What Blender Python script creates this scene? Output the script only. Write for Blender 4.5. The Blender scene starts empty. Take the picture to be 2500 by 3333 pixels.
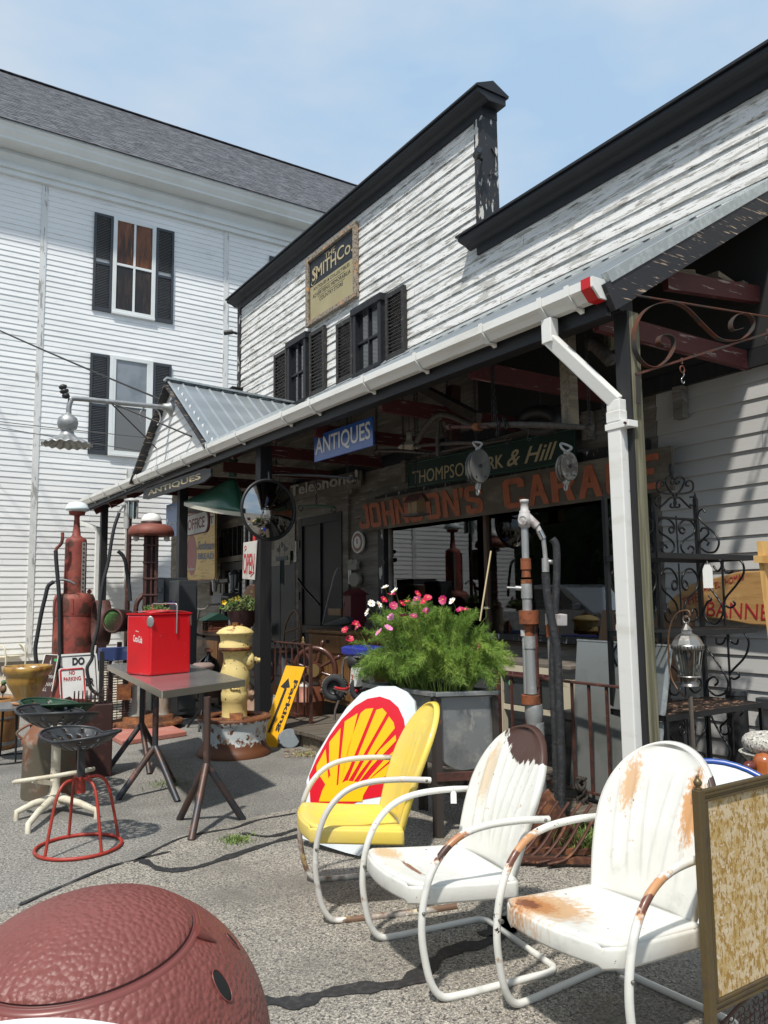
import bpy, math, random
from mathutils import Vector, Matrix
from math import sin, cos, pi, radians, atan2, sqrt
random.seed(7)
RU = random.uniform
SC = bpy.context.scene
COL = SC.collection
# ---------------------------------------------------------------- camera
# world: X = from the street towards the shop front, Y = along the shop front, Z up
W0, H0, SR = 1659.0, 2212.0, 1.507
def _solve(VL=(-420, 1970), VR=(5150, 1900)):
    cx, cy = 1250, 1666.5
    l = (VL[0]-cx, VL[1]-cy); r = (VR[0]-cx, VR[1]-cy)
    f = sqrt(-(l[0]*r[0]+l[1]*r[1]))
    L = Vector((l[0], -l[1], -f)).normalized(); R = Vector((r[0], -r[1], -f)).normalized()
    Z = R.cross(L).normalized()
    return f, Matrix((R, L, Z))
FP, MW = _solve()
EYE = Vector((0, 0, 1.5))
cam = bpy.data.cameras.new('camera'); camo = bpy.data.objects.new('camera', cam); COL.objects.link(camo)
cam.sensor_fit = 'VERTICAL'; cam.sensor_height = 36.0; cam.lens = 36.0*FP/3333.0
cam.clip_start = 0.05; cam.clip_end = 2000
camo.matrix_world = Matrix.Translation(EYE) @ MW.to_4x4()
SC.camera = camo
# ---------------------------------------------------------------- world, sun, exposure
SUN_DIR = Vector((-0.48, -0.38, 1.0)).normalized()      # towards the sun
world = bpy.data.worlds.new('World'); SC.world = world; world.use_nodes = True
wn, wl = world.node_tree.nodes, world.node_tree.links
bgn = wn['Background']
sky = wn.new('ShaderNodeTexSky'); sky.sky_type = 'NISHITA'; sky.sun_disc = False
sky.sun_elevation = math.asin(SUN_DIR.z); sky.sun_rotation = atan2(SUN_DIR.x, SUN_DIR.y)
sky.air_density = 1.1; sky.dust_density = 2.2; sky.ozone_density = 1.0; sky.altitude = 100
tcw = wn.new('ShaderNodeTexCoord'); mpw = wn.new('ShaderNodeMapping'); mpw.inputs['Scale'].default_value = (1.2, 1.2, 3.0)
nzw = wn.new('ShaderNodeTexNoise'); nzw.inputs['Scale'].default_value = 1.6; nzw.inputs['Detail'].default_value = 5; nzw.inputs['Roughness'].default_value = .52
crw = wn.new('ShaderNodeValToRGB'); crw.color_ramp.elements[0].position = .40; crw.color_ramp.elements[1].position = .62
crw.color_ramp.elements[0].color = (.47, .67, .90, 1); crw.color_ramp.elements[1].color = (.74, .82, .90, 1)
mxw = wn.new('ShaderNodeMixRGB'); mxw.inputs[0].default_value = .86
wl.new(tcw.outputs['Generated'], mpw.inputs['Vector']); wl.new(mpw.outputs[0], nzw.inputs['Vector'])
wl.new(nzw.outputs['Fac'], crw.inputs[0]); skm = wn.new('ShaderNodeVectorMath'); skm.operation = 'SCALE'; skm.inputs['Scale'].default_value = 9.6; wl.new(crw.outputs[0], skm.inputs[0]); wl.new(skm.outputs[0], mxw.inputs[2]); wl.new(sky.outputs[0], mxw.inputs[1])
wl.new(mxw.outputs[0], bgn.inputs[0]); bgn.inputs[1].default_value = 0.10
sl = bpy.data.lights.new('sun', 'SUN'); sl.energy = 4.4; sl.angle = radians(2.4); sl.color = (1, .955, .88)
slo = bpy.data.objects.new('sun', sl); COL.objects.link(slo)
slo.rotation_euler = SUN_DIR.to_track_quat('Z', 'Y').to_euler(); slo.location = (-10, -6, 20)
SC.view_settings.view_transform = 'Standard'; SC.view_settings.look = 'None'
SC.view_settings.exposure = 0.06; SC.view_settings.gamma = 1.0
SC.render.engine = 'CYCLES'
SC.cycles.max_bounces = 8; SC.cycles.transparent_max_bounces = 12
# ---------------------------------------------------------------- measuring helpers (photo at 1659 px width)
def ray(u, v): return MW @ Vector((u*SR-1250, -(v*SR-1666.5), -FP))
def PL(uv, p0, n):
    d = ray(*uv); n = Vector(n); return EYE + d*((Vector(p0)-EYE).dot(n)/d.dot(n))
def G(uv, z=0.0): return PL(uv, (0, 0, z), (0, 0, 1))
def XP(uv, X): return PL(uv, (X, 0, 0), (1, 0, 0))
def YP(uv, Y): return PL(uv, (0, Y, 0), (0, 1, 0))
def proj(p):
    c = MW.transposed() @ (Vector(p)-EYE); return ((1250+FP*c.x/-c.z)/SR, (1666.5-FP*c.y/-c.z)/SR)
def PX(p):
    c = MW.transposed() @ (Vector(p)-EYE); return -c.z/(FP/SR)      # metres per photo pixel at p
def ZAT(p, v):
    lo, hi = -1.0, 16.0
    for _ in range(40):
        m = (lo+hi)/2
        if proj((p[0], p[1], m))[1] > v: lo = m
        else: hi = m
    return (lo+hi)/2
KK = dict(A=(0,962.2,.28),B=(0,1360.3,.34),C=(365,995.4,.28),D=(763.1,829.5,.34),E=(1227.6,497.7,.26),F=(1227.6,962.2,.3),
 g=(398.1,1260.8,.26),H=(630.4,1294,.36),I=(630.4,1559.4,.38),J=(1061.7,1526.2,.36),K=(0,1824.8,.38),L=(0,132.7,.48),
 M=(564,464.5,.24),N=(464.5,132.7,.4),O=(995.4,66.4,.4),P=(165.9,763.1,.32),Q=(1426.7,995.4,.15),R=(1426.7,1294,.165),
 S=(0,1260.8,.14),T=(763.1,1227.6,.14),U=(1094.9,1360.3,.22),V=(564,862.6,.2),W=(995.4,630.4,.24),X=(398.1,1227.6,.14),
 a=(1128,1459.9,.32),b=(530.9,1227.6,.2),c=(1061.7,1061.7,.24),d=(729.9,1526.2,.32),e=(199.1,1294,.16),f=(0,1426.7,.16),
 h=(895.8,829.5,.24),i=(365,1061.7,.12))
def q(k, x, y): a, b, s = KK[k]; return (a+s*x, b+s*y)
# ---------------------------------------------------------------- materials
MATS = {}
def mat(name, col, rough=.6, metal=0., layers=(), bump=None, spec=.5, coat=0., vor=None, emit=None):
    """layers: (colour, scale or (x,y,z), lo, hi[, detail[, rough]]) noise patches; bump: (scale, strength, dist); vor: (scale, strength, dist) pebble bump"""
    if name in MATS: return MATS[name]
    m = bpy.data.materials.new(name); m.use_nodes = True; MATS[name] = m
    n, l = m.node_tree.nodes, m.node_tree.links
    b = n['Principled BSDF']; b.inputs['Roughness'].default_value = rough; b.inputs['Metallic'].default_value = metal
    b.inputs['Specular IOR Level'].default_value = spec
    if coat: b.inputs['Coat Weight'].default_value = coat; b.inputs['Coat Roughness'].default_value = .15
    b.inputs['Base Color'].default_value = (*col, 1)
    tc = n.new('ShaderNodeTexCoord')
    def noise(sc, det=6, rg=.6):
        mp = n.new('ShaderNodeMapping'); mp.inputs['Scale'].default_value = sc if isinstance(sc, (tuple, list)) else (sc, sc, sc)
        l.new(tc.outputs['Object'], mp.inputs['Vector'])
        t = n.new('ShaderNodeTexNoise'); t.inputs['Scale'].default_value = 1; t.inputs['Detail'].default_value = det; t.inputs['Roughness'].default_value = rg
        l.new(mp.outputs[0], t.inputs['Vector']); return t.outputs['Fac']
    prev = None; rprev = None
    for L in layers:
        fac = noise(L[1], L[4] if len(L) > 4 else 6, L[5] if len(L) > 5 else .6)
        r = n.new('ShaderNodeMapRange'); r.inputs['From Min'].default_value = L[2]; r.inputs['From Max'].default_value = L[3]
        l.new(fac, r.inputs[0])
        mx = n.new('ShaderNodeMixRGB'); l.new(r.outputs[0], mx.inputs[0])
        if prev is None: mx.inputs[1].default_value = (*col, 1)
        else: l.new(prev, mx.inputs[1])
        mx.inputs[2].default_value = (*L[0], 1); prev = mx.outputs[0]
        if metal > 0 and L[0][0] > 1.6*L[0][2]:      # rust is not metallic
            mm = n.new('ShaderNodeMath'); mm.operation = 'MULTIPLY_ADD'; mm.inputs[1].default_value = -metal; mm.inputs[2].default_value = metal
            l.new(r.outputs[0], mm.inputs[0]); l.new(mm.outputs[0], b.inputs['Metallic'])
    if prev is not None: l.new(prev, b.inputs['Base Color'])
    h = None
    if bump:
        bn = n.new('ShaderNodeBump'); bn.inputs['Strength'].default_value = bump[1]; bn.inputs['Distance'].default_value = bump[2] if len(bump) > 2 else .01
        l.new(noise(bump[0], 4), bn.inputs['Height']); l.new(bn.outputs[0], b.inputs['Normal']); h = bn
    if vor:
        mp = n.new('ShaderNodeMapping'); mp.inputs['Scale'].default_value = (vor[0],)*3; l.new(tc.outputs['Object'], mp.inputs['Vector'])
        dn = n.new('ShaderNodeTexNoise'); dn.inputs['Scale'].default_value = 1.3; l.new(mp.outputs[0], dn.inputs['Vector'])
        ad = n.new('ShaderNodeMixRGB'); ad.inputs[0].default_value = .12; l.new(mp.outputs[0], ad.inputs[1]); l.new(dn.outputs['Color'], ad.inputs[2])
        vt = n.new('ShaderNodeTexVoronoi'); vt.feature = 'SMOOTH_F1'; vt.inputs['Scale'].default_value = 1; vt.inputs['Smoothness'].default_value = .35
        l.new(mp.outputs[0], vt.inputs['Vector'])
        bn = n.new('ShaderNodeBump'); bn.invert = True; bn.inputs['Strength'].default_value = vor[1]; bn.inputs['Distance'].default_value = vor[2]
        l.new(vt.outputs['Distance'], bn.inputs['Height'])
        if h: l.new(h.outputs[0], bn.inputs['Normal'])
        l.new(bn.outputs[0], b.inputs['Normal'])
    if emit: b.inputs['Emission Color'].default_value = (*emit, 1); b.inputs['Emission Strength'].default_value = 1
    return m
def glass(name, tint=(1, 1, 1), ior=1.5, boost=1.0):
    if name in MATS: return MATS[name]
    m = bpy.data.materials.new(name); m.use_nodes = True; MATS[name] = m
    n, l = m.node_tree.nodes, m.node_tree.links
    n.remove(n['Principled BSDF']); out = n['Material Output']
    t = n.new('ShaderNodeBsdfTransparent'); t.inputs[0].default_value = (*tint, 1)
    g = n.new('ShaderNodeBsdfGlossy'); g.inputs['Roughness'].default_value = .015
    fr = n.new('ShaderNodeFresnel'); fr.inputs[0].default_value = ior
    mu = n.new('ShaderNodeMath'); mu.operation = 'MULTIPLY'; mu.use_clamp = True; mu.inputs[1].default_value = boost
    mx = n.new('ShaderNodeMixShader'); l.new(fr.outputs[0], mu.inputs[0]); l.new(mu.outputs[0], mx.inputs[0])
    l.new(t.outputs[0], mx.inputs[1]); l.new(g.outputs[0], mx.inputs[2]); l.new(mx.outputs[0], out.inputs[0]); return m
# ---------------------------------------------------------------- mesh builder
def basis(ax):
    ax = Vector(ax).normalized(); t = Vector((0, 0, 1)) if abs(ax.z) < .9 else Vector((1, 0, 0))
    a = t.cross(ax).normalized(); return a, ax.cross(a), ax
class MB:
    def __init__(s): s.v = []; s.f = []; s.sm = []
    def add(s, vs, fs, smooth=False):
        o = len(s.v); s.v += [Vector(p) for p in vs]; s.f += [tuple(i+o for i in f) for f in fs]; s.sm += [smooth]*len(fs); return s
    def box(s, c, d, R=None):
        c = Vector(c); h = Vector(d)/2; vs = []
        for x in (-1, 1):
            for y in (-1, 1):
                for z in (-1, 1):
                    p = Vector((x*h.x, y*h.y, z*h.z)); vs.append(c+(R@p if R else p))
        return s.add(vs, [(0,1,3,2),(4,6,7,5),(0,4,5,1),(2,3,7,6),(0,2,6,4),(1,5,7,3)])
    def bb(s, x0, x1, y0, y1, z0, z1): return s.box(((x0+x1)/2, (y0+y1)/2, (z0+z1)/2), (abs(x1-x0), abs(y1-y0), abs(z1-z0)))
    def bar(s, p0, p1, w, h=None, up=(0, 0, 1)):
        p0 = Vector(p0); p1 = Vector(p1); d = p1-p0; L = d.length; d.normalize(); up = Vector(up)
        if abs(d.dot(up)) > .97: up = Vector((1, 0, 0))
        a = d.cross(up).normalized(); b = a.cross(d)
        return s.box((p0+p1)/2, (L, w, h or w), Matrix((d, a, b)).transposed())
    def cyl(s, p0, p1, r0, r1=None, n=12, cap=True):
        p0 = Vector(p0); p1 = Vector(p1); r1 = r0 if r1 is None else r1; a, b, _ = basis(p1-p0); vs = []
        for p, r in ((p0, r0), (p1, r1)):
            for i in range(n): t = 2*pi*i/n; vs.append(p+(a*cos(t)+b*sin(t))*r)
        s.add(vs, [(i, (i+1) % n, n+(i+1) % n, n+i) for i in range(n)], True)
        if cap: s.add(vs[:n], [tuple(range(n-1, -1, -1))]); s.add(vs[n:], [tuple(range(n))])
        return s
    def tube(s, pts, r, n=8, closed=False, cap=True, flat=None):
        pts = [Vector(p) for p in pts]; N = len(pts); rr = r if isinstance(r, (list, tuple)) else [r]*N
        T = []
        for i in range(N):
            if closed: t = pts[(i+1) % N]-pts[i-1]
            else: t = pts[min(i+1, N-1)]-pts[max(i-1, 0)]
            T.append(t.normalized() if t.length > 1e-9 else Vector((0, 0, 1)))
        a, b, _ = basis(T[0]); vs = []
        for i in range(N):
            a = (a-T[i]*a.dot(T[i])).normalized(); b = T[i].cross(a)
            for k in range(n):
                t = 2*pi*k/n; vs.append(pts[i]+(a*cos(t)+b*sin(t)*(flat or 1))*rr[i])
        fs = []
        for i in range(N if closed else N-1):
            j = (i+1) % N
            for k in range(n): fs.append((i*n+k, i*n+(k+1) % n, j*n+(k+1) % n, j*n+k))
        s.add(vs, fs, True)
        if cap and not closed: s.add(vs[:n], [tuple(range(n-1, -1, -1))]); s.add(vs[-n:], [tuple(range(n))])
        return s
    def lathe(s, c, prof, n=24, ax=(0, 0, 1), smooth=True, sx=1.):
        c = Vector(c); a, b, w = basis(ax); vs = []
        for r, z in prof:
            for i in range(n): t = 2*pi*i/n; vs.append(c+(a*cos(t)*sx+b*sin(t))*r+w*z)
        fs = []
        for j in range(len(prof)-1):
            for i in range(n): fs.append((j*n+i, j*n+(i+1) % n, (j+1)*n+(i+1) % n, (j+1)*n+i))
        s.add(vs, fs, smooth)
        if prof[0][0] > 1e-4: s.add(vs[:n], [tuple(range(n-1, -1, -1))])
        if prof[-1][0] > 1e-4: s.add(vs[-n:], [tuple(range(n))])
        return s
    def prism(s, pts, off):
        """flat outline (world points) pushed by off"""
        pts = [Vector(p) for p in pts]; off = Vector(off); n = len(pts)
        return s.add(pts+[p+off for p in pts], [tuple(range(n)), tuple(range(2*n-1, n-1, -1))]+[(i, i+n, (i+1) % n+n, (i+1) % n) for i in range(n)])
    def grid(s, fn, nu, nv, smooth=True):
        vs = [fn(i/nu, j/nv) for i in range(nu+1) for j in range(nv+1)]
        return s.add(vs, [(i*(nv+1)+j, (i+1)*(nv+1)+j, (i+1)*(nv+1)+j+1, i*(nv+1)+j+1) for i in range(nu) for j in range(nv)], smooth)
    def ell(s, c, r, n=16, m=10, R=None):
        c = Vector(c); r = (r, r, r) if isinstance(r, (int, float)) else r
        def fn(u, v):
            t = 2*pi*u; p = pi*v; w = Vector((r[0]*sin(p)*cos(t), r[1]*sin(p)*sin(t), -r[2]*cos(p))); return c+(R@w if R else w)
        return s.grid(fn, n, m)
    def ring(s, c, R, r, ax=(0, 0, 1), n=24, m=8, sx=1., a0=0, a1=2*pi):
        c = Vector(c); a, b, w = basis(ax); full = abs(a1-a0-2*pi) < 1e-6
        k = n if full else n+1
        return s.tube([c+(a*cos(a0+(a1-a0)*i/n)*sx+b*sin(a0+(a1-a0)*i/n))*R for i in range(k)], r, m, closed=full)
    def text(s, txt, BL, BR, TL, depth=.004, bold=0., shear=0., fit=True, gap=1.0):
        BL = Vector(BL); U = Vector(BR)-BL; Vv = Vector(TL)-BL; N = U.cross(Vv).normalized()
        cu = bpy.data.curves.new('t', 'FONT'); cu.body = txt; cu.extrude = 0; cu.offset = bold; cu.shear = shear; cu.resolution_u = 3; cu.space_character = gap
        o = bpy.data.objects.new('t', cu); dg = bpy.context.evaluated_depsgraph_get()
        COL.objects.link(o); dg.update(); me = bpy.data.meshes.new_from_object(o.evaluated_get(dg))
        vs = [v.co.copy() for v in me.vertices]; fs = [tuple(p.vertices) for p in me.polygons]
        bpy.data.objects.remove(o); bpy.data.curves.remove(cu); bpy.data.meshes.remove(me)
        if not vs: return s
        x0 = min(v.x for v in vs); x1 = max(v.x for v in vs); y0 = min(v.y for v in vs); y1 = max(v.y for v in vs)
        f = [BL+U*((v.x-x0)/(x1-x0))+Vv*((v.y-y0)/(y1-y0))+N*depth for v in vs]
        s.add(f, fs)
        # side walls
        ed = {}
        for p in fs:
            for i in range(len(p)): a, b = p[i], p[(i+1) % len(p)]; ed[(a, b)] = 1
        m = len(vs); sf = []
        for (a, b) in ed:
            if (b, a) not in ed: sf.append((b, a, a+m, b+m))
        s.add(f+[p-N*depth*.98 for p in f], sf)
        return s
def spl(P, n=8, closed=False):
    P = [Vector(p) for p in P]; out = []; N = len(P)
    for i in range(N if closed else N-1):
        p0 = P[(i-1) % N] if closed or i > 0 else P[0]*2-P[1]; p1 = P[i]; p2 = P[(i+1) % N]
        p3 = P[(i+2) % N] if closed or i+2 < N else P[-1]*2-P[-2]
        for k in range(n):
            t = k/n; out.append(.5*((2*p1)+(p2-p0)*t+(2*p0-5*p1+4*p2-p3)*t*t+(-p0+3*p1-3*p2+p3)*t**3))
    if not closed: out.append(P[-1])
    return out
def thing(name, label, cat, loc=(0, 0, 0), group=None):
    o = bpy.data.objects.new(name, None); COL.objects.link(o); o.location = loc; o.empty_display_size = .1
    o['label'] = label; o['category'] = cat
    if group: o['group'] = group
    o['_w'] = list(loc); return o
def part(name, mb, m, par=None, bev=0, sub=0, label=None, solid=0, wn=False):
    me = bpy.data.meshes.new(name); off = Vector(par['_w']) if par else Vector((0, 0, 0))
    me.from_pydata([tuple(v-off) for v in mb.v], [], mb.f); me.polygons.foreach_set('use_smooth', mb.sm); me.materials.append(m); me.update()
    o = bpy.data.objects.new(name, me); COL.objects.link(o)
    if par: o.parent = par; o['_w'] = list(par['_w'])
    if bev: b = o.modifiers.new('b', 'BEVEL'); b.width = bev; b.segments = 2; b.limit_method = 'ANGLE'; b.angle_limit = radians(35)
    if solid: b = o.modifiers.new('s', 'SOLIDIFY'); b.thickness = solid; b.offset = 0
    if sub: b = o.modifiers.new('d', 'SUBSURF'); b.levels = sub; b.render_levels = sub
    if label: o['label'] = label
    return o
def single(name, label, cat, mb, m, loc, group=None, kind=None, **k):
    loc = Vector(loc); mb.v = [v-loc for v in mb.v]
    o = part(name, mb, m, None, **k); o.location = loc
    if label: o['label'] = label; o['category'] = cat
    if group: o['group'] = group
    if kind: o['kind'] = kind
    return o
def copytree(root, loc, rz, label, group=None):
    r = root.copy(); COL.objects.link(r); r.location = loc; r.rotation_euler = (0, 0, rz); r['label'] = label
    if group: r['group'] = group
    for ch in list(root.children):
        c = ch.copy(); COL.objects.link(c); c.parent = r
        for gch in list(ch.children):
            d = gch.copy(); COL.objects.link(d); d.parent = c
    return r
# ---------------------------------------------------------------- palette
GREYW = (.24, .225, .20)
m_peel = mat('peeling_white', (.74, .735, .715), .7, 0, [((.56, .56, .54), (3, 1.2, 9), .48, .75), ((.44, .43, .40), (8, 2.2, 20), .535, .545, 9, .72), ((.27, .255, .23), (11, 3.6, 30), .585, .592, 9, .70), ((.11, .10, .09), (8, 3, 30), .655, .665, 10, .7)], bump=((12, 5.5, 46), .35, .01))
m_siding = mat('white_siding', (.80, .80, .79), .6, 0, [((.72, .72, .71), (.6, 1, 1.5), .4, .7), ((.62, .62, .61), (2, 2, 9), .58, .75)], bump=((.8, 2, 4), .3, .03))
m_trimw = mat('white_trim', (.70, .72, .71), .5, 0, [((.60, .61, .58), 1.2, .45, .8)])
m_batten = mat('peeled_batten', (.66, .66, .64), .7, 0, [((.33, .32, .30), (12, 12, 2.2), .55, .62, 8), ((.22, .21, .2), (25, 25, 4), .62, .67)])
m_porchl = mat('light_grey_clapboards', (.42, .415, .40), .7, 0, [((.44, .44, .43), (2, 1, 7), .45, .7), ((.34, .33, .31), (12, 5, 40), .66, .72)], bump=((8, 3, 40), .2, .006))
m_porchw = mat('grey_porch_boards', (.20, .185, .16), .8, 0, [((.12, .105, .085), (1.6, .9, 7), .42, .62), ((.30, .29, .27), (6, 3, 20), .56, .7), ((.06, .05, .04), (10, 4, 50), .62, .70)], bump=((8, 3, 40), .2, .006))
m_roof = mat('asphalt_shingles', (.07, .072, .082), .9, 0, [((.14, .145, .16), (3.2, 6, 6), .48, .60, 3), ((.022, .023, .028), (4, 8, 8), .53, .62, 4), ((.12, .12, .13), (14, 30, 30), .56, .64)], bump=(60, .4, .01))
m_black = mat('black_paint', (.009, .010, .013), .55, 0, [((.018, .018, .019), (6, 3, 20), .5, .75), ((.34, .32, .28), (40, 14, 60), .72, .74, 7)], bump=((10, 6, 40), .2, .005))
m_blackpeel = mat('peeling_black', (.018, .019, .022), .6, 0, [((.55, .54, .50), (14, 14, 4), .60, .61, 7, .6), ((.20, .15, .11), (50, 50, 9), .63, .66)])
m_rake = mat('worn_black_board', (.016, .017, .022), .6, 0, [((.40, .30, .21), (5, 3, 60), .585, .62, 8), ((.50, .42, .33), (1.2, 1, 1), .68, .70)], bump=((5, 3, 60), .4, .006))
m_metalroof = mat('grey_metal_roof', (.26, .29, .31), .42, .45, [((.34, .37, .39), (.5, 3, .5), .4, .7)], spec=.5)
m_flash = mat('galvanised_flashing', (.42, .46, .47), .4, .6, [((.55, .60, .61), (18, 18, 18), .45, .65)])
m_gutter = mat('white_gutter', (.76, .76, .73), .35, 0, [((.60, .58, .52), (9, 1.2, 9), .52, .8), ((.22, .20, .17), (14, 5, 14), .70, .74)])
m_redtape = mat('red_paint', (.52, .012, .012), .4)
m_redwood = mat('dark_red_wood', (.085, .016, .015), .65, 0, [((.07, .013, .014), 4, .4, .65), ((.30, .24, .22), (3, 30, 30), .60, .64, 7)], bump=((3, 25, 25), .3, .005))
m_woodgrey = mat('weathered_wood', (.21, .175, .125), .8, 0, [((.13, .11, .075), (2, 30, 30), .45, .6), ((.30, .25, .18), (3, 50, 50), .55, .7)], bump=((3, 40, 40), .4, .005))
m_post = mat('treated_post', (.12, .115, .07), .8, 0, [((.22, .205, .14), (38, 38, 1.6), .48, .62), ((.075, .07, .05), (55, 55, 2), .56, .68)], bump=((50, 50, 2), .4, .005))
m_postdark = mat('stained_post', (.010, .010, .012), .6, 0, [((.022, .020, .018), (20, 20, 2), .5, .7)])
m_deck = mat('deck_planks', (.10, .082, .062), .85, 0, [((.17, .145, .115), (2.5, 30, 6), .48, .64), ((.045, .036, .03), (3, 60, 10), .56, .68)], bump=((3, 50, 10), .5, .008))
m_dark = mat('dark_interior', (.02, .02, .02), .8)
m_shutter = mat('charcoal_shutter', (.035, .040, .048), .5)
m_shutterold = mat('worn_black_shutter', (.022, .020, .019), .6, 0, [((.13, .11, .09), (30, 12, 50), .6, .66)])
m_glass = glass('window_glass', (.9, .92, .92), 1.5, 2.2)
m_pane = mat('dark_window_pane', (.012, .014, .016), .04, 0, spec=.9, coat=.6)
m_panegrey = mat('shaded_window_pane', (.17, .19, .205), .15, 0, [((.23, .25, .27), (1, 1, .8), .45, .55)], spec=.8)
m_curtain = mat('brown_stained_curtain', (.16, .055, .02), .3, 0, [((.05, .022, .014), (9, 9, 1.1), .46, .60, 7), ((.28, .12, .05), (22, 22, 2), .60, .72), ((.02, .014, .012), (3, 3, 1), .56, .7)], spec=.4)
m_curtain2 = mat('black_stained_curtain', (.022, .019, .018), .3, 0, [((.055, .035, .025), (14, 14, 2), .5, .66)], spec=.4)
m_screen = mat('window_screen', (.14, .145, .145), .7)
m_concrete = mat('foundation_concrete', (.26, .25, .23), .9, 0, [((.16, .155, .15), 2, .45, .7)], bump=(18, .4, .01))
m_iron = mat('black_iron', (.018, .018, .019), .42, .3, [((.05, .035, .028), 9, .6, .7)])
m_rustrail = mat('rusty_brown_iron', (.085, .030, .022), .65, 0, [((.045, .020, .017), 14, .45, .6), ((.16, .06, .03), 30, .6, .7)], bump=(60, .3, .003))
# ---------------------------------------------------------------- ground
agg = [((.40, .36, .295), 88, .50, .56, 3), ((.54, .50, .43), 120, .57, .62, 3), ((.05, .047, .045), 75, .55, .61, 3), ((.10, .095, .088), 170, .55, .62, 2), ((.13, .12, .105), .8, .50, .72, 6), ((.20, .155, .10), 2.4, .64, .78, 5)]
m_agg = mat('exposed_aggregate_asphalt', (.22, .20, .17), .9, 0, agg, bump=(75, .8, .008))
m_asph = mat('fine_grey_asphalt', (.20, .19, .17), .9, 0, [((.38, .365, .33), 80, .54, .60, 3), ((.06, .058, .055), 62, .55, .61, 3), ((.44, .42, .385), 70, .60, .65, 3), ((.115, .11, .10), .7, .46, .70, 6), ((.29, .28, .255), 1.6, .56, .8, 6), ((.09, .085, .078), 5, .62, .74, 6)], bump=(110, .8, .006))
m_tar = mat('crack_sealer', (.020, .020, .021), .6, 0, [((.045, .044, .044), 40, .5, .65)], bump=(80, .5, .004))
m_gravel = mat('pale_gravel', (.42, .36, .27), .95, 0, [((.58, .53, .44), 28, .48, .56, 3), ((.14, .12, .09), 34, .55, .62, 3)], bump=(30, 1., .02))
g = MB().add([(-60, -30, 0), (60, -30, 0), (60, 90, 0), (-60, 90, 0)], [(0, 1, 2, 3)])
single('ground', None, None, g, m_asph, (0, 0, 0), kind='structure')
seam = [(-900, 2150), (-200, 2010), (60, 1955), (200, 1890), (300, 1853), (382, 1808), (450, 1790), (560, 1762), (640, 1745), (740, 1712), (860, 1700)]
sp = [G(u, .004) for u in seam]
far = [G(u, .004) for u in [(1000, 1690), (1180, 1790), (1300, 1870), (1659, 1900)]]
poly = [tuple(p) for p in sp]+[tuple(p) for p in far]+[(7, 1.5, .004), (7, -6, .004), (-9, -6, .004)]
g = MB().add(poly, [tuple(range(len(poly)))])
single('pavement_patch', None, None, g, m_agg, (0, 0, 0), kind='structure')
g = MB()
gp = [(-6, 13.2), (2.6, 11.6), (2.95, 10.1), (3.3, 9.75), (3.5, 10.9), (5.0, 11.6), (6, 18.2), (-6, 18.2)]
gp = [(-9, 15.5)]+[tuple(G(u)[:2]) for u in [(0, 1497), (130, 1515), (205, 1540), (250, 1552), (330, 1566), (372, 1548), (425, 1528), (372, 1490)]]+[(5.4, 12.5), (5.5, 18.3), (-9, 18.3)]
g.add([(x, y, .004) for x, y in gp], [tuple(range(len(gp)))])
single('gravel_strip', None, None, g, m_gravel, (0, 0, 0), kind='structure')
def tarline(pts, w):
    P = spl([G(u, .008) for u in pts], 10); mb = MB(); L = []; R = []
    for i, p in enumerate(P):
        t = (P[min(i+1, len(P)-1)]-P[max(i-1, 0)]).normalized(); n = Vector((-t.y, t.x, 0)); ww = w*(1+.28*sin(i*.37+w*90)+.16*sin(i*.9)) * (1 if 0 < i < len(P)-1 else .2)
        o_ = n*w*.5*sin(i*.21+w*50); L.append(p+o_+n*ww*RU(.9, 1.08)); R.append(p+o_-n*ww*RU(.9, 1.08))
    n = len(P); mb.add(L+R, [(i, i+1, n+i+1, n+i) for i in range(n-1)])
    return mb
tars = [([(40, 1955), (130, 1915), (230, 1872), (300, 1855), (370, 1838)], .011),
        ([(300, 1858), (350, 1876), (420, 1872), (500, 1850), (590, 1818), (640, 1805), (760, 1790)], .028),
        ([(290, 1862), (385, 1812), (455, 1795), (510, 1787), (560, 1770), (640, 1755)], .014),
        ([(560, 2165), (632, 2160), (700, 2145), (800, 2136), (870, 2118), (930, 2082), (990, 2052), (1050, 2030), (1095, 2000), (1108, 1978)], .040),
        ([(520, 1800), (575, 1806), (620, 1796), (700, 1772)], .02), ([(1050, 2022), (1075, 2000), (1080, 1975)], .05)]
for p, w in tars: single('tar_seam', None, None, tarline(p, w), m_tar, (0, 0, 0), kind='structure')
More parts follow.
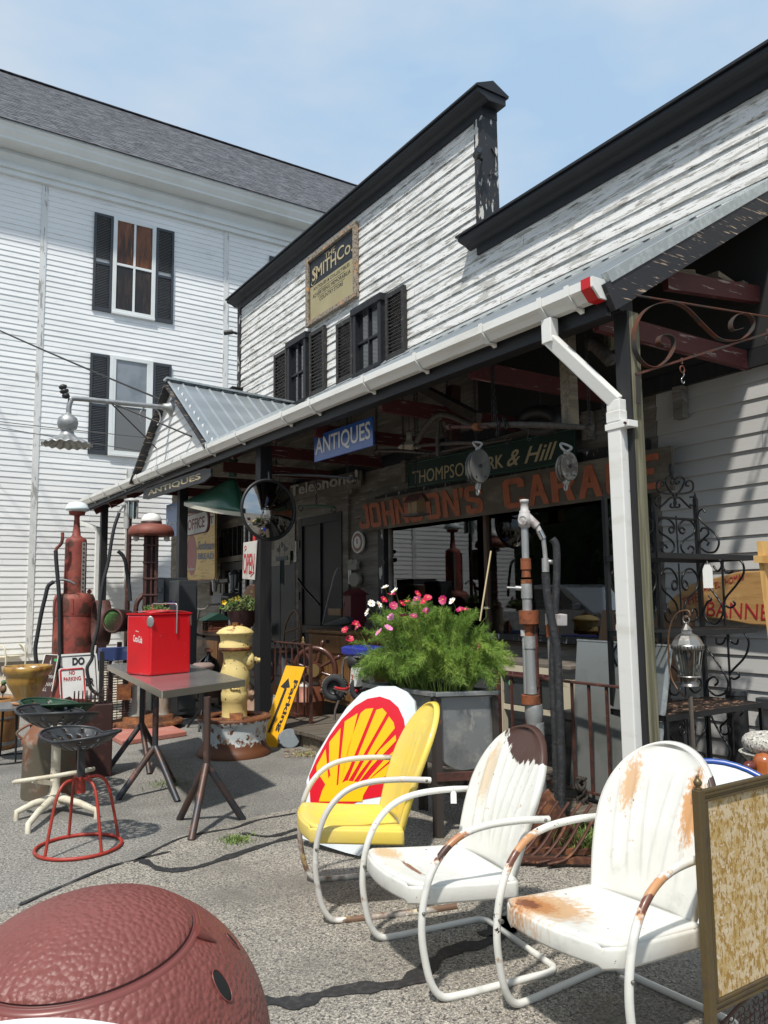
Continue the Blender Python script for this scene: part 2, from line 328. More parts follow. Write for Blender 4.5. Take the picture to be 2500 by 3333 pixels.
# ---------------------------------------------------------------- white clapboard building
WY = 18.0
WB = thing('white_building', 'tall white clapboard building with dark shingle roof and charcoal shutters behind the shop', 'building', (5, WY, 0))
def siding(mb, ax, plane, rows, z0, ex, holes=(), lap=.014):
    """rows(z)->list of intervals along the wall; ax 'x' wall faces -Y, ax 'y' wall faces -X"""
    z = z0
    for i, iv in enumerate(rows):
        za, zb = z0+i*ex, z0+(i+1)*ex
        for a, b in iv:
            segs = [(a, b)]
            for ha, hb, hz0, hz1 in holes:
                if zb > hz0+.001 and za < hz1-.001:
                    n = []
                    for s0, s1 in segs:
                        if hb <= s0 or ha >= s1: n.append((s0, s1)); continue
                        if ha > s0: n.append((s0, ha))
                        if hb < s1: n.append((hb, s1))
                    segs = n
            for s0, s1 in segs:
                cuts = [s0]
                while cuts[-1]+RU(2.2, 4.8) < s1: cuts.append(min(cuts[-1]+RU(2.2, 4.8), s1))
                cuts.append(s1)
                for c0, c1 in zip(cuts[:-1], cuts[1:]):
                    if c1-c0 < .01: continue
                    c1 -= .002; l = lap*RU(.8, 1.25); dz = RU(-.003, .003)*(ex/.13)
                    if ax == 'x': P = [(c0, plane, zb+.004), (c1, plane, zb+.004), (c1, plane-l, za+dz), (c0, plane-l, za-dz), (c1, plane, za+dz), (c0, plane, za-dz)]
                    else: P = [(plane, c0, zb+.004), (plane, c1, zb+.004), (plane-l, c1, za+dz), (plane-l, c0, za-dz), (plane, c1, za+dz), (plane, c0, za-dz)]
                    mb.add(P, [(0, 1, 2, 3), (3, 2, 4, 5)])
    return mb
mb = MB(); siding(mb, 'x', WY, [[(-5.4, 16)]]*85, .45, .124)
mb.bb(-5.38, 15.98, WY+.002, WY+.2, .3, 11)
part('wall', mb, m_siding, WB)
part('foundation', MB().bb(-5.38, 15.98, WY+.03, WY+.25, 0, .47), m_concrete, WB)
mb = MB(); mb.bb(-5.38, 15.98, 17.90, WY+.1, 10.83, 11.35); mb.bb(-5.4, 16, 17.84, 17.905, 10.95, 11.02); mb.bb(-5.5, 16, 17.40, 17.98, 11.35, 11.40)
mb.prism([(-5.6, 17.84, 11.348), (-5.6, 17.80, 11.25), (-5.6, 17.90, 11.10)], (21.6, 0, 0))
mb.prism([(-5.6, 17.40, 11.40), (-5.6, 17.36, 11.44), (-5.6, 17.30, 11.50), (-5.6, 17.28, 11.56), (-5.6, 17.22, 11.60), (-5.6, 17.22, 11.66), (-5.6, 17.5, 11.68), (-5.6, 17.5, 11.41)], (21.6, 0, 0))
part('cornice', mb, m_trimw, WB)
mb = MB(); rp = .80
NR = 35
for i in range(NR):          # overlapping shingle courses
    y0 = 17.16+i*.19; z0 = 11.68+(y0-17.2)*rp
    mb.add([(-5.8, y0, z0+.012), (16.5, y0, z0+.012), (16.5, y0+.20, z0+.20*rp), (-5.8, y0+.20, z0+.20*rp), (16.5, y0, z0-.004), (-5.8, y0, z0-.004)], [(0, 1, 2, 3), (0, 5, 4, 1)])
yr = 17.16+NR*.19; zr = 11.68+(yr-17.2)*rp
mb.add([(-5.8, yr, zr), (16.5, yr, zr), (16.5, yr+6.4, 11.4), (-5.8, yr+6.4, 11.4)], [(0, 1, 2, 3)])
mb.bb(-5.8, 16.5, yr-.1, yr+.1, zr, zr+.02)
part('roof', mb, m_roof, WB)
for x, z0, z1 in ((2.81, .45, 10.85), (7.10, .45, 10.85), (4.81, .5, 4.55), (-1.6, .45, 10.85), (11.4, .45, 10.85)):
    part('batten_board', MB().bb(x-.065, x+.065, WY-.028, WY, z0, z1), m_batten, WB)
def louvre(x0, x1, y, z0, z1, nsec, par, m, ax='x', n=26, th=.04, lab=None):
    mb = MB(); w = .055
    def B(a0, a1, d0, d1, c0, c1):
        if ax == 'x': mb.bb(a0, a1, y-d1, y-d0, c0, c1)
        else: mb.bb(y-d1, y-d0, a0, a1, c0, c1)
    B(x0, x0+w, 0, th, z0, z1); B(x1-w, x1, 0, th, z0, z1)
    h = (z1-z0)/nsec; B(x0+w, x1-w, .0, th*.9, z0, z0+w*1.5)
    for s in range(nsec):
        a = z0+s*h; b = a+h; B(x0+w, x1-w, 0, th*.9, b-w*1.1, b)
        st = a+w*1.6
        k = int(n/nsec); dz = (b-w*1.2-st)/k
        for i in range(k):
            z = st+i*dz
            if ax == 'x': mb.add([(x0+w, y-th*.8, z), (x1-w, y-th*.8, z), (x1-w, y-.004, z+dz*.95), (x0+w, y-.004, z+dz*.95), (x1-w, y-.004, z+dz*.25), (x0+w, y-.004, z+dz*.25)], [(0, 1, 2, 3), (0, 5, 4, 1)])
            else: mb.add([(y-th*.8, x0+w, z), (y-th*.8, x1-w, z), (y-.004, x1-w, z+dz*.95), (y-.004, x0+w, z+dz*.95), (y-.004, x1-w, z+dz*.25), (y-.004, x0+w, z+dz*.25)], [(0, 1, 2, 3), (0, 5, 4, 1)])
    return part('shutter', mb, m, par)
for (x0, x1, z0, z1, k) in ((4.31, 5.31, 8.19, 10.50, 0), (4.31, 5.30, 4.86, 7.15, 1), (8.72, 9.7, 8.19, 10.50, 0), (8.72, 9.7, 4.86, 7.15, 1)):
    f = MB(); w = .09; y = WY-.015
    f.bb(x0, x0+w, y-.045, y, z0, z1); f.bb(x1-w, x1, y-.045, y, z0, z1); f.bb(x0+w, x1-w, y-.045, y, z1-w, z1); f.bb(x0-.0, x1+.0, y-.07, y, z0-.06, z0-.001); f.bb(x0+w, x1-w, y-.045, y, z0, z0+.07)
    xm = (x0+x1)/2; zm = (z0+z1)/2
    if k == 0: f.bb(xm-.025, xm+.025, y-.035, y-.002, z0+.07, z1-w); f.bb(x0+w, xm-.025, y-.036, y-.002, zm-.03, zm+.03); f.bb(xm+.025, x1-w, y-.036, y-.002, zm-.03, zm+.03)
    else: f.bb(x0+w, x1-w, y-.04, y-.002, zm-.035, zm+.035); f.bb(x0+w, x0+w+.05, y-.042, y-.002, z0+.07, z1-w); f.bb(x1-w-.05, x1-w, y-.042, y-.002, z0+.07, z1-w)
    fr = part('window', f, m_trimw, WB, bev=.006)
    part('pane', MB().bb(x0+w, x1-w, y-.012, y-.002, zm, z1-w), m_curtain if k == 0 else m_panegrey, fr); part('pane', MB().bb(x0+w, x1-w, y-.012, y-.002, z0+.07, zm-.002), m_curtain2 if k == 0 else m_panegrey, fr)
    if k: part('insect_screen', MB().bb(x0+w+.05, x1-w-.05, y-.02, y-.014, z0+.07, zm-.035), m_screen, fr)
    louvre(x0-.43, x0-.01, WY-.016, z0-.05, z1-.03, 2, WB, m_shutter, n=52); louvre(x1+.01, x1+.44, WY-.016, z0-.05, z1-.03, 2, WB, m_shutter, n=52)
# ---------------------------------------------------------------- shop building
FX = 5.6; EX = 3.62; RS = .615; EZ = 3.40
def rz(x): return EZ+RS*(x-EX)
SB = thing('antique_shop', 'peeling white clapboard antique shop with black parapets and a long grey metal porch roof', 'shop building', (FX, 8, 0))
rows = []; ex = .13; z = 4.42
while z < 7.02:
    iv = []
    if z < 5.40: iv.append((-1.5, 17.3))
    else: iv.append((6.50, 13.36))
    rows.append(iv); z += ex
part('upper_wall', siding(MB(), 'y', FX, rows, 4.42, ex, lap=.017), m_peel, SB)
back = MB(); back.bb(FX+.003, FX+.16, -1.5, 17.3, 4.3, 5.42); back.bb(FX+.003, FX+.16, 6.5, 13.36, 5.43, 7.0)
part('wall_core', back, m_black, SB)
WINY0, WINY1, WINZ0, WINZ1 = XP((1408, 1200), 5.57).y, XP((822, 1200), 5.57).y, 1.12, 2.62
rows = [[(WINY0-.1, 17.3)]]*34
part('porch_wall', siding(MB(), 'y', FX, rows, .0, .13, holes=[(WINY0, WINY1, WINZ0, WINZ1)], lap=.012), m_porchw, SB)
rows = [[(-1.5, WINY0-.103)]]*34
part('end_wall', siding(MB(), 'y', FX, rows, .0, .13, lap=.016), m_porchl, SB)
c = MB()
c.bb(FX+.003, FX+.15, -1.5, WINY0, 0, 4.42); c.bb(FX+.003, FX+.15, WINY1, 17.3, 0, 4.42); c.bb(FX+.003, FX+.15, WINY0, WINY1, 0, WINZ0); c.bb(FX+.003, FX+.15, WINY0, WINY1, WINZ1, 4.42)
part('wall_backing', c, m_dark, SB)
# parapets
def parapet(y0, y1, z, e0=1, e1=1):
    mb = MB(); f0, f1 = (.13 if e0 else 0), (.13 if e1 else 0)
    mb.bb(FX-.035, FX+.20, y0, y1, z, z+.17)
    pr = [(FX-.035, z+.10), (FX-.06, z+.11), (FX-.10, z+.135), (FX-.16, z+.15), (FX-.20, z+.165), (FX-.20, z+.20), (FX+.22, z+.21), (FX+.22, z+.12)]
    mb.prism([(x, y0-f0, zz) for x, zz in pr], (0, y1-y0+f0+f1, 0))
    mb.bb(FX-.225, FX+.25, y0-f0-.02, y1+f1+.02, z+.211, z+.235)
    return mb
part('parapet_cornice', parapet(6.35, 13.50, 6.99), m_black, SB)
part('parapet_cornice', parapet(-1.5, 6.50, 5.37, 0, 1), m_black, SB)
part('parapet_cornice', parapet(13.40, 17.4, 5.20, 1, 0), m_black, SB)
# peaked cap on the tall parapet's near end
mb = MB(); zc = 7.226
mb.prism([(FX-.22, 6.20, zc), (FX+.02, 6.20, zc+.11), (FX+.26, 6.20, zc)], (0, .5, 0)); part('parapet_cap', mb, m_black, SB)
part('corner_board', MB().bb(FX-.032, FX+.197, 6.353, 6.50, 5.60, 6.987), m_blackpeel, SB)
part('corner_board', MB().bb(FX-.032, FX+.2, 13.37, 13.50, 4.6, 6.985), m_blackpeel, SB)
# metal porch roof: ribbed sheet
def ribbed(P0, U, V, nu, mb, per=.23, h=.022):
    """P0 corner, U vector along eave (ribs repeat), V vector up slope as function of t in 0..1"""
    L = U.length; n = max(1, int(L/per)); N = None; ts = []
    for i in range(n):
        for a in (0, .05, .09, .36, .39, .42, .45, .68, .71, .74, .77): ts.append((i+a)/n)
    ts.append(1.0); hs = ([0, h, 0, 0, h*.3, h*.3, 0, 0, h*.3, h*.3, 0]*n)+[0]
    nrm = U.cross(V(0.5)).normalized(); nrm = nrm if nrm.z > 0 else -nrm
    vs = []
    for t, hh in zip(ts, hs):
        a = P0+U*t+nrm*hh; vs += [a, a+V(t)]
    mb.add(vs, [(2*i, 2*i+2, 2*i+3, 2*i+1) for i in range(len(ts)-1)])
    return mb
YE = 3.03; YF = 17.35
mb = ribbed(Vector((EX-.03, YE, rz(EX-.03))), Vector((0, YF-YE, 0)), lambda t: Vector((FX-EX+.03, 0, rz(FX)-rz(EX-.03))), 1, MB())
part('porch_roof', mb, m_metalroof, SB)
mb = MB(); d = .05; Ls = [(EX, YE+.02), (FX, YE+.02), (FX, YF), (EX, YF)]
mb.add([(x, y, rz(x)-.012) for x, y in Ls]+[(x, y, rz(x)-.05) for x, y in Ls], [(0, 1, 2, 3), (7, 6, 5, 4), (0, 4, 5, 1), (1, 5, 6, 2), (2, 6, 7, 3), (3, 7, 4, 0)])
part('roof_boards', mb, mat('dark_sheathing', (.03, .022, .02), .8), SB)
mb = MB(); mb.bar((EX-.03, YE-.012, rz(EX-.03)+.012), (FX, YE-.012, rz(FX)+.012), .05, .07); part('edge_flashing', mb, m_flash, SB)
mb = MB(); mb.add([(FX-.03, YE-.03, rz(FX-.03)+.055), (FX-.03, YF, rz(FX-.03)+.055), (FX-.11, YF, rz(FX-.11)+.03), (FX-.11, YE-.03, rz(FX-.11)+.03)], [(0, 1, 2, 3)])
part('wall_flashing', mb, m_flash, SB, solid=.004)
mb = MB(); mb.bar((EX-.02, YE-.008, rz(EX-.02)-.115), (FX, YE-.008, rz(FX)-.115), .045, .17); part('rake_board', mb, m_rake, SB)
part('attic_shade_panel', MB().bb(FX-.05, FX-.018, YE-.0, WINY0+2.2, 3.37, 4.50), m_dark, SB)  # black sheet over the upper wall, stands in for unlit shade under the roof
# eave beam, ties, rafters
mb = MB(); mb.bar((3.80, YE+.02, 3.295), (3.80, YF, 3.53), .12, .12); part('eave_beam', mb, m_postdark, SB)
mb = MB(); mb.bar((EX+.022, YE+.02, 3.275), (EX+.022, YF, 3.51), .035, .19); part('fascia', mb, m_black, SB)
y = YE+.12
while y < YF:
    mb = MB(); mb.bar((EX+.06, y, rz(EX+.06)-.12), (FX-.01, y, rz(FX-.01)-.12), .05, .13); part('rafter', mb, m_redwood, SB); y += 1.19
for y in (YE+.30, 4.6, 5.9, 7.2, 8.5, 9.8, 11.1, 12.4): part('tie_beam', MB().bb(3.87, FX-.02, y, y+.05, 3.22, 3.36), m_redwood, SB)
for y in (3.9, 4.9, 5.6, 6.9, 7.9, 9.2): part('wall_block', MB().bb(FX-.10, FX-.02, y, y+.09, 2.95, 3.22), m_porchw, SB)
part('ledger', MB().bb(FX-.07, FX-.025, YE, YF, 3.222, 3.36), m_postdark, SB)
# posts
part('post', MB().bb(3.80, 3.89, YE-.0, YE+.11, .02, 3.24), m_post, SB, bev=.006); part('post_facing', MB().bb(3.783, 3.799, YE+.003, YE+.107, .02, 3.24), m_postdark, SB)
def postu(u, w=.13, m=m_postdark):
    p = XP((u, 1250), 3.86); return part('post', MB().bb(3.80, 3.80+w, p.y-w/2, p.y+w/2, .15, 3.235+.0164*(p.y-YE)), m, SB, bev=.006)
postu(566, .15, m_postdark); postu(391, .13); postu(221, .13)
# deck
mb = MB(); y = -1.4; DZ = .17
while y < 8.05: mb.bb(3.72+RU(-.02, .02), FX, y+.004, y+.136, DZ-.035, DZ+RU(-.003, .003)); y += .14
part('deck_boards', mb, m_deck, SB)
mb = MB(); mb.bb(3.78, FX, -1.4, 8.0, .0, DZ-.037); part('deck_skirt', mb, m_woodgrey, SB)
mb = MB(); y = 8.06
while y < 16.8: mb.bb(4.15+RU(-.02, .02), FX, y+.004, y+.136, .02, .05); y += .14
part('boardwalk', mb, m_deck, SB)
# wooden ramp (grey planks fanning out)
mb = MB()
for i in range(15): 
    a = G(q('e', 1010+i*42, 1395-i*9), .03); b = G(q('e', 1240+i*38, 1560+i*12), .03); mb.bar(a, b, .12, .03)
# dormer
DY = 11.18; DXf = 3.50; zA = 4.76; zE = 3.50
yR = 9.44; yL = 12.95
Rb = MB(); A = Vector((DXf, DY, zA)); Rr = Vector((FX-.02, DY, 4.66)); Bf = Vector((DXf, yR, zE))
n = 9
def dside(mb, yfoot):
    foot = Vector((DXf, yfoot, zE)); E2 = A-foot; L = (Rr-A).length; k = int(L/.2); per = 1/k
    prev = None; up = (Rr-A).cross(foot-A).normalized(); up = up if up.z > 0 else -up
    for i in range(k+1):
        for da, hh in ((0, 0), (.1, .02), (.2, 0)) if i < k else ((0, 0),):
            t = (i+da)/k
            top = A+(Rr-A)*t; tt = min(1, 1-t*.97); bot = foot.lerp(Rr, t*.985)
            v = (top+up*hh, bot+up*hh)
            if prev: mb.add([prev[0], v[0], v[1], prev[1]], [(0, 1, 2, 3)])
            prev = v
dside(Rb, yR); dside(Rb, yL)
part('dormer_roof', Rb, m_metalroof, SB, solid=.006)
mb = MB(); mb.bar(A+Vector((-.02, 0, .02)), Rr+Vector((0, 0, .02)), .16, .03); mb.bar(Bf+Vector((0, -.02, .0)), (FX-.02, DY-.15, rz(FX-.02)+.04), .16, .012)
part('ridge_cap', mb, m_flash, SB)
mb = MB(); mb.bar(A+Vector((.03, -.02, -.08)), Bf+Vector((.03, 0, -.06)), .03, .13, up=(1, 0, 0)); mb.bar(A+Vector((.03, .02, -.08)), (DXf+.03, yL, zE-.06), .03, .13, up=(1, 0, 0))
part('bargeboard', mb, m_rake, SB)
mb = MB(); z = zE-.02; i = 0
gz = [ [ (yR+.10+(zz-zE)/(zA-zE)*(DY-yR), yL-.12-(zz-zE)/(zA-zE)*(yL-DY)) ] for zz in [zE-.02+.125*k for k in range(9)] ]
gz = [[(a, b)] if b-a > .1 else [] for ((a, b),) in gz]
siding(mb, 'y', DXf+.10, gz, zE-.02, .125, lap=.016); part('dormer_wall', mb, m_siding, SB)
part('dormer_trim', MB().prism([(DXf+.105, yR+.05, zE-.05), (DXf+.105, yL-.05, zE-.05), (DXf+.105, DY, zA-.04)], (.05, 0, 0)), m_black, SB)
# upper windows with shutters
def upwin(uTL, uBR, shL, shR):
    a = XP(uTL, FX-.03); b = XP(uBR, FX-.03); y0, y1, z0, z1 = b.y, a.y, 0, 0
    z1 = a.z; z0 = b.z; f = MB(); w = .075; d = .07; X0, X1 = FX-.03-d, FX-.012
    f.bb(X0, X1, y0, y0+w, z0, z1); f.bb(X0, X1, y1-w, y1, z0, z1); f.bb(X0-.02, X1, y0-.03, y1+.03, z1, z1+.10); f.bb(X0-.02, X1, y0, y1, z0-.05, z0); f.bb(X0+.03, X1, y0+w, y1-w, z0, z0+.04)
    ym = (y0+y1)/2; zm = (z0+z1)/2
    f.bb(X0+.035, X1-.01, ym-.012, ym+.012, z0+.04, z1); f.bb(X0+.034, X1-.01, y0+w, ym-.013, zm-.018, zm+.018); f.bb(X0+.034, X1-.01, ym+.013, y1-w, zm-.018, zm+.018)
    fr = part('window', f, m_black, SB, bev=.004); part('pane', MB().bb(X1-.02, X1-.012, y0+w, y1-w, z0+.04, z1-.0), m_pane, fr)
    for s, (ya, yb) in ((0, shL), (1, shR)): louvre(ya, yb, FX-.03, z0-.03, z1+.04, 1, SB, m_shutterold, 'y', n=16, th=.05)
    return y0, y1, z0, z1
def wy(u, v): return XP((u, v), FX-.05).y
a = XP((767, 668), FX-.03); 
upwin((770, 686), (832, 783), (wy(764, 750), wy(729, 750)), (wy(876, 700), wy(836, 700)))
upwin((628, 755), (668, 861), (wy(622, 830), wy(594, 830)), (wy(703, 790), wy(671, 790)))
# ---- display window, door and panels under the porch
def yq(u, X=FX-.03): return XP((u, 1250), X).y
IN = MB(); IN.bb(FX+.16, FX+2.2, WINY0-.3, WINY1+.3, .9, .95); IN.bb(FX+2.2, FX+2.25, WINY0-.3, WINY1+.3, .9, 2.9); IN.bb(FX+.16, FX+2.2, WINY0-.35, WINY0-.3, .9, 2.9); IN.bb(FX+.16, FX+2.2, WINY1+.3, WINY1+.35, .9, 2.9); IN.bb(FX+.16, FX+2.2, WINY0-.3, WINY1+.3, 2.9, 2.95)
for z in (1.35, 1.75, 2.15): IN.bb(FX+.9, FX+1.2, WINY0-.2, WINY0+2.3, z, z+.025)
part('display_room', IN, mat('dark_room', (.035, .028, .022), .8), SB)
mb = MB(); X0, X1 = FX-.07, FX+.06; w = .14
mb.bb(X0, X1, WINY1-w, WINY1, WINZ0, WINZ1); mb.bb(X0, X1, WINY0, WINY0+w*.6, WINZ0, WINZ1); mb.bb(X0-.02, X1, WINY0-.03, WINY1+.03, WINZ1+.001, WINZ1+.22); mb.bb(X0-.04, X1, WINY0-.03, WINY1+.03, WINZ0-.06, WINZ0-.001)
dw = part('display_window', mb, m_blackpeel, SB)
ym = yq(1051); part('mullion', MB().bb(X0+.03, X1-.02, ym-.025, ym+.025, WINZ0, WINZ1), mat('brown_mullion', (.09, .055, .035), .6), dw)
part('jamb', MB().bb(X0+.04, X1-.03, WINY1-w-.09, WINY1-w-.045, WINZ0, WINZ1), m_porchw, dw)
part('pane', MB().bb(FX-.005, FX+.001, WINY0+w*.6, WINY1-w, WINZ0, WINZ1), m_glass, dw)
# door
D0, D1 = yq(742), yq(648); dzt = XP((690, 1114), FX-.03).z
mb = MB(); mb.bb(FX-.045, FX-.012, D0-.16, D0, .17, dzt); mb.bb(FX-.045, FX-.012, D1, D1+.14, .17, dzt); mb.bb(FX-.05, FX-.012, D0-.18, D1+.16, dzt+.001, dzt+.30)
part('door_casing', mb, m_porchw, SB)
mb = MB(); mb.bb(FX-.03, FX-.014, D0, D1, .17, dzt); w = .12
mb.bb(FX-.06, FX-.031, D0, D0+w, .17, dzt); mb.bb(FX-.06, FX-.031, D1-w, D1, .17, dzt); mb.bb(FX-.059, FX-.031, D0+w, D1-w, dzt-w, dzt); mb.bb(FX-.059, FX-.031, D0+w, D1-w, 1.0, 1.12); mb.bb(FX-.059, FX-.031, D0+w, D1-w, .17, .4); mb.bb(FX-.058, FX-.031, (D0+D1)/2-.04, (D0+D1)/2+.04, 1.12, dzt-w)
dd = part('door', mb, mat('black_door', (.010, .010, .012), .6), SB, bev=.004)
for z in (.6, 1.5, 2.3): part('hinge', MB().bb(FX-.075, FX-.061, D1-.05, D1-.01, z, z+.12), m_iron, dd)
# dark board panels left of the door
pa, pb = yq(640), yq(572)
mb = MB(); mb.bb(FX-.05, FX-.014, pa, pb, .17, 2.12); mb.bb(FX-.056, FX-.0505, pa+(pb-pa)*.45, pa+(pb-pa)*.46, .17, 2.1)
part('dark_panel', mb, mat('charcoal_board', (.045, .05, .055), .6, 0, [((.06, .065, .07), (4, 4, 1), .45, .7)]), SB)
# barred bay window and half-glass door at the far end
a0, a1 = yq(566), yq(472)
mb = MB(); mb.bb(FX-.05, FX-.014, a0, a0+.1, .2, 3.0); mb.bb(FX-.05, FX-.014, a1-.12, a1, .2, 3.0); mb.bb(FX-.049, FX-.014, a0+.1, a1-.12, 2.86, 3.0); mb.bb(FX-.049, FX-.014, a0+.1, a1-.12, 2.22, 2.32); mb.bb(FX-.048, FX-.014, a0+.1, a1-.12, .2, .9)
f2 = part('doorway', mb, m_porchw, SB)
part('pane', MB().bb(FX-.03, FX-.016, a0+.1, a1-.12, .9, 2.86), m_pane, f2)
mb = MB(); nb = 9
for i in range(nb): yy = a0+.12+(a1-a0-.26)*i/(nb-1); mb.bb(FX-.075, FX-.052, yy-.012, yy+.012, 2.32, 2.72+.14*sin(pi*i/(nb-1)))
for i in range(5): yy = a0+.3+(a1-a0-.7)*i/4; mb.bb(FX-.06, FX-.031, yy-.03, yy+.03, .95, 2.14)
mb.bb(FX-.07, FX-.031, a0+.18, a1-.3, 2.06, 2.2); mb.bb(FX-.07, FX-.031, a0+.18, a0+.3, .3, 2.06); mb.bb(FX-.07, FX-.031, a1-.42, a1-.3, .3, 2.06)
part('window_bars', mb, m_postdark, f2)
# gutter, brackets
gz0, gz1 = 3.335, 3.57
GA = Vector((0, YE+.0, gz0)); GB = Vector((0, 17.39, gz1))
prof = [(3.60, .05), (3.60, -.065), (3.545, -.065), (3.515, -.03), (3.485, -.005), (3.485, .05), (3.50, .05), (3.50, 0), (3.54, -.045), (3.585, -.05), (3.585, .05)]
mb = MB(); n = len(prof); vs = []
for P in (GA, GB): vs += [(x, P.y, P.z+z) for x, z in prof]
mb.add(vs, [(i, (i+1) % n, n+(i+1) % n, n+i) for i in range(n)]); mb.add(vs[:n], [tuple(range(n))]); mb.add(vs[n:], [tuple(range(n))])
gut = part('gutter', mb, m_gutter, SB)
def gzy(y): return gz0+(gz1-gz0)*(y-YE)/(17.39-YE)
p2 = [(3.61, -.095), (3.61, -.068), (3.546, -.072), (3.508, -.034), (3.478, -.01), (3.478, .056), (3.470, .056), (3.470, -.012), (3.500, -.042), (3.538, -.080), (3.585, -.080)]
for u in (1245, 1183, 1052, 905, 790, 673, 612, 512, 450, 395, 340, 300, 262, 228, 200):
    y = XP((u, 900), 3.5).y; mb = MB(); n2 = len(p2)
    mb.prism([(x, y, gzy(y)+z) for x, z in p2], (0, .035, 0)); part('gutter_bracket', mb, m_gutter, gut)
mb = MB(); y = YE-.002
mb.prism([(x, y, gzy(y)+z) for x, z in [(3.605, .053), (3.605, -.069), (3.543, -.069), (3.481, -.008), (3.481, .053)]], (0, .012, 0)); part('end_cap', mb, m_gutter, gut)
mb = MB(); mb.prism([(x, y+.02, gzy(y)+z) for x, z in [(3.607, -.071), (3.541, -.071), (3.479, -.009), (3.479, .055), (3.4845, .055), (3.4845, -.006), (3.5445, -.0655), (3.607, -.0655)]], (0, .07, 0)); part('red_tape', mb, m_redtape, gut)
# downspout
def dspout(pts, w, h):
    mb = MB()
    for a, b in zip(pts[:-1], pts[1:]): mb.bar(a, b, w, h, up=(1, 0, 0))
    return mb
o1 = XP((1187, 700), 3.55); o2 = Vector(o1)+Vector((0, 0, -.13)); l1 = XP((1332, 872), 3.76); l2 = Vector((3.76, l1.y, l1.z-.14)); 
ds = part('downspout', dspout([o1+Vector((0, 0, .03)), o2], .085, .07), m_gutter, SB, bev=.006)
part('elbow', dspout([o2+Vector((0, 0, .03)), l1+Vector((0, 0, .01))], .085, .07), m_gutter, ds, bev=.008)
part('lower_pipe', dspout([l1+Vector((0, 0, .02)), (3.76, l1.y, .10)], .10, .075), m_gutter, ds, bev=.006)
part('collar', dspout([l1+Vector((0, 0, -.05)), l1+Vector((0, 0, -.12))], .108, .083), m_gutter, ds, bev=.006)
mb = MB(); mb.bb(3.715, 3.80, l1.y-.12, l1.y+.062, l1.z-.165, l1.z-.125); part('strap', mb, m_gutter, ds, bev=.003)
mb = MB(); mb.cyl((3.712, l1.y-.10, l1.z-.145), (3.70, l1.y-.10, l1.z-.145), .008, n=8); part('screw', mb, m_rustrail, ds)
# far downspout on the left post
mb = MB(); p = XP(q('A', 600, 590), 3.55); p2_ = XP(q('A', 755, 640), 3.8); mb.bar(p, p2_, .09, .07); mb.bar(p2_, (3.8, p2_.y, .1), .11, .08, up=(1, 0, 0)); part('far_downspout', mb, m_gutter, SB, bev=.005)
# short hanging timber under the roof, wood scraps on the ties
p = YP((1221, 700), 4.55); 
mb = MB(); a = XP((1222, 660), 4.1); b_ = XP((1222, 922), 4.1); mb.bb(4.06, 4.14, a.y-.045, a.y+.045, b_.z, min(a.z, rz(4.1)-.05)); part('hanging_timber', mb, m_woodgrey, SB)
ba, bb_ = YP((1436, 606), YE+.2), YP((1665, 642), YE+.2)
part('tie_beam', MB().bar(ba, bb_, .05, .13), m_redwood, SB)
for k in range(4):
    o = ba.lerp(bb_, .15+.24*k); part('stored_board', MB().box(o+Vector((0, .1+.04*(k % 2), .09+.012*(k % 2))), (.34-.05*(k % 2), .14, .045), Matrix.Rotation(.15*(k-1.5), 3, 'Z')@Matrix.Rotation(.12*(k % 3-1), 3, 'Y')), m_woodgrey, SB)
# ---------------------------------------------------------------- extra material helper: located wear patches
def wear(m, blobs, bc=None):
    """blobs: (colour, centre, radius, noise amp, noise scale, softness) in the object's own space"""
    n, l = m.node_tree.nodes, m.node_tree.links; b = n['Principled BSDF']
    tc = n.new('ShaderNodeTexCoord'); s = b.inputs['Base Color']
    prev = s.links[0].from_socket if s.links else None; col = tuple(s.default_value)
    for (c, ctr, rad, amp, sc, soft) in blobs:
        mp = n.new('ShaderNodeMapping'); mp.inputs['Location'].default_value = [-x/r for x, r in zip(ctr, rad)]; mp.inputs['Scale'].default_value = [1/r for r in rad]
        l.new(tc.outputs['Object'], mp.inputs[0]); ln = n.new('ShaderNodeVectorMath'); ln.operation = 'LENGTH'; l.new(mp.outputs[0], ln.inputs[0])
        mp2 = n.new('ShaderNodeMapping'); mp2.inputs['Scale'].default_value = sc if isinstance(sc, tuple) else (sc,)*3; l.new(tc.outputs['Object'], mp2.inputs[0])
        t = n.new('ShaderNodeTexNoise'); t.inputs['Scale'].default_value = 1; t.inputs['Detail'].default_value = 7; t.inputs['Roughness'].default_value = .62; l.new(mp2.outputs[0], t.inputs['Vector'])
        a = n.new('ShaderNodeMath'); a.operation = 'MULTIPLY_ADD'; a.inputs[1].default_value = amp; a.inputs[2].default_value = 1-amp*.5; l.new(t.outputs['Fac'], a.inputs[0])
        d = n.new('ShaderNodeMath'); d.operation = 'SUBTRACT'; l.new(a.outputs[0], d.inputs[0]); l.new(ln.outputs['Value'], d.inputs[1])
        r = n.new('ShaderNodeMapRange'); r.inputs['From Min'].default_value = -soft; r.inputs['From Max'].default_value = soft; l.new(d.outputs[0], r.inputs[0])
        mx = n.new('ShaderNodeMixRGB'); l.new(r.outputs[0], mx.inputs[0]); mx.inputs[2].default_value = (*c, 1)
        if prev: l.new(prev, mx.inputs[1])
        else: mx.inputs[1].default_value = col
        prev = mx.outputs[0]
    l.new(prev, s); return m
RUSTO = (.50, .20, .055); RUSTD = (.14, .045, .022); BRN = (.065, .028, .02)
chip = [((.60, .60, .55), 5, .45, .75), ((.46, .47, .44), (9, 9, 9), .58, .8), ((.40, .27, .16), 22, .66, .74, 8), ((.09, .06, .045), 34, .70, .71, 7)]
wc = (.70, .695, .65)
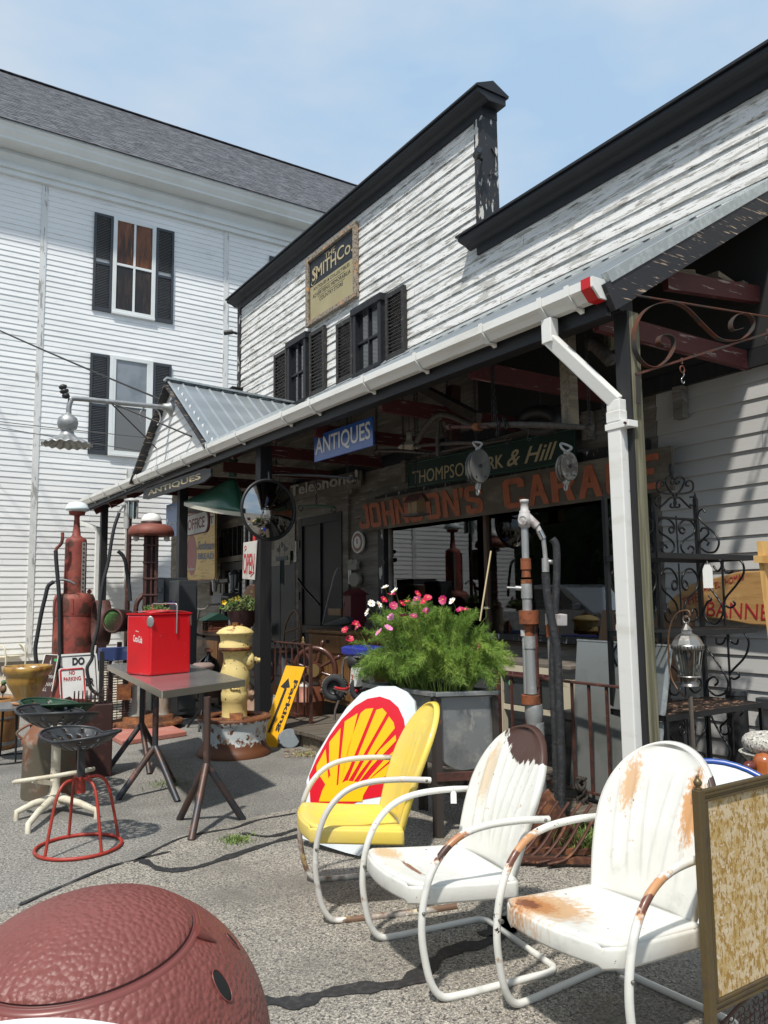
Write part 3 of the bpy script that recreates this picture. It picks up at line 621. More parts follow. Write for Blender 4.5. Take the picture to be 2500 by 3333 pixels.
m_c2seat = wear(mat('chipped_white_enamel', wc, .42, 0, chip, coat=.1, bump=(22, .25, .004)), [((.58, .42, .26), (-.05, .17, .42), (.06, .06, .2), 2.2, 70, .3), ((.26, .13, .08), (-.02, -.02, .42), (.015, .09, .2), 3, (120, 24, 30), .08)])
m_c2back = wear(mat('white_enamel_back', wc, .42, 0, chip, coat=.1, bump=(22, .25, .004)), [(BRN, (.56, -.05, .93), (.4, .17, .155), .9, (18, 34, 9), .02), (BRN, (.56, -.19, .86), (.4, .06, .07), .8, 25, .02), ((.56, .36, .18), (.5, .155, .72), (.3, .016, .10), 2.0, 70, .2), ((.60, .50, .36), (.5, .14, .70), (.3, .035, .12), 1.6, 90, .4)])
m_c2fr = wear(mat('white_enamel_frame', wc, .42, 0, chip, coat=.1, bump=(22, .25, .004)), [((.42, .19, .09), (-.02, -.30, .57), (.12, .021, .06), 2.2, 60, .15), (BRN, (-.04, -.298, .55), (.05, .016, .03), 2.4, 60, .05)])
m_c3seat = wear(mat('rust_stained_white_seat', wc, .42, 0, chip, coat=.1, bump=(22, .25, .004)), [((.56, .36, .20), (-.02, .12, .42), (.14, .13, .2), 2.2, (26, 60, 26), .30), ((.46, .21, .08), (-.06, .15, .42), (.08, .075, .2), 2.0, (60, 90, 60), .18), ((.20, .07, .03), (-.075, .165, .42), (.045, .04, .2), 2.2, 80, .1)])
m_c3back = wear(mat('rust_stained_white_back', wc, .42, 0, chip, coat=.1, bump=(22, .25, .004)), [((.58, .38, .22), (.5, .13, .76), (.3, .035, .09), 2.2, (60, 90, 40), .25), ((.56, .30, .13), (.5, -.15, .72), (.3, .040, .12), 2.2, (60, 90, 34), .2), ((.30, .12, .05), (.5, -.145, .79), (.3, .010, .05), 2.4, 90, .15), ((.08, .05, .04), (.5, -.205, .83), (.3, .012, .04), 2, 40, .05)])
m_c3fr = wear(mat('rust_streaked_white_frame', wc, .42, 0, chip+[((.03, .025, .022), 16, .66, .665, 5)], coat=.15), [((.50, .25, .11), (-.02, -.30, .57), (.13, .023, .07), 2.2, 60, .2), ((.50, .25, .11), (-.02, .276, .57), (.13, .023, .07), 2.2, 60, .2), ((.14, .05, .03), (-.04, -.298, .55), (.05, .017, .03), 2.4, 60, .06), ((.14, .05, .03), (-.04, .28, .54), (.04, .016, .03), 2.4, 60, .06)])
m_yel = mat('worn_yellow_enamel', (.80, .60, .10), .4, 0, [((.72, .56, .16), 5, .45, .7), ((.46, .40, .20), 12, .64, .78), ((.30, .27, .14), (5, 30, 30), .70, .76)], coat=.15)
m_yelfr = mat('worn_bare_tube', (.60, .58, .54), .42, .15, [((.19, .115, .075), (2.4, 2.4, 2.4), .50, .56, 5), ((.62, .46, .18), 7, .58, .66), ((.75, .73, .68), 11, .60, .63)])
def lawn_chair(label, ms, mbk, mf, flutes, broken=False, rot=0):
    t = thing('lawn_chair', label, 'chair', group='metal lawn chairs in a row')
    def side(s):
        y = .288*s; return [(.47, y, .60), (.33, y, .612), (.18, y, .612), (.07, y, .592), (-.01, y, .545), (-.07, y, .47), (-.105, y, .37), (-.115, y, .26), (-.10, y, .15), (-.075, y, .07), (-.03, y, .022), (.05, y, .0135), (.2, y, .0135), (.42, y, .0135)]
    P = spl(side(1), 6); Q = spl(side(-1), 6)
    c1_ = [(.46, .283, .0135), (.485, .26, .0135), (.495, .22, .0135)]; c2_ = [(.495, -.22, .0135), (.485, -.26, .0135), (.46, -.283, .0135)]
    f = MB()
    if not broken: f.tube(P+[Vector(v) for v in spl(c1_+[(.495, 0, .0135)]+c2_, 5)]+Q[::-1], .0142, 10)
    else:
        f.tube(P+[Vector((.56, .275, .0135)), Vector((.60, .26, .014)), Vector((.615, .21, .016))], .0142, 10); f.tube(Q+[Vector((.56, -.274, .0135)), Vector((.60, -.27, .014))], .0142, 10)
    part('frame', f, mf, t)
    def W(x):  # seat outline half-width
        return .262
    def seat(u, v):
        x = -.125+.46*u; a = v*2-1
        w = .248*(1-max(0, (.10-u)/.10)**2.2*.20)
        y = a*w; bow = -.028*(1-a*a)*(1-u)**6
        z = .425-.045*u-.022*(1-a*a)*sin(pi*min(1, u*1.05))
        z -= .012*max(0, (.06-u)/.06)**2+.010*max(0, (abs(a)-.9)/.1)**2
        if flutes: z += .004*math.exp(-((abs(y)-.03-.17*u)/.012)**2)*sin(pi*u)
        return Vector((x+bow, y, z))
    sm = MB(); NU, NV = 26, 30; sm.grid(seat, NU, NV)
    rim = [seat(0, j/NV) for j in range(NV+1)]+[seat(i/NU, 1) for i in range(1, NU+1)]
    rim2 = [seat(i/NU, 0) for i in range(NU, 0, -1)]+rim
    def drop(p, i):
        c = Vector((.1, 0, 0)); d = (Vector((p.x, p.y, 0))-c).normalized(); return [p, p+d*.004-Vector((0, 0, .012)), p+d*.005-Vector((0, 0, .058)), p+d*.002-Vector((0, 0, .066))]
    rows_ = [drop(p, i) for i, p in enumerate(rim2)]; vs = [p for r in rows_ for p in r]
    sm.add(vs, [(i*4+k, (i+1)*4+k, (i+1)*4+k+1, i*4+k+1) for i in range(len(rows_)-1) for k in range(3)], True)
    part('seat', sm, ms, t, solid=.003)
    def back(u, v):
        u = 1-(1-u)**1.7; a = v*2-1; hgt = .57
        h = u*hgt; w = .245
        if u > .52: k = (u-.52)/.48; w *= sqrt(max(0, 1-k**2.15))
        else: w *= 1-.13*(1-u/.52)**1.5
        y = a*w; x = .335+.23*u-.03*sin(pi*u)+.035*(a*a)*(-1)*(1-u)*.5+.018*(1-a*a)
        if flutes == 1: x -= .009*sum(math.exp(-((abs(y)-c0-(h-.12)*.10)/.008)**2) for c0 in (.015, .075, .14))*min(1, max(0, (h-.05)/.1))*min(1, max(0, (hgt-.07-h)/.07))
        if flutes == 2: x -= .010*max(0, sin((y+.04)/.08*4*2*pi))*(1 if abs(y) < .055 else 0)*(1 if .06 < h < hgt-.09 else 0)
        return Vector((x, y, .365+h*.97))
    bk = MB(); bk.grid(back, 46, 56)
    e = [back(i/46, 0) for i in range(0, 47)]+[back(i/46, 1) for i in range(45, -1, -1)]
    vs = []; 
    for p in e:
        c = Vector((p.x, 0, .6)); d = (p-c).normalized(); vs += [p, p+d*.006+Vector((.006, 0, 0)), p+d*.007+Vector((.032, 0, 0))]
    bk.add(vs, [(i*3+k, (i+1)*3+k, (i+1)*3+k+1, i*3+k+1) for i in range(len(e)-1) for k in range(2)], True)
    part('backrest', bk, mbk, t, solid=.003)
    for s in (-1, 1):
        for (x, z) in ((-.112, .335), (.445, .602)):
            part('bolt', MB().cyl((x, s*.288-s*.03, z), (x, s*.288+s*.0165, z), .0075, n=8).ell((x, s*.288+s*.0165, z), (.006, .003, .006), 8, 6), mat('steel_bolt', (.25, .24, .22), .4, .8), t)
    for s in (-1, 1):
        part('arm_bracket', MB().cyl((.44, s*.235, .60), (.44, s*.285, .60), .008, n=8), mf, t)
    return t
ch = lawn_chair('white metal lawn chair with a big brown bare patch across the top of its backrest', m_c2seat, m_c2back, m_c2fr, 1)
ch.location = (1.935, 2.755, 0); ch.rotation_euler.z = -.16
ch3 = lawn_chair('white metal lawn chair with a rust-orange stained seat, beside the folding screen', m_c3seat, m_c3back, m_c3fr, 1)
ch3.location = (2.09, 2.0, 0); ch3.rotation_euler.z = .04
ch1 = lawn_chair('yellow metal lawn chair with a bare brown tube frame, before the shell sign', m_yel, m_yel, m_yelfr, 2, True)
ch1.location = (1.99, 3.58, 0); ch1.rotation_euler.z = -.34; ch1.scale = (.97, .96, 1.03)
# price tag on the arm of the second chair
def tag_mesh(p, w, h, n):
    p = Vector(p); n = Vector(n).normalized(); r = n.cross(Vector((0, 0, 1))).normalized()
    return MB().prism([p+r*a*w+Vector((0, 0, b*h)) for a, b in ((-.5, -1), (.5, -1), (.5, -.2), (.25, 0), (-.25, 0), (-.5, -.2))], n*.001)
m_paper = mat('white_card', (.80, .79, .76), .7); m_string = mat('string', (.6, .58, .5), .9); m_ink = mat('ink', (.05, .05, .07), .7)
def tag(p, w, h, L, label, n=(-.6, -.8, .1), par=None):
    t = thing('price_tag', label, 'tag', p)
    part('card', tag_mesh((p[0], p[1], p[2]-L), w, h, n), m_paper, t)
    part('string', MB().tube([p, (p[0]+.003, p[1], p[2]-L*.5), (p[0], p[1], p[2]-L-.004)], .0012, 5), m_string, t)
    return t
p = PL(q('I', 918, 375), (2.22, 3.0, 0), (1, 0, 0)); tg = tag((p.x, p.y, p.z), .026, .055, .012, 'small white price tag hanging under the far arm of the brown-topped white chair')
# ---------------------------------------------------------------- folding screen at the right edge
SY = 1.62
p0 = YP(q('J', 1225, 500), SY); hh = p0.z
m_brass = mat('bronze_frame', (.155, .115, .055), .45, .6, [((.07, .05, .03), 12, .5, .65)])
m_fab = mat('cream_brocade', (.56, .45, .29), .7, 0, [((.46, .32, .13), (14, 14, 17), .46, .56, 6, .7), ((.34, .20, .045), (52, 52, 30), .525, .55, 6, .66), ((.62, .53, .40), (38, 38, 60), .60, .63), ((.28, .16, .035), (95, 95, 34), .585, .60, 4)], bump=(150, .2, .002))
dirX = Vector((1, -.02, 0)).normalized()
fs = thing('folding_screen', 'bronze framed folding screen with gold leafy brocade fabric at the right edge', 'screen', (p0.x, SY, 0))
x0 = p0.x+.012; x1 = x0+.62
mb = MB()
for xx in (x0, x1): mb.bb(xx-.016, xx+.016, SY-.014, SY+.014, .05, hh); 
part('post', mb.__class__().bb(x0-.016, x0+.016, SY-.014, SY+.014, .02, hh), m_brass, fs, bev=.003); part('post', MB().bb(x1-.016, x1+.016, SY-.014, SY+.014, .02, hh), m_brass, fs, bev=.003)
zb = YP(q('J', 1270, 1865), SY).z
for (za, zc) in ((zb-.0, zb+.035), (hh-.04, hh-.004)):
    mb = MB()
    for k in range(4): w = (zc-za)/4; mb.bb(x0+.0165, x1-.0165, SY-.012+.003*(k % 2), SY+.012, za+k*w, za+(k+.8)*w)
    part('rail', mb, m_brass, fs)
for i, xx in enumerate((x0+.026, x1-.026)):
    mb = MB(); mb.bb(xx-.009, xx-.003, SY-.013, SY+.01, zb+.036, hh-.041); mb.bb(xx+.001, xx+.007, SY-.011, SY+.01, zb+.036, hh-.041); part('inner_stile', mb, m_brass, fs)
part('fabric_panel', MB().bb(x0+.035, x1-.035, SY-.002, SY+.006, zb+.036, hh-.041), m_fab, fs)
mb = MB(); mb.lathe((x0, SY, hh), [(.012, 0), (.014, .004), (.006, .008), (.012, .014), (.014, .022), (.010, .030), (.004, .035), (.006, .040), (.001, .046)], 14); part('finial', mb, m_brass, fs)
# filigree fire grate below it
mb = MB()
for i in range(22):
    for j in range(5):
        c = Vector((x0+.10+i*.028+RU(-.004, .004), SY+.05, .02+j*.022+i*.003)); mb.ring(c, .0125, .0022, (0, 1, 0), 8, 4, a0=RU(0, 3), a1=RU(4.5, 6.2))
mb.bb(x0+.08, x0+.8, SY+.045, SY+.055, .0, .012); mb.tube(spl([(x0+.08, SY+.05, .10), (x0+.3, SY+.05, .16), (x0+.6, SY+.05, .19), (x0+.8, SY+.05, .18)], 6), .006, 6)
single('filigree_panel', 'low brown filigree metal panel under the folding screen', 'metal panel', mb, mat('brown_filigree', (.10, .05, .035), .6, .2), (x0+.4, SY+.05, 0))
# ---------------------------------------------------------------- football toy chest in the near corner
FC = Vector((.478, 1.997, .413)); FR = (.441, .399, .393); FA = .48
Rf = Matrix.Rotation(FA, 3, 'Z')
def hitf(uv):
    d = Rf.transposed()@ray(*uv); e = Rf.transposed()@(EYE-FC); d2 = Vector([d[i]/FR[i] for i in range(3)]); e2 = Vector([e[i]/FR[i] for i in range(3)])
    a, b, c = d2.dot(d2), 2*d2.dot(e2), e2.dot(e2)-1; D = b*b-4*a*c
    if D < 0: return None
    return e2+d2*((-b-sqrt(D))/(2*a))
h3 = [hitf(q('K', *xy)) for xy in ((1085, 500), (600, 842), (40, 910))]
pn = (h3[1]-h3[0]).cross(h3[2]-h3[0]).normalized(); pn = pn if pn.z > 0 else -pn
th0 = math.acos(max(-1, min(1, pn.dot(h3[0]))))
pa_, pb_, pc_ = basis(pn)
def fpt(th, ph, r=1.):
    w = (pa_*cos(ph)+pb_*sin(ph))*sin(th)+pc_*cos(th); return FC+Rf@Vector((w.x*FR[0]*r, w.y*FR[1]*r, w.z*FR[2]*r))
m_fb = mat('pebbled_brown_plastic', (.165, .046, .038), .5, 0, [((.20, .06, .05), 3, .4, .7)], vor=(72, .8, .006), spec=.5)
m_fbs = mat('smooth_brown_plastic', (.165, .046, .038), .35)
fb = thing('football_toy_chest', 'big brown football shaped toy chest with pebbled lid in the near corner', 'toy chest', (FC.x, FC.y, 0))
part('lid', MB().grid(lambda u, v: fpt(th0*.985*max(v, 1e-4), 2*pi*u, 1.012-.012*max(0, (v-.93)/.07)**2), 96, 40), m_fb, fb)
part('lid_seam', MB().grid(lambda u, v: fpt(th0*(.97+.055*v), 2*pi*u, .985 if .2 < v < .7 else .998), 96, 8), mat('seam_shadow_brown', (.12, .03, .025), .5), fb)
part('rim', MB().grid(lambda u, v: fpt(th0+.012+.045*v, 2*pi*u, 1.004-.008*(2*v-1)**2), 96, 6), m_fbs, fb)
part('body', MB().grid(lambda u, v: fpt(th0+.03+(pi-th0-.031)*v, 2*pi*u, 1), 96, 60), m_fb, fb)
S3 = [hitf(q('K', *xy)) for xy in ((10, 1008), (300, 988), (600, 1012))]
sn_ = (S3[1]-S3[0]).cross(S3[2]-S3[0]).normalized(); sn_ = sn_ if sn_.z > 0 else -sn_; sd0 = sn_.dot(S3[0]); qa, qb, qc = basis(sn_)
a_m = [atan2(s.dot(qb), s.dot(qa)) for s in S3]; am_ = a_m[1]
def stripe(u, v):
    d = sd0-.30*v; r = sqrt(max(0, 1-d*d)); a = am_+(u-.5)*2.6; w = ((qa*cos(a)+qb*sin(a))*r+qc*d)*1.008; return FC+Rf@Vector((w.x*FR[0], w.y*FR[1], w.z*FR[2]))
part('white_stripe', MB().grid(stripe, 60, 8), mat('white_plastic', (.80, .80, .80), .35), fb, solid=.006)
h2 = hitf(q('K', 760, 252))
if False:
    n2 = h2; a, b, c = basis(n2)
    def patch(u, v):
        w = (h2+a*(u-.5)*.13+b*(v-.5)*.03).normalized()*1.016; return FC+Rf@Vector((w.x*FR[0], w.y*FR[1], w.z*FR[2]))
    part('white_lace', MB().grid(patch, 8, 4), mat('white_plastic', (.8, .8, .8), .35), fb, solid=.01)
for xy, s in (((1262, 800), .045), ((1322, 545), .030)):
    h = hitf(q('K', *xy)); 
    if h is None: continue
    P = FC+Rf@Vector([h[i]*FR[i] for i in range(3)]); nn = (Rf@Vector([h[i]/FR[i] for i in range(3)])).normalized(); a = nn.cross(Vector((0, 0, 1))).normalized(); b = nn.cross(a)
    R = Matrix((a, b, nn)).transposed()
    part('finger_hole', MB().ell(P, (s*.45, s*.8, .0025), 20, 8, R), mat('pit_black', (.004, .004, .004), .9), fb)
    part('hole_rim', MB().tube([P+a*cos(2*pi*i/24)*s*.47+b*sin(2*pi*i/24)*s*.83+nn*.001 for i in range(24)], .0016, 6, closed=True), m_fbs, fb)
h = hitf(q('K', 1150, 512))
P = FC+Rf@Vector([h[i]*FR[i] for i in range(3)]); P2h = hitf(q('K', 1215, 545)); P2 = FC+Rf@Vector([P2h[i]*FR[i] for i in range(3)])
part('lid_notch', MB().tube([P.lerp(P2, -.6), P, P2], [.022, .020, .008], 10, flat=.8), m_fbs, fb)
# ---------------------------------------------------------------- galvanised planter on angle-iron legs, cosmos
PF = G(q('H', 875, 1440)); zr = ZAT(PF, q('H', 860, 572)[1])
PR = G(q('H', 1235, 560), zr); PLf = G(q('H', 440, 515), zr)
eR = (PR-Vector((PF.x, PF.y, zr))); wR = eR.length; eR.normalize(); eL = (PLf-Vector((PF.x, PF.y, zr))); wL = min(eL.length, 1.15); eL.normalize()
m_galv = mat('galvanised_steel', (.26, .27, .27), .42, .55, [((.36, .36, .34), 9, .5, .62), ((.17, .18, .18), 5, .5, .65), ((.45, .43, .38), (14, 14, 5), .64, .72)])
pt = thing('planter', 'galvanised steel trough planter standing on dark angle iron legs', 'planter', (PF.x, PF.y, 0))
O = Vector((PF.x, PF.y, 0)); zb_ = ZAT(PF+eR*wR*.5, q('H', 1000, 1030)[1])
def uprof(s, w0=.02):  # U outline across the width
    pts = []; r = (wR-2*w0)/2; c = wR/2; d = zr-zb_
    for i in range(25):
        a = pi*i/24; pts.append((c-r*cos(a), zb_+r*.95-sin(a)*r*.95))
    return [(w0, zr)]+pts+[(wR-w0, zr)]
U = uprof(0); mb = MB(); n = len(U); vs = []
for t in (.03, wL-.03): vs += [O+eL*t+eR*a+Vector((0, 0, b)) for a, b in U]
mb.add(vs, [(i, i+1, n+i+1, n+i) for i in range(n-1)], True); mb.add(vs[:n], [tuple(range(n))]); mb.add(vs[n:], [tuple(range(n))])
part('tub', mb, m_galv, pt)
mb = MB(); z = zr
for a, b in ((O, O+eR*wR), (O, O+eL*wL), (O+eR*wR, O+eR*wR+eL*wL), (O+eL*wL, O+eL*wL+eR*wR)): mb.bar(a+Vector((0, 0, z)), b+Vector((0, 0, z)), .05, .028)
part('rim', mb, m_galv, pt, bev=.004)
part('soil', MB().add([O+Vector((0, 0, zr-.02)), O+eR*wR+Vector((0, 0, zr-.02)), O+eR*wR+eL*wL+Vector((0, 0, zr-.02)), O+eL*wL+Vector((0, 0, zr-.02))], [(0, 1, 2, 3)]), mat('soil', (.05, .035, .025), .95), pt)
m_angle = mat('dark_angle_iron', (.055, .045, .04), .6, .3, [((.12, .05, .03), 12, .6, .7)])
for a, b in ((0, 0), (1, 0), (0, 1), (1, 1)):
    c = O+eR*wR*a+eL*wL*b; mb = MB(); R = Matrix((eR, eL, Vector((0, 0, 1)))).transposed()
    mb.box(c+eR*(.02 if a == 0 else -.02)+Vector((0, 0, zr/2-.01)), (.04, .006, zr-.03), R); mb.box(c+eL*(.02 if b == 0 else -.02)+Vector((0, 0, zr/2-.01)), (.006, .04, zr-.03), R); part('leg', mb, m_angle, pt)
for t in (0, wL): 
    mb = MB(); mb.bar(O+eL*t+Vector((0, 0, zb_-.03)), O+eL*t+eR*wR+Vector((0, 0, zb_-.03)), .03, .05); part('crossbar', mb, m_rustrail, pt)
# cosmos: thousands of thread leaves
cosm = thing('cosmos_plants', 'feathery green cosmos with pink, crimson and white flowers filling the steel planter', 'flowers', (PF.x, PF.y, zr))
m_leaf = mat('cosmos_green', (.13, .24, .028), .6, 0, [((.19, .32, .04), 3, .4, .6), ((.07, .15, .02), 6, .5, .65)])
m_leaf2 = mat('cosmos_light_green', (.26, .38, .06), .6, 0, [((.17, .28, .045), 5, .45, .6)])
rs = random.Random(3)
mid = O+eR*wR*.5+eL*wL*.46
topz = ZAT(mid, q('H', 760, -5)[1])
def blade(mb, p, d, L, w):
    s = d.cross(Vector((rs.uniform(-1, 1), rs.uniform(-1, 1), rs.uniform(-1, 1))))
    if s.length < 1e-3: return
    s.normalize(); m = p+d*L*.55+Vector((0, 0, .12*L)); e = p+d*L-Vector((0, 0, .10*L))
    mb.add([p-s*w*.5, p+s*w*.5, m+s*w*.5, m-s*w*.5, e], [(0, 1, 2, 3), (3, 2, 4)])
fol, fol2, stm = MB(), MB(), MB()
for i in range(270):
    a = rs.uniform(0, 2*pi); r = sqrt(rs.random()); h = (topz-zr)*(1-.38*r*r)*rs.uniform(.66, 1.0)
    if r > .7: h *= rs.uniform(.15, 1)
    tip = mid+eR*cos(a)*r*wR*1.14+eL*sin(a)*r*wL*.66; tip.z = zr+h
    b0 = mid+eR*cos(a)*r*wR*.42+eL*sin(a)*r*wL*.42; b0.z = zr-.02
    m0 = b0.lerp(tip, .55)+Vector((0, 0, .10+.05*rs.random()))
    pth = spl([b0, m0, tip], 9); stm.tube(pth, [.003-.0018*k/len(pth) for k in range(len(pth))], 4)
    M_ = fol2 if rs.random() < .33 else fol; dens = rs.choice((7, 11, 15)); nn_ = len(pth)
    for k in range(3, nn_):
        p = pth[k]; t_ = (pth[min(k+1, nn_-1)]-pth[k-1]).normalized()
        for j in range(dens):
            o = Vector((rs.uniform(-1, 1), rs.uniform(-1, 1), rs.uniform(-.7, .8))); o = (o-t_*o.dot(t_)).normalized(); d = (o*rs.uniform(.5, 1)+t_*rs.uniform(.3, 1.1)).normalized(); L = rs.uniform(.035, .075)*(1-.3*k/nn_); q0 = p+t_*rs.uniform(-.012, .012)
            blade(M_, q0, d, L, .0017)
            if j % 2: e = d.cross(o if abs(d.dot(o)) < .95 else t_).normalized(); blade(M_, q0+d*L*.45, (d+e*.8).normalized(), L*.5, .0013); blade(M_, q0+d*L*.45, (d-e*.8).normalized(), L*.5, .0013)
part('foliage', fol, m_leaf, cosm); part('light_foliage', fol2, m_leaf2, cosm); part('stems', stm, mat('stem_green', (.13, .2, .04), .7), cosm)
pet = {'m': mat('magenta_petal', (.42, .012, .10), .55), 'c': mat('crimson_petal', (.50, .008, .06), .55), 'p': mat('pink_petal', (.72, .22, .46), .55), 'w': mat('white_petal', (.84, .82, .76), .55), 'd': mat('plum_petal', (.33, .03, .12), .55)}
m_eye = mat('flower_eye', (.72, .38, .03), .7)
fl = [(205, 35, 'w', 'T'), (495, 300, 'w', 'T'), (275, 545, 'w', 'T'), (395, 565, 'w', 'T'), (222, 680, 'w', 'T'), (470, 485, 'c', 'T'), (590, 410, 'm', 'T'), (640, 350, 'w', 'T'), (620, 580, 'm', 'T'), (740, 545, 'c', 'T'), (820, 520, 'c', 'T'), (980, 480, 'd', 'T'), (990, 400, 'c', 'T'), (1150, 455, 'c', 'T'), (1095, 515, 'c', 'T'), (1385, 485, 'm', 'T'), (1530, 510, 'w', 'T'), (585, 760, 'p', 'T'), (540, 925, 'p', 'T'), (400, 990, 'p', 'T'), (930, 740, 'd', 'T'), (1125, 660, 'd', 'T'), (770, 740, 'd', 'T'), (945, 560, 'w', 'T'), (1640, 640, 'd', 'T'), (45, 870, 'c', 'T'), (1040, 65, 'm', 'H'), (1165, 60, 'w', 'H'), (1130, 280, 'm', 'H'), (905, 12, 'm', 'H'), (320, 185, 'c', 'H'), (345, 240, 'c', 'H'), (380, 150, 'c', 'H'), (395, 170, 'd', 'H'), (1010, 66, 'm', 'H')]
for k, (x, y, c, z_) in enumerate(fl):
    if (x, y) == (205, 35): continue
    uv = q(z_, x, y)
    t = rs.uniform(-.42, -.16); P = PL(uv, (mid.x+t, mid.y+t*.5, 0), (.6, .8, 0))
    toe = (EYE-P).normalized(); nn = (Vector((-.3, -.3, .8))+toe*.15+Vector((rs.uniform(-.8, .8), rs.uniform(-.8, .8), rs.uniform(-.4, .3)))).normalized()
    a, b, _ = basis(nn); mb = MB(); R_ = rs.uniform(.024, .031); ph = rs.random()
    for i in range(8):
        th = 2*pi*(i+ph)/8; d = a*cos(th)+b*sin(th); s_ = nn.cross(d); cup = rs.uniform(.1, .45)
        pts = []
        for (l, w) in ((.08, .05), (.5, .30), (.85, .36), (1.0, .22)): pts.append((P+d*R_*l+nn*R_*cup*l-s_*R_*w*.8, P+d*R_*l+nn*R_*cup*l+s_*R_*w*.8))
        vs = [v for pr in pts for v in pr]; mb.add(vs, [(2*j, 2*j+2, 2*j+3, 2*j+1) for j in range(3)], True)
    f = part('flower', mb, pet[c], cosm); part('flower_centre', MB().ell(P+nn*.003, .006, 8, 6), m_eye, f)
    b0 = mid.lerp(Vector((P.x, P.y, 0)), .75); b0.z = P.z-rs.uniform(.16, .3); part('flower_stem', MB().tube([P-nn*.003, P-nn*.03-Vector((0, 0, .02)), b0], .0014, 5), MATS['stem_green'], f)
single('garden_stake', 'thin pale wooden stake sticking up out of the cosmos', 'stake', MB().tube([PL(q('D', 805, 1505), (mid.x+.1, mid.y, 0), (.6, .8, 0)), PL(q('D', 875, 1060), (mid.x+.1, mid.y, 0), (.6, .8, 0))], .006, 8), mat('bamboo', (.62, .50, .30), .6), (mid.x, mid.y, zr))
# ---------------------------------------------------------------- shell sign leaning on the planter
m_swhite = mat('enamel_white', (.66, .70, .72), .22, 0, [((.54, .60, .64), 4, .5, .7)], coat=.3); m_sred = mat('enamel_red', (.60, .010, .022), .18, coat=.5); m_syel = mat('enamel_yellow', (.90, .46, .008), .2, coat=.5)
sb_ = G(q('H', 395, 1530)); 
SN = Vector((-.86, -.40, .34)).normalized()
S0 = Vector((2.56, 4.12, .45)); 
def sp_(uv, off=0.): 
    p = PL(uv, S0, SN); return p+SN*off
out = [(38, 1350), (92, 1180), (88, 1090), (150, 930), (240, 780), (330, 650), (420, 560), (520, 522), (620, 522), (690, 555), (735, 610), (745, 700), (750, 850), (745, 1050), (720, 1200), (640, 1320), (540, 1430), (465, 1465), (440, 1500), (400, 1540), (320, 1520), (225, 1490), (60, 1435)]
sg = thing('shell_sign', 'big round white sign with a red and yellow scallop shell, leaning behind the yellow chair', 'sign', (S0.x, S0.y, 0))
part('backing', MB().prism([sp_(q('H', *xy)) for xy in [(q_[0], q_[1]) for q_ in out]], -SN*.02), m_swhite, sg)
red = [(105, 1060), (160, 960), (235, 820), (320, 700), (400, 625), (480, 590), (560, 590), (620, 620), (665, 680), (690, 780), (700, 900), (690, 1030), (650, 1140), (580, 1200), (430, 1205), (240, 1310), (110, 1260), (130, 1170)]
red = [(105, 1060), (150, 960), (225, 825), (300, 722), (380, 642), (455, 598), (530, 585), (590, 605), (640, 650), (672, 720), (690, 830), (690, 960), (670, 1070), (620, 1150), (590, 1175), (430, 1203), (240, 1280), (112, 1215)]
part('red_field', MB().prism([sp_(q('H', *xy), .003) for xy in red], -SN*.004), m_sred, sg)
base = (245, 1215)
rays_ = [[(150, 1030), (152, 1000), (205, 900), (228, 1150)], [(226, 1010), (227, 860), (295, 775), (270, 1130), (250, 1150)], [(288, 1030), (320, 735), (398, 685), (300, 1100), (280, 1130)], [(340, 890), (415, 685), (445, 660), (492, 655), (345, 1020), (295, 1120)], [(435, 850), (510, 665), (545, 655), (572, 685), (385, 1020), (330, 1110)], [(490, 870), (585, 705), (612, 740), (620, 775), (420, 1030), (350, 1130)], [(530, 905), (625, 815), (628, 850), (475, 1010), (370, 1145)], [(560, 960), (617, 910), (617, 945), (500, 1050), (390, 1160)], [(590, 985), (610, 975), (598, 1010), (575, 1055), (470, 1120), (350, 1180)]]
for r in rays_: part('yellow_ray', MB().prism([sp_(q('H', *xy), .0055) for xy in r], -SN*.002), m_syel, sg)
part('yellow_base', MB().prism([sp_(q('H', *xy), .0060) for xy in [(165, 1215), (185, 1150), (232, 1060), (270, 1120), (330, 1090), (420, 1100), (470, 1112), (430, 1180), (425, 1215)]], -SN*.002), m_syel, sg)
def lz(p, prof, z0=0):
    out = []
    for r, v in prof: z = ZAT(p, v); out.append((r*PX((p[0], p[1], z)), z-z0))
    return out
def vz(p, v): return (p[0], p[1], ZAT(p, v))
XA, YA, ZA = Vector((1, 0, 0)), Vector((0, 1, 0)), Vector((0, 0, 1))
def cr(p):   # rightward direction seen from the eye at p
    d = Vector((p[0], p[1], 0)).normalized(); return Vector((d.y, -d.x, 0))
rustL = [((.13, .048, .02), 9, .52, .60, 7), ((.05, .028, .02), 24, .60, .70)]
m_hyd = mat('weathered_yellow_hydrant', (.70, .55, .22), .62, 0, [((.60, .46, .18), 5, .4, .7), ((.34, .17, .06), 11, .60, .68, 8), ((.11, .045, .025), 24, .625, .64, 8, .62)], bump=(60, .35, .004))
m_rust = mat('deep_rust', (.13, .045, .018), .85, 0, [((.24, .085, .022), 17, .45, .6), ((.055, .024, .014), 9, .5, .65)], bump=(50, .6, .006))
m_rim = wear(mat('white_rim_with_rust', (.58, .62, .62), .5, 0, [((.36, .25, .16), 8, .56, .66), ((.14, .05, .02), 17, .575, .60, 7)]), [((.14, .05, .02), (0, 0, .02), (10, 10, .12), 2.6, 20, .10), ((.14, .05, .02), (0, 0, .385), (10, 10, .05), 2.0, 24, .10)])
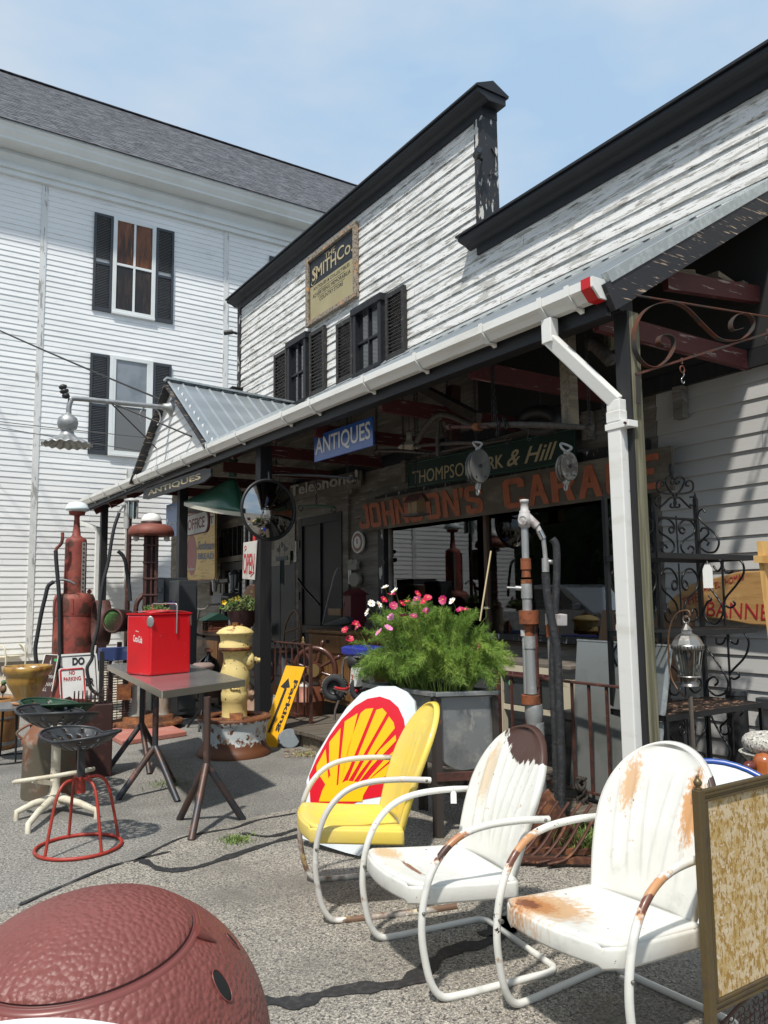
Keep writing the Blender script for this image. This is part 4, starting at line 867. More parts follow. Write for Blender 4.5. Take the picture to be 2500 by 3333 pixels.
# ---- hydrant standing on a rusty wheel rim
hp = G((506, 1628)); hp.z = 0
rm = thing('wheel_rim', 'old white truck wheel rim eaten by rust, lying flat under the yellow hydrant', 'wheel rim', hp)
pr = [(.80, 1668), (.82, 1660), (.80, 1650)]
rr = 79*PX((hp.x, hp.y, .3))
prof = [(rr*.99, 0), (rr*1.0, .02), (rr*.93, .06), (rr*.865, .10), (rr*.86, .20), (rr*.885, .235), (rr*.875, .27), (rr*.93, .30), (rr*.985, .335), (rr*1.0, .36), (rr*.96, .37), (rr*.93, .345), (rr*.80, .30)]
part('barrel', MB().lathe((hp.x, hp.y, 0), prof, 48), m_rim, rm)
mb = MB(); mb.lathe((hp.x, hp.y, 0), [(rr*.93, .345), (rr*.8, .315), (rr*.5, .335), (rr*.3, .37), (.001, .372)], 40); part('disc', mb, m_rust, rm)
mb = MB()
for a in (-1.9, .3, 2.0): c = Vector((hp.x+cos(a)*rr*.66, hp.y+sin(a)*rr*.66, .334)); mb = MB().ell(c, (.06, .045, .012), 14, 6); part('hole', mb, m_dark, rm)
for a in (.6, 2.2, 4.4): part('lug_tab', MB().box((hp.x+cos(a)*rr*.55, hp.y+sin(a)*rr*.55, .37), (.18, .12, .03), Matrix.Rotation(a, 3, 'Z')@Matrix.Rotation(.35, 3, 'Y')), m_rust, rm, bev=.01)
hc = Vector((hp.x-.0, hp.y, .36)); u0 = 505
hy = thing('fire_hydrant', 'tall weathered yellow fire hydrant with a domed cap and one side nozzle', 'hydrant', hc)
def hz(L): return lz(hc, L, 0)
part('barrel', MB().lathe((hc.x, hc.y, 0), hz([(36, 1572), (33, 1566), (27, 1560), (27, 1515), (29, 1512), (29, 1496), (27, 1490), (32, 1470), (31, 1452), (27, 1440), (24, 1425), (25, 1410), (33, 1404), (35, 1400)]), 32), m_hyd, hy)
mb = MB(); s = 37*PX(hc); zb0 = ZAT(hc, 1576); mb.prism([(hc.x+s*1.15*cos(a), hc.y+s*1.15*sin(a), zb0-.05) for a in [pi/4+i*pi/2-.25 for i in range(4)]], (0, 0, .03)); part('base_flange', mb, m_hyd, hy, bev=.008)
part('bonnet', MB().lathe((hc.x, hc.y, 0), hz([(35, 1400), (34, 1390), (31, 1386), (33, 1372), (40, 1368), (40, 1366), (34, 1360), (24, 1355), (14, 1352), (.01, 1351)]), 32), m_hyd, hy)
mb = MB(); 
part('seam_ring', MB().lathe((hc.x, hc.y, 0), hz([(34, 1405), (36, 1402), (36, 1399), (34, 1396)]), 32), m_rust, hy)
mb = MB(); k = PX(hc); zt = ZAT(hc, 1351); mb.cyl((hc.x, hc.y, zt-.005), (hc.x, hc.y, zt+.03), 8*k, 7*k, 6); part('operating_nut', mb, m_rust, hy)
for a in range(3): part('bolt', MB().ell((hc.x+cos(a*2.1)*15*k, hc.y+sin(a*2.1)*15*k, zt), .016, 8, 6), m_rust, hy)
r_ = (cr(hc)*.96+Vector((0, 0, 0))).normalized(); nz = ZAT(hc, 1427); c = Vector((hc.x, hc.y, nz))
noz = part('nozzle', MB().lathe(c+r_*10*k, [(20*k, 0), (17*k, 12*k), (18*k, 16*k), (20*k, 18*k), (19*k, 26*k), (14*k, 30*k), (8*k, 31*k), (7*k, 37*k)], 20, r_), m_hyd, hy)
part('nozzle_nut', MB().cyl(c+r_*46*k, c+r_*54*k, 5.5*k, 5*k, 5), m_hyd, noz)
n2_ = (-r_+Vector((-.3, -.5, 0))).normalized(); nz2 = part('small_nozzle', MB().lathe(c-Vector((0, 0, .06))+n2_*16*k, [(9*k, 0), (8*k, 10*k), (5*k, 12*k)], 14, n2_), m_hyd, hy)
mb = MB()
for i in range(7): mb.ring(c+n2_*27*k-Vector((0, 0, .0+i*.028)), .012, .003, (1, i % 2, 0), 8, 5)
part('chain', mb, m_rust, hy)
n3 = Vector((EYE-hc)); n3.z = 0; n3.normalize(); cz = ZAT(hc, 1482)
mb = MB(); 
for i in range(14): a = i*.45; mb.ell(Vector((hc.x, hc.y, cz))+n3*28*k+cr(hc)*(-8+16*(i/13))*k+ZA*(.018*sin(i*1.3)), (.016, .016, .011), 8, 6)
part('cast_ornament', mb, m_hyd, hy)
# ---- yellow parking sign leaning beside it
bA = G((598, 1614)); SN2 = Vector((-.80, -.52, .30)).normalized()
def pk(x, y, off=0): return PL(q('g', x, y), bA, SN2)+SN2*off
ps = thing('parking_sign', 'long yellow sign reading Parking with a black up arrow, leaning beside the hydrant', 'sign', bA)
TLp, TRp, BRp = pk(845, 678), pk(1000, 692), pk(768, 1366); BLp = TLp+(BRp-TRp)
part('board', MB().prism([TLp, TRp, BRp, BLp], -SN2*.012), mat('yellow_sign_paint', (.86, .43, .012), .35, 0, [((.80, .38, .01), 3, .5, .7), ((.45, .22, .03), 16, .70, .74)], coat=.2), ps, bev=.002)
m_blk = mat('sign_black', (.02, .02, .02), .5); m_sred2 = mat('sign_red', (.45, .02, .025), .5, 0, [((.55, .16, .15), 30, .6, .7)]); m_wsign = mat('sign_white', (.72, .72, .69), .5, 0, [((.62, .61, .57), 6, .5, .7)])
m_wsold = mat('aged_white_sign', (.60, .58, .53), .55, 0, [((.45, .41, .36), 5, .5, .7), ((.25, .2, .16), 18, .68, .74)])
part('arrow', MB().prism([pk(*p, .0015) for p in [(866, 783), (878, 862), (850, 866), (850, 880), (712, 1240), (692, 1232), (832, 872), (800, 855)]], SN2*-.001), m_blk, ps)
U1 = (pk(960, 800)-pk(785, 1255)); 
part('letters', MB().text('Parking', pk(905, 795, .0012), pk(752, 1225, .0012), pk(948, 805, .0012), .001, bold=.035), m_blk, ps)
# ---- stone discs, propellers, slab by the deck
m_bronze = mat('bronze_blades', (.34, .22, .15), .6, .15, [((.22, .13, .09), 4, .45, .65), ((.46, .36, .28), 9, .6, .75)], bump=(20, .2, .005))
def disc(name, label, cat, uv, rpx, hpx, z, m, tilt, ex=None, th=.03, grp=None):
    p = G(uv, z); k = PX(p); t = thing(name, label, cat, p, grp); d = cr(p); up = Vector((0, 0, 1)); R = rpx*k
    nn = (-Vector((p.x, p.y, 0)).normalized()*cos(tilt[0])+d*tilt[1]+up*sin(tilt[0])).normalized(); a = nn.cross(ZA).normalized(); b = a.cross(nn)
    pts = [p+b*hpx*k+a*R*cos(2*pi*i/30)*(1+.05*sin(3*i))+b*hpx*k*sin(2*pi*i/30) for i in range(30)]
    part('disc', MB().prism(pts, nn*-th), m, t, bev=.008); return t, p, nn, a, b, k
def blades(label, uv, R, m, rots, tilt, seed):
    p = G(uv, .0); t = thing('boat_propeller', label, 'propeller', p, 'old boat propellers'); k = PX(p); R *= k; n_ = (-Vector((p.x, p.y, 0)).normalized()+ZA*tilt).normalized(); a, b, c = basis(n_); ctr = p+ZA*R*.95
    part('hub', MB().lathe(ctr-n_*.06, [(.05, 0), (.06, .03), (.05, .12), (.02, .15)], 16, n_), m, t)
    for r in rots:
        def fn(u, v):
            L = R*(.12+.9*u); w = R*.50*sin(pi*min(1, .12+.86*u))**.7; aa = r+(v-.5)*2*w/max(L, .08)*.5; 
            return ctr+(a*cos(aa)+b*sin(aa))*L+n_*(.10*(v-.5)*(1-u*.3))
        part('blade', MB().grid(fn, 14, 10), m, t, solid=.014)
blades('bronze boat propeller with rounded blades behind the yellow hydrant', (545, 1560), 62, m_bronze, (.2, 2.3, 4.4), .25, 1)
blades('grey boat propeller lying between the hydrant and the parking sign', (585, 1590), 34, mat('grey_blades', (.38, .36, .31), .6, .1, [((.22, .2, .17), 6, .5, .65)]), (1.2, 3.3, 5.4), .5, 2)
p = G((585, 1580)); mb = MB(); d = cr(p); bb_ = Vector((p.x, p.y, 0)).normalized(); k = PX(p)
mb.prism([p+d*x*k+ZA*z*k+bb_*z*k*.3 for x, z in ((-16, 0), (14, 0), (22, 60), (6, 76), (-12, 52))], bb_*.05); single('granite_slab', 'speckled grey granite slab behind the parking sign', 'stone', mb, mat('granite', (.36, .35, .33), .8, 0, [((.12, .12, .12), 40, .52, .6), ((.55, .53, .5), 55, .6, .65)]), p)
disc('stone_disc', 'round blue-grey stone disc with a notch on the ground by the deck corner', 'stone disc', q('g', 885, 1366), 24, 38*.55, 0, mat('slate_grey', (.20, .23, .25), .7, 0, [((.33, .31, .27), 7, .5, .7)]), (.35, .35), th=.06)
# ---- steel table on tripod legs
zt = .90
tF, tR, tL = G(q('e', 950, 1243), zt), G((529, 1468), zt), G(q('e', 140, 850), zt)
e1 = (tR-tF); w1 = e1.length; e1.normalize(); e2 = ZA.cross(e1).normalized(); w2 = (tL-tF).dot(e2); e2 = (tL-tF).normalized(); w2 = min((tL-tF).length, 2.6)
tF = Vector(tF)
m_steel = mat('stainless_sheet', (.56, .56, .55), .27, .85, [((.44, .44, .44), 3, .45, .7)], bump=(7, .12, .01)); m_steeledge = mat('stainless_edge', (.58, .56, .50), .3, .9)
tb = thing('steel_table', 'long table with a stainless steel top on dark pipe tripod legs under the red cooler', 'table', (tF.x, tF.y, 0))
A0 = [tF, tF+e1*w1, tF+e1*w1+e2*w2, tF+e2*w2]
part('table_top', MB().prism(A0, -ZA*.045), m_steel, tb, bev=.006)
mb = MB(); mb.bar(A0[0]-e2*.003-ZA*.024, A0[1]-e2*.003-ZA*.024, .006, .05); mb.bar(A0[0]-e1*.003-ZA*.024, A0[3]-e1*.003-ZA*.024, .006, .05); part('top_edge', mb, m_steeledge, tb)
m_pipe = mat('heat_stained_pipe', (.10, .062, .05), .5, .5, [((.05, .055, .065), 5, .45, .6), ((.19, .085, .06), 9, .58, .7)])
def tripod(top, joint, feet, r=.024):
    s = .5
    part('tripod_leg', (lambda m: ([m.cyl(top, joint, r, n=14)]+[m.cyl(Vector(joint)+ZA*.03, f, r, n=14) for f in feet])[0])(MB()), m_pipe, tb)
def g3(uv): return G(q('B', *uv))
f1 = [g3(p) for p in ((1215, 1340), (1140, 1205), (1545, 1208))]; j1 = (f1[0]+f1[1]+f1[2])/3; 
jt = PL(q('B', 1312, 880), j1, (-.5, -.85, 0)); tripod((jt.x, jt.y, zt-.05), jt, f1)
f2 = [g3(p) for p in ((745, 1080), (1130, 1092), (1105, 970))]; jt = PL(q('B', 985, 765), (f2[0]+f2[1]+f2[2])/3, (-.5, -.85, 0)); tripod((jt.x, jt.y, zt-.05), jt, f2)
f3 = [g3(p) for p in ((685, 888), (950, 918), (1010, 800))]; jt = PL(q('B', 900, 615), (f3[0]+f3[1]+f3[2])/3, (-.5, -.85, 0)); tripod((jt.x, jt.y, zt-.05), jt, f3)
# ---- red cooler on the table
cF, cR, cL = G(q('e', 770, 1042), zt+.002), G(q('e', 1330, 988), zt+.002), G(q('e', 505, 982), zt+.002)
d1 = (cR-cF); L1 = d1.length; d1.normalize(); d2 = ZA.cross(d1).normalized(); L2 = .34
ct = ZAT(cF, q('e', 750, 215)[1])-zt
m_coke = mat('cooler_red', (.62, .006, .012), .30, 0, [((.52, .008, .014), 4, .5, .7), ((.55, .25, .2), 26, .70, .715, 5)], coat=.4)
ck = thing('red_cooler', 'bright red metal picnic cooler with a bail handle, standing on the steel table', 'cooler', (cF.x, cF.y, zt))
B0 = [cF, cF+d1*L1, cF+d1*L1+d2*L2, cF+d2*L2]
part('body', MB().prism(B0, ZA*ct), m_coke, ck, bev=.018)
mb = MB()
def lid(u, v): 
    p = cF+d1*L1*u+d2*L2*v; return p+ZA*(ct+.012+.022*sin(pi*u)*.6+.022*sin(pi*v)*.6)-ZA*(.0)
mb.grid(lid, 12, 10); mb.bar(B0[0]+ZA*(ct+.006), B0[1]+ZA*(ct+.006), .012, .014); mb.bar(B0[1]+ZA*(ct+.006), B0[2]+ZA*(ct+.006), .012, .014); mb.bar(B0[2]+ZA*(ct+.006), B0[3]+ZA*(ct+.006), .012, .014); mb.bar(B0[3]+ZA*(ct+.006), B0[0]+ZA*(ct+.006), .012, .014)
part('lid', mb, m_coke, ck)
hx = .62; hA = cF+d1*L1*hx-d2*.008; hB = cF+d1*L1*hx+d2*(L2+.008); zz = zt+ct
m_rod = mat('bare_steel_rod', (.42, .41, .39), .35, .8)
hpt = [hA+ZA*(ct-.16), hA+ZA*(ct+.075), hA+ZA*(ct+.088)+d2*.014, hB+ZA*(ct+.088)-d2*.014, hB+ZA*(ct+.075), hB+ZA*(ct-.16)]
part('handle', MB().tube(hpt, .006, 8), m_rod, ck)
for c_, dd in ((B0[0], 1), (B0[1], -1)):
    nrm = (-d2-d1*dd).normalized(); a = nrm.cross(ZA).normalized(); R = Matrix((a, nrm, ZA)).transposed()
    part('corner_plate', MB().ell(c_+nrm*-.004+ZA*(ct-.055), (.030, .006, .045), 14, 8, R), mat('dull_zinc', (.36, .36, .34), .4, .7), ck)
def ce(x, y, off=.0015): return PL(q('e', x, y), cF, -d1 if False else d1)-d1*off
m_wl = mat('white_lettering', (.78, .74, .72), .5)
part('script_letters', MB().text('Coca-Cola', ce(560, 572), ce(678, 600), ce(556, 480), .001, shear=.35, bold=.012), m_wl, ck)
part('small_letters', MB().text('DRINK', ce(590, 438), ce(632, 446), ce(590, 424), .001), m_wl, ck)
# ---- tractor seat stools
m_tseat = mat('tractor_seat_black', (.035, .037, .04), .42, .3)
def tractor_seat(mb, c, R, yaw, tilt, slots=True):
    """cast pan seat with slots: strips with gaps"""
    M_ = Matrix.Rotation(yaw, 3, 'Z')@Matrix.Rotation(tilt, 3, 'Y')
    def S(u, a):   # u radial 0..1, a angle
        ca, sa = cos(a), sin(a); r = R*(1-.12*max(0, ca)*0+.10*abs(sa)); lobe = 1-.16*math.exp(-((a if a < pi else a-2*pi)/.30)**2)
        x = r*u*ca*lobe*.92; y = r*u*sa*1.08; z = R*.42*u**2.3*(.55+.45*(1-ca)/2)+R*.16*u*u*abs(sa)-R*.1*u*max(0, ca)**3*(u < .9)
        return Vector(c)+M_@Vector((x, y, z))
    n = 72
    vs = []; us = [0, .22, .30, .42, .50, .74, .82, .93, 1.0]
    for u in us: vs += [S(u, 2*pi*i/n) for i in range(n)]
    fs = []
    for j in range(len(us)-1):
        for i in range(n):
            slot = (us[j] in (.50,) and i % 4 in (1, 2)) or (us[j] in (.30,) and (i // 3) % 2 == 1) or (us[j] == .82 and i % 6 in (2,))
            if slot and slots: continue
            fs.append((j*n+i, j*n+(i+1) % n, (j+1)*n+(i+1) % n, (j+1)*n+i))
    mb.add(vs, fs, True); mb.tube([S(1, 2*pi*i/n) for i in range(n)], .006, 6, closed=True)
    return mb
sc = G((170, 1832)); k = PX(sc)
m_redst = mat('red_iron_paint', (.36, .035, .022), .5, 0, [((.22, .035, .02), 9, .5, .65), ((.10, .05, .035), 18, .62, .7)])
st = thing('tractor_seat_stool', 'low stool with a black tractor seat on a red round-based iron frame', 'stool', (sc.x, sc.y, 0))
Rr_ = 88*k; hub = ZAT(sc, 1680)
part('base_ring', MB().ring((sc.x, sc.y, .012), Rr_, .011, n=40, m=8), m_redst, st)
for a in (-2.62, -1.25, .15, 1.6):
    P = [(sc.x+cos(a)*Rr_, sc.y+sin(a)*Rr_, .012), (sc.x+cos(a)*Rr_*.86, sc.y+sin(a)*Rr_*.86, hub*.45), (sc.x+cos(a)*Rr_*.70, sc.y+sin(a)*Rr_*.70, hub*.82), (sc.x+cos(a)*Rr_*.48, sc.y+sin(a)*Rr_*.48, hub*.98), (sc.x+cos(a)*.03, sc.y+sin(a)*.03, hub-.0)]
    part('leg', MB().tube(spl(P, 6), .0095, 8), m_redst, st)
part('hub', MB().cyl((sc.x, sc.y, ZAT(sc, 1712)), (sc.x, sc.y, hub+.01), .030, .028, 16), m_redst, st)
part('stem', MB().box((sc.x, sc.y, (hub+ZAT(sc, 1612))/2), (.042, .042, ZAT(sc, 1612)-hub)), m_tseat, st, bev=.003)
part('seat', tractor_seat(MB(), (sc.x, sc.y, ZAT(sc, 1616)), .222, .5, -.12), m_tseat, st, solid=.006)
# white pedestal stool
wp = G((117, 1752)); k = PX(wp); m_wst = mat('chipped_cream_iron', (.60, .56, .45), .6, 0, [((.48, .42, .30), 7, .5, .65), ((.16, .10, .06), 22, .63, .67)])
ws = thing('tractor_seat_stool', 'taller stool with a black tractor seat on a cream four-footed pedestal', 'stool', (wp.x, wp.y, 0))
part('column', MB().lathe((wp.x, wp.y, 0), [(.075, .06), (.055, .11), (.036, .14), (.033, .20), (.033, ZAT(wp, 1570)), (.045, ZAT(wp, 1568))], 20), m_wst, ws)
for u, v in ((35, 1772), (60, 1800), (208, 1768), (150, 1742)):
    f = G((u, v)); part('foot', MB().tube([(wp.x, wp.y, .10), (wp.x*.4+f.x*.6, wp.y*.4+f.y*.6, .085), (f.x, f.y, .055), (f.x, f.y, .0)], [.03, .024, .020, .018], 10), m_wst, ws)
d = cr(wp); q1 = Vector((wp.x, wp.y, ZAT(wp, 1668)))
part('footrest', MB().tube(spl([q1-d*.27-ZA*.045, q1-d*.24-Vector((.0, .1, .02)), q1-Vector((.02, .13, .0)), q1+d*.16-Vector((0, .1, -.01)), q1+d*.26+ZA*.0], 6), .016, 8), m_wst, ws)
part('footrest_brace', MB().bar(q1-d*.16-Vector((0, .09, .03)), q1-ZA*.08, .03, .03), m_wst, ws); 
part('seat', tractor_seat(MB(), (wp.x, wp.y, ZAT(wp, 1572)), .285, .2, .0), m_tseat, ws, solid=.007)
gp_ = G((140, 1700)); gp_ = Vector((wp.x+.10, wp.y+.55, 0)); m_green = mat('dark_green_iron', (.02, .055, .03), .45, .2)
gs = thing('tractor_seat_stool', 'stool with a dark green cast iron tractor seat, hindmost of the tractor seats', 'stool', (gp_.x, gp_.y, ZAT(gp_, 1545)))
part('seat', tractor_seat(MB(), (gp_.x, gp_.y, ZAT(gp_, 1550)), .27, .3, .0), m_green, gs, solid=.007)
part('bracket', MB().cyl((gp_.x, gp_.y, ZAT(gp_, 1552)), (gp_.x, gp_.y, .02), .03, n=10), m_rust, gs)
# milk can
mc = G((104, 1718)); k = PX(mc); m_can = mat('rusty_milk_can', (.15, .13, .095), .65, .2, [((.20, .08, .04), 4, .46, .60), ((.30, .27, .22), 9, .55, .7)], bump=(30, .3, .004))
cn = thing('milk_can', 'big rusty milk can behind the cream pedestal stool', 'milk can', (mc.x, mc.y, 0))
part('can_body', MB().lathe((mc.x, mc.y, 0), lz(mc, [(54, 1718), (55, 1714), (53, 1608), (57, 1600), (56, 1594), (48, 1580), (34, 1562), (30, 1556), (33, 1548), (34, 1544)]), 32), m_can, cn)
for s in (-1, 1): d = cr(mc)*s; z = ZAT(mc, 1578); part('can_handle', MB().tube(spl([Vector((mc.x, mc.y, z-.05))+d*.20, Vector((mc.x, mc.y, z+.0))+d*.24, Vector((mc.x, mc.y, z+.05))+d*.17, Vector((mc.x, mc.y, z+.06))+d*.13], 5), .010, 8), m_can, cn)
# radiator-like rusty fins behind
fp = Vector((mc.x+.35, mc.y+.55, 0)); k = PX(fp); m_dbrown = mat('dark_brown_iron', (.045, .018, .015), .6, .2, [((.09, .03, .02), 12, .55, .7)])
rd = thing('iron_grate_stack', 'upright stack of dark brown iron grate fins in front of the no parking sign', 'grate', (fp.x, fp.y, 0))
d = cr(fp); bk_ = Vector((fp.x, fp.y, 0)).normalized()
for i in range(9):
    c = fp+d*(-.06+i*.034); zt_ = ZAT(fp, 1494-(5 if i > 5 else 0)*(i-5)*.5); part('fin', MB().box(c+ZA*(zt_+.62)/2, (.012, .20, zt_-.62), Matrix((d, bk_, ZA)).transposed()), m_dbrown, rd, bev=.003)
part('fin_base', MB().box(fp+d*.08+ZA*.31, (.36, .22, .62), Matrix((d, bk_, ZA)).transposed()), m_dbrown, rd, bev=.01)
part('side_plate', MB().prism([fp+d*x+ZA*ZAT(fp, v) for x, v in ((-.15, 1565), (-.08, 1565), (-.08, 1507), (-.10, 1503), (-.14, 1507), (-.16, 1520))], bk_*.02), m_dbrown, rd)
# basket of thin wires next to it
mb = MB(); bp = fp-d*.35
for v in (1518, 1526, 1534): mb.ring(Vector((bp.x, bp.y, ZAT(bp, v))), .14, .0025, n=20, m=5)
single('wire_hoops', 'thin wire hoops behind the green tractor seat', 'wire basket', mb, m_iron, (bp.x, bp.y, 1.0))
# ---- mustard flower pot on small round table, barrel
pp = G((35, 1640)); 
tp = thing('side_table', 'small round grey table on thin dark iron legs beside the milk can', 'table', (pp.x, pp.y, 0))
zt2 = ZAT(pp, 1522); k = PX((pp.x, pp.y, zt2)); cx_ = Vector((pp.x, pp.y, 0))-cr(pp)*.05
part('table_top', MB().cyl((cx_.x, cx_.y, zt2-.02), (cx_.x, cx_.y, zt2), 66*k, n=36), mat('grey_enamel_top', (.13, .135, .14), .4, .2), tp)
for a in (-1.5, .3, 1.9, 3.4): part('leg', MB().tube([(cx_.x+cos(a)*40*k, cx_.y+sin(a)*40*k, zt2-.02), (cx_.x+cos(a)*46*k, cx_.y+sin(a)*46*k, 0.01)], [.014, .009], 6), m_iron, tp)
part('base_ring', MB().ring((cx_.x, cx_.y, .012), 56*k, .008, n=30, m=6), m_iron, tp)
po = PL((57, 1516), (cx_.x+.08, cx_.y-.02, 0), (-.3, -.95, 0)); po = Vector((po.x, po.y, zt2)); kq = PX(po)
ft = thing('flower_pot', 'mustard glazed fluted flower pot on its saucer on the small round table', 'flower pot', po)
m_must = mat('mustard_glaze', (.36, .20, .035), .3, 0, [((.20, .085, .025), (9, 9, 1.5), .5, .62), ((.46, .28, .06), 6, .55, .7)], coat=.5)
part('saucer', MB().lathe(po, [(24*kq, 0), (28*kq, .008), (30*kq, .025), (26*kq, .026)], 28), mat('terracotta_glaze', (.38, .19, .08), .4, coat=.3), ft)
pr = lz(po, [(22, 1512), (27, 1500), (37, 1482), (42, 1470), (42, 1462), (46, 1458), (50, 1450), (51, 1440), (46, 1440), (43, 1452)], po.z)
mb = MB(); nseg = 72; a, b, c = basis(ZA); vs = []
for r, z in pr: vs += [Vector((po.x, po.y, po.z+.01+z))+(a*cos(2*pi*i/nseg)+b*sin(2*pi*i/nseg))*r*(1+(.025*abs(sin(9*2*pi*i/nseg)) if z < pr[4][1] else 0)) for i in range(nseg)]
mb.add(vs, [(j*nseg+i, j*nseg+(i+1) % nseg, (j+1)*nseg+(i+1) % nseg, (j+1)*nseg+i) for j in range(len(pr)-1) for i in range(nseg)], True); part('pot', mb, m_must, ft)
part('soil', MB().cyl((po.x, po.y, ZAT(po, 1450)), (po.x, po.y, ZAT(po, 1450)+.004), 43*kq, n=28), MATS['soil'], ft)
bp = G((12, 1625)); bp = Vector((bp.x-.1, bp.y+.35, 0)); k = PX(bp); m_brl = mat('barrel_wood', (.34, .17, .06), .55, 0, [((.25, .12, .04), (26, 26, 1.5), .45, .6)])
br = thing('wooden_barrel', 'light brown wooden barrel behind the small round table at the left edge', 'barrel', bp)
zt3 = ZAT(bp, 1508); part('staves', MB().lathe(bp, [(.24, 0), (.265, zt3*.3), (.27, zt3*.55), (.255, zt3*.85), (.245, zt3), (.23, zt3), (.23, zt3-.03)], 32), m_brl, br)
part('barrel_head', MB().cyl(bp+ZA*(zt3-.035), bp+ZA*(zt3-.03), .23, n=30), m_brl, br)
for f in (.12, .62, .9): part('hoop', MB().lathe(bp, [(.262 if f < .8 else .256, zt3*f-.015), (.274 if .3 < f < .8 else .262, zt3*f), (.262 if f < .8 else .256, zt3*f+.02)], 32), mat('hoop_iron', (.22, .22, .21), .5, .5), br)
dk = Vector((bp.x+.10, bp.y, zt3)); du = thing('duck_decoy', 'small brown and green duck ornament standing on the barrel', 'decoy', dk)
part('bird_body', MB().ell(dk+ZA*.09, (.035, .06, .05), 12, 8), mat('duck_brown', (.20, .11, .06), .6), du); part('bird_head', MB().ell(dk+ZA*.155+Vector((0, -.02, 0)), .028, 10, 8), mat('duck_green', (.05, .13, .06), .5), du); part('bill', MB().ell(dk+ZA*.15+Vector((-.03, -.04, 0)), (.02, .012, .006), 8, 6), mat('bill_yellow', (.5, .35, .08), .6), du); part('foot_peg', MB().cyl(dk, dk+ZA*.06, .006, n=6), m_iron, du)
# ---- rusty red gas pump
gp0 = G((153, 1545)); gk = Vector((gp0.x, gp0.y, 0)); k = PX(gk+ZA*1.2)
m_rp = mat('rusty_red_pump_paint', (.23, .042, .03), .65, 0, [((.30, .075, .05), 3, .45, .65), ((.075, .028, .018), 3.5, .50, .60, 8, .65), ((.05, .028, .02), 22, .62, .70)], bump=(26, .25, .004))
gpu = thing('gas_pump', 'rusty red cylindrical gas pump with a white glass dome and black hoses', 'gas pump', gk)
part('lower_drum', MB().lathe(gk, lz(gk, [(42, 1552), (42, 1330), (41, 1326)]), 32), m_rp, gpu)
part('hood', MB().lathe(gk, lz(gk, [(42.5, 1330), (43, 1322), (42.5, 1296), (39, 1286), (33, 1283), (26, 1281)]), 32), m_rp, gpu)
part('tower', MB().lathe(gk, lz(gk, [(23, 1284), (22, 1172), (21, 1165), (14, 1161), (9, 1157), (7, 1140), (5.5, 1120), (6, 1114), (16, 1112), (17, 1106)]), 24), m_rp, gpu)
sd = (Vector((EYE-gk)).normalized()); sd.z = 0; sd.normalize(); rt = cr(gk)
a_ = vz(gk, 1282); b_ = vz(gk, 1172)
mb = MB(); c = (Vector(a_)+Vector(b_))/2+rt*16*k+sd*17*k; hgt_ = b_[2]-a_[2]; mb.box(c, (8*k, 5*k, hgt_), Matrix((rt, sd.cross(ZA)*0+sd, ZA)).transposed()); gl = part('gauge_strip', mb, mat('grey_gauge', (.22, .2, .18), .5, .3), gpu)
mb = MB()
for i in range(12): mb.cyl(c+ZA*(hgt_*(i/12-.46))+sd*3*k, c+ZA*(hgt_*(i/12-.46))+sd*3.4*k, 2*k, n=8)
part('gauge_studs', mb, m_dbrown, gl)
mb = MB().box((Vector(a_)+Vector(b_))/2-rt*18*k+sd*14*k, (7*k, 8*k, hgt_), Matrix((rt, sd, ZA)).transposed()); part('side_pipe', mb, m_rp, gpu, bev=.006)
part('dome', MB().lathe(gk, lz(gk, [(15, 1106), (20, 1104), (25, 1102), (24.5, 1098), (20, 1089), (13, 1085), (.01, 1084)]), 28), mat('milk_glass', (.72, .80, .80), .12, coat=.6), gpu)
part('door_plate', MB().prism([gk+ZA*ZAT(gk, v)+rt*x*k+sd*sqrt(43.2**2-x*x)*k for x, v in ((-32, 1325), (-2, 1325), (-2, 1293), (-32, 1293))], sd*.006), m_rp, gpu)
part('knob', MB().cyl(gk+ZA*ZAT(gk, 1278)+rt*30*k-sd*0, gk+ZA*ZAT(gk, 1278)+rt*30*k+sd*.03, 5*k, n=14), m_rp, gpu)
m_hose = mat('black_rubber', (.022, .023, .025), .6, bump=(60, .3, .003))
def hose(pts, r, plane, nrm=(-.35, -.94, 0), name='hose', par=None, m=None):
    P = [PL(p, plane, nrm) for p in pts]; return part(name, MB().tube(spl(P, 8), r, 10), m or m_hose, par)
hpz = gk+sd*44*k
hose([q('A', 430, 810), q('A', 435, 900), q('A', 452, 1100), q('A', 460, 1300), q('A', 462, 1500), q('S', 930, 1080), q('S', 880, 1300), q('S', 780, 1460), q('S', 660, 1490), q('S', 580, 1370), q('S', 560, 1200), q('S', 545, 1000), q('S', 580, 780), q('S', 640, 450), q('S', 700, 200), q('A', 372, 1085), q('A', 415, 1050)], 4.2*k, hpz, name='pump_hose', par=gpu)
hose([q('A', 482, 672), q('A', 482, 720), q('A', 470, 760), q('A', 440, 790), q('A', 430, 815)], 3.4*k, hpz, name='hose_elbow', par=gpu, m=m_rp)
hose([q('A', 415, 1048), q('A', 470, 1035), q('A', 530, 1045), q('A', 575, 1068)], 2.6*k, hpz, name='nozzle', par=gpu, m=mat('grey_nozzle', (.16, .17, .17), .5, .5))
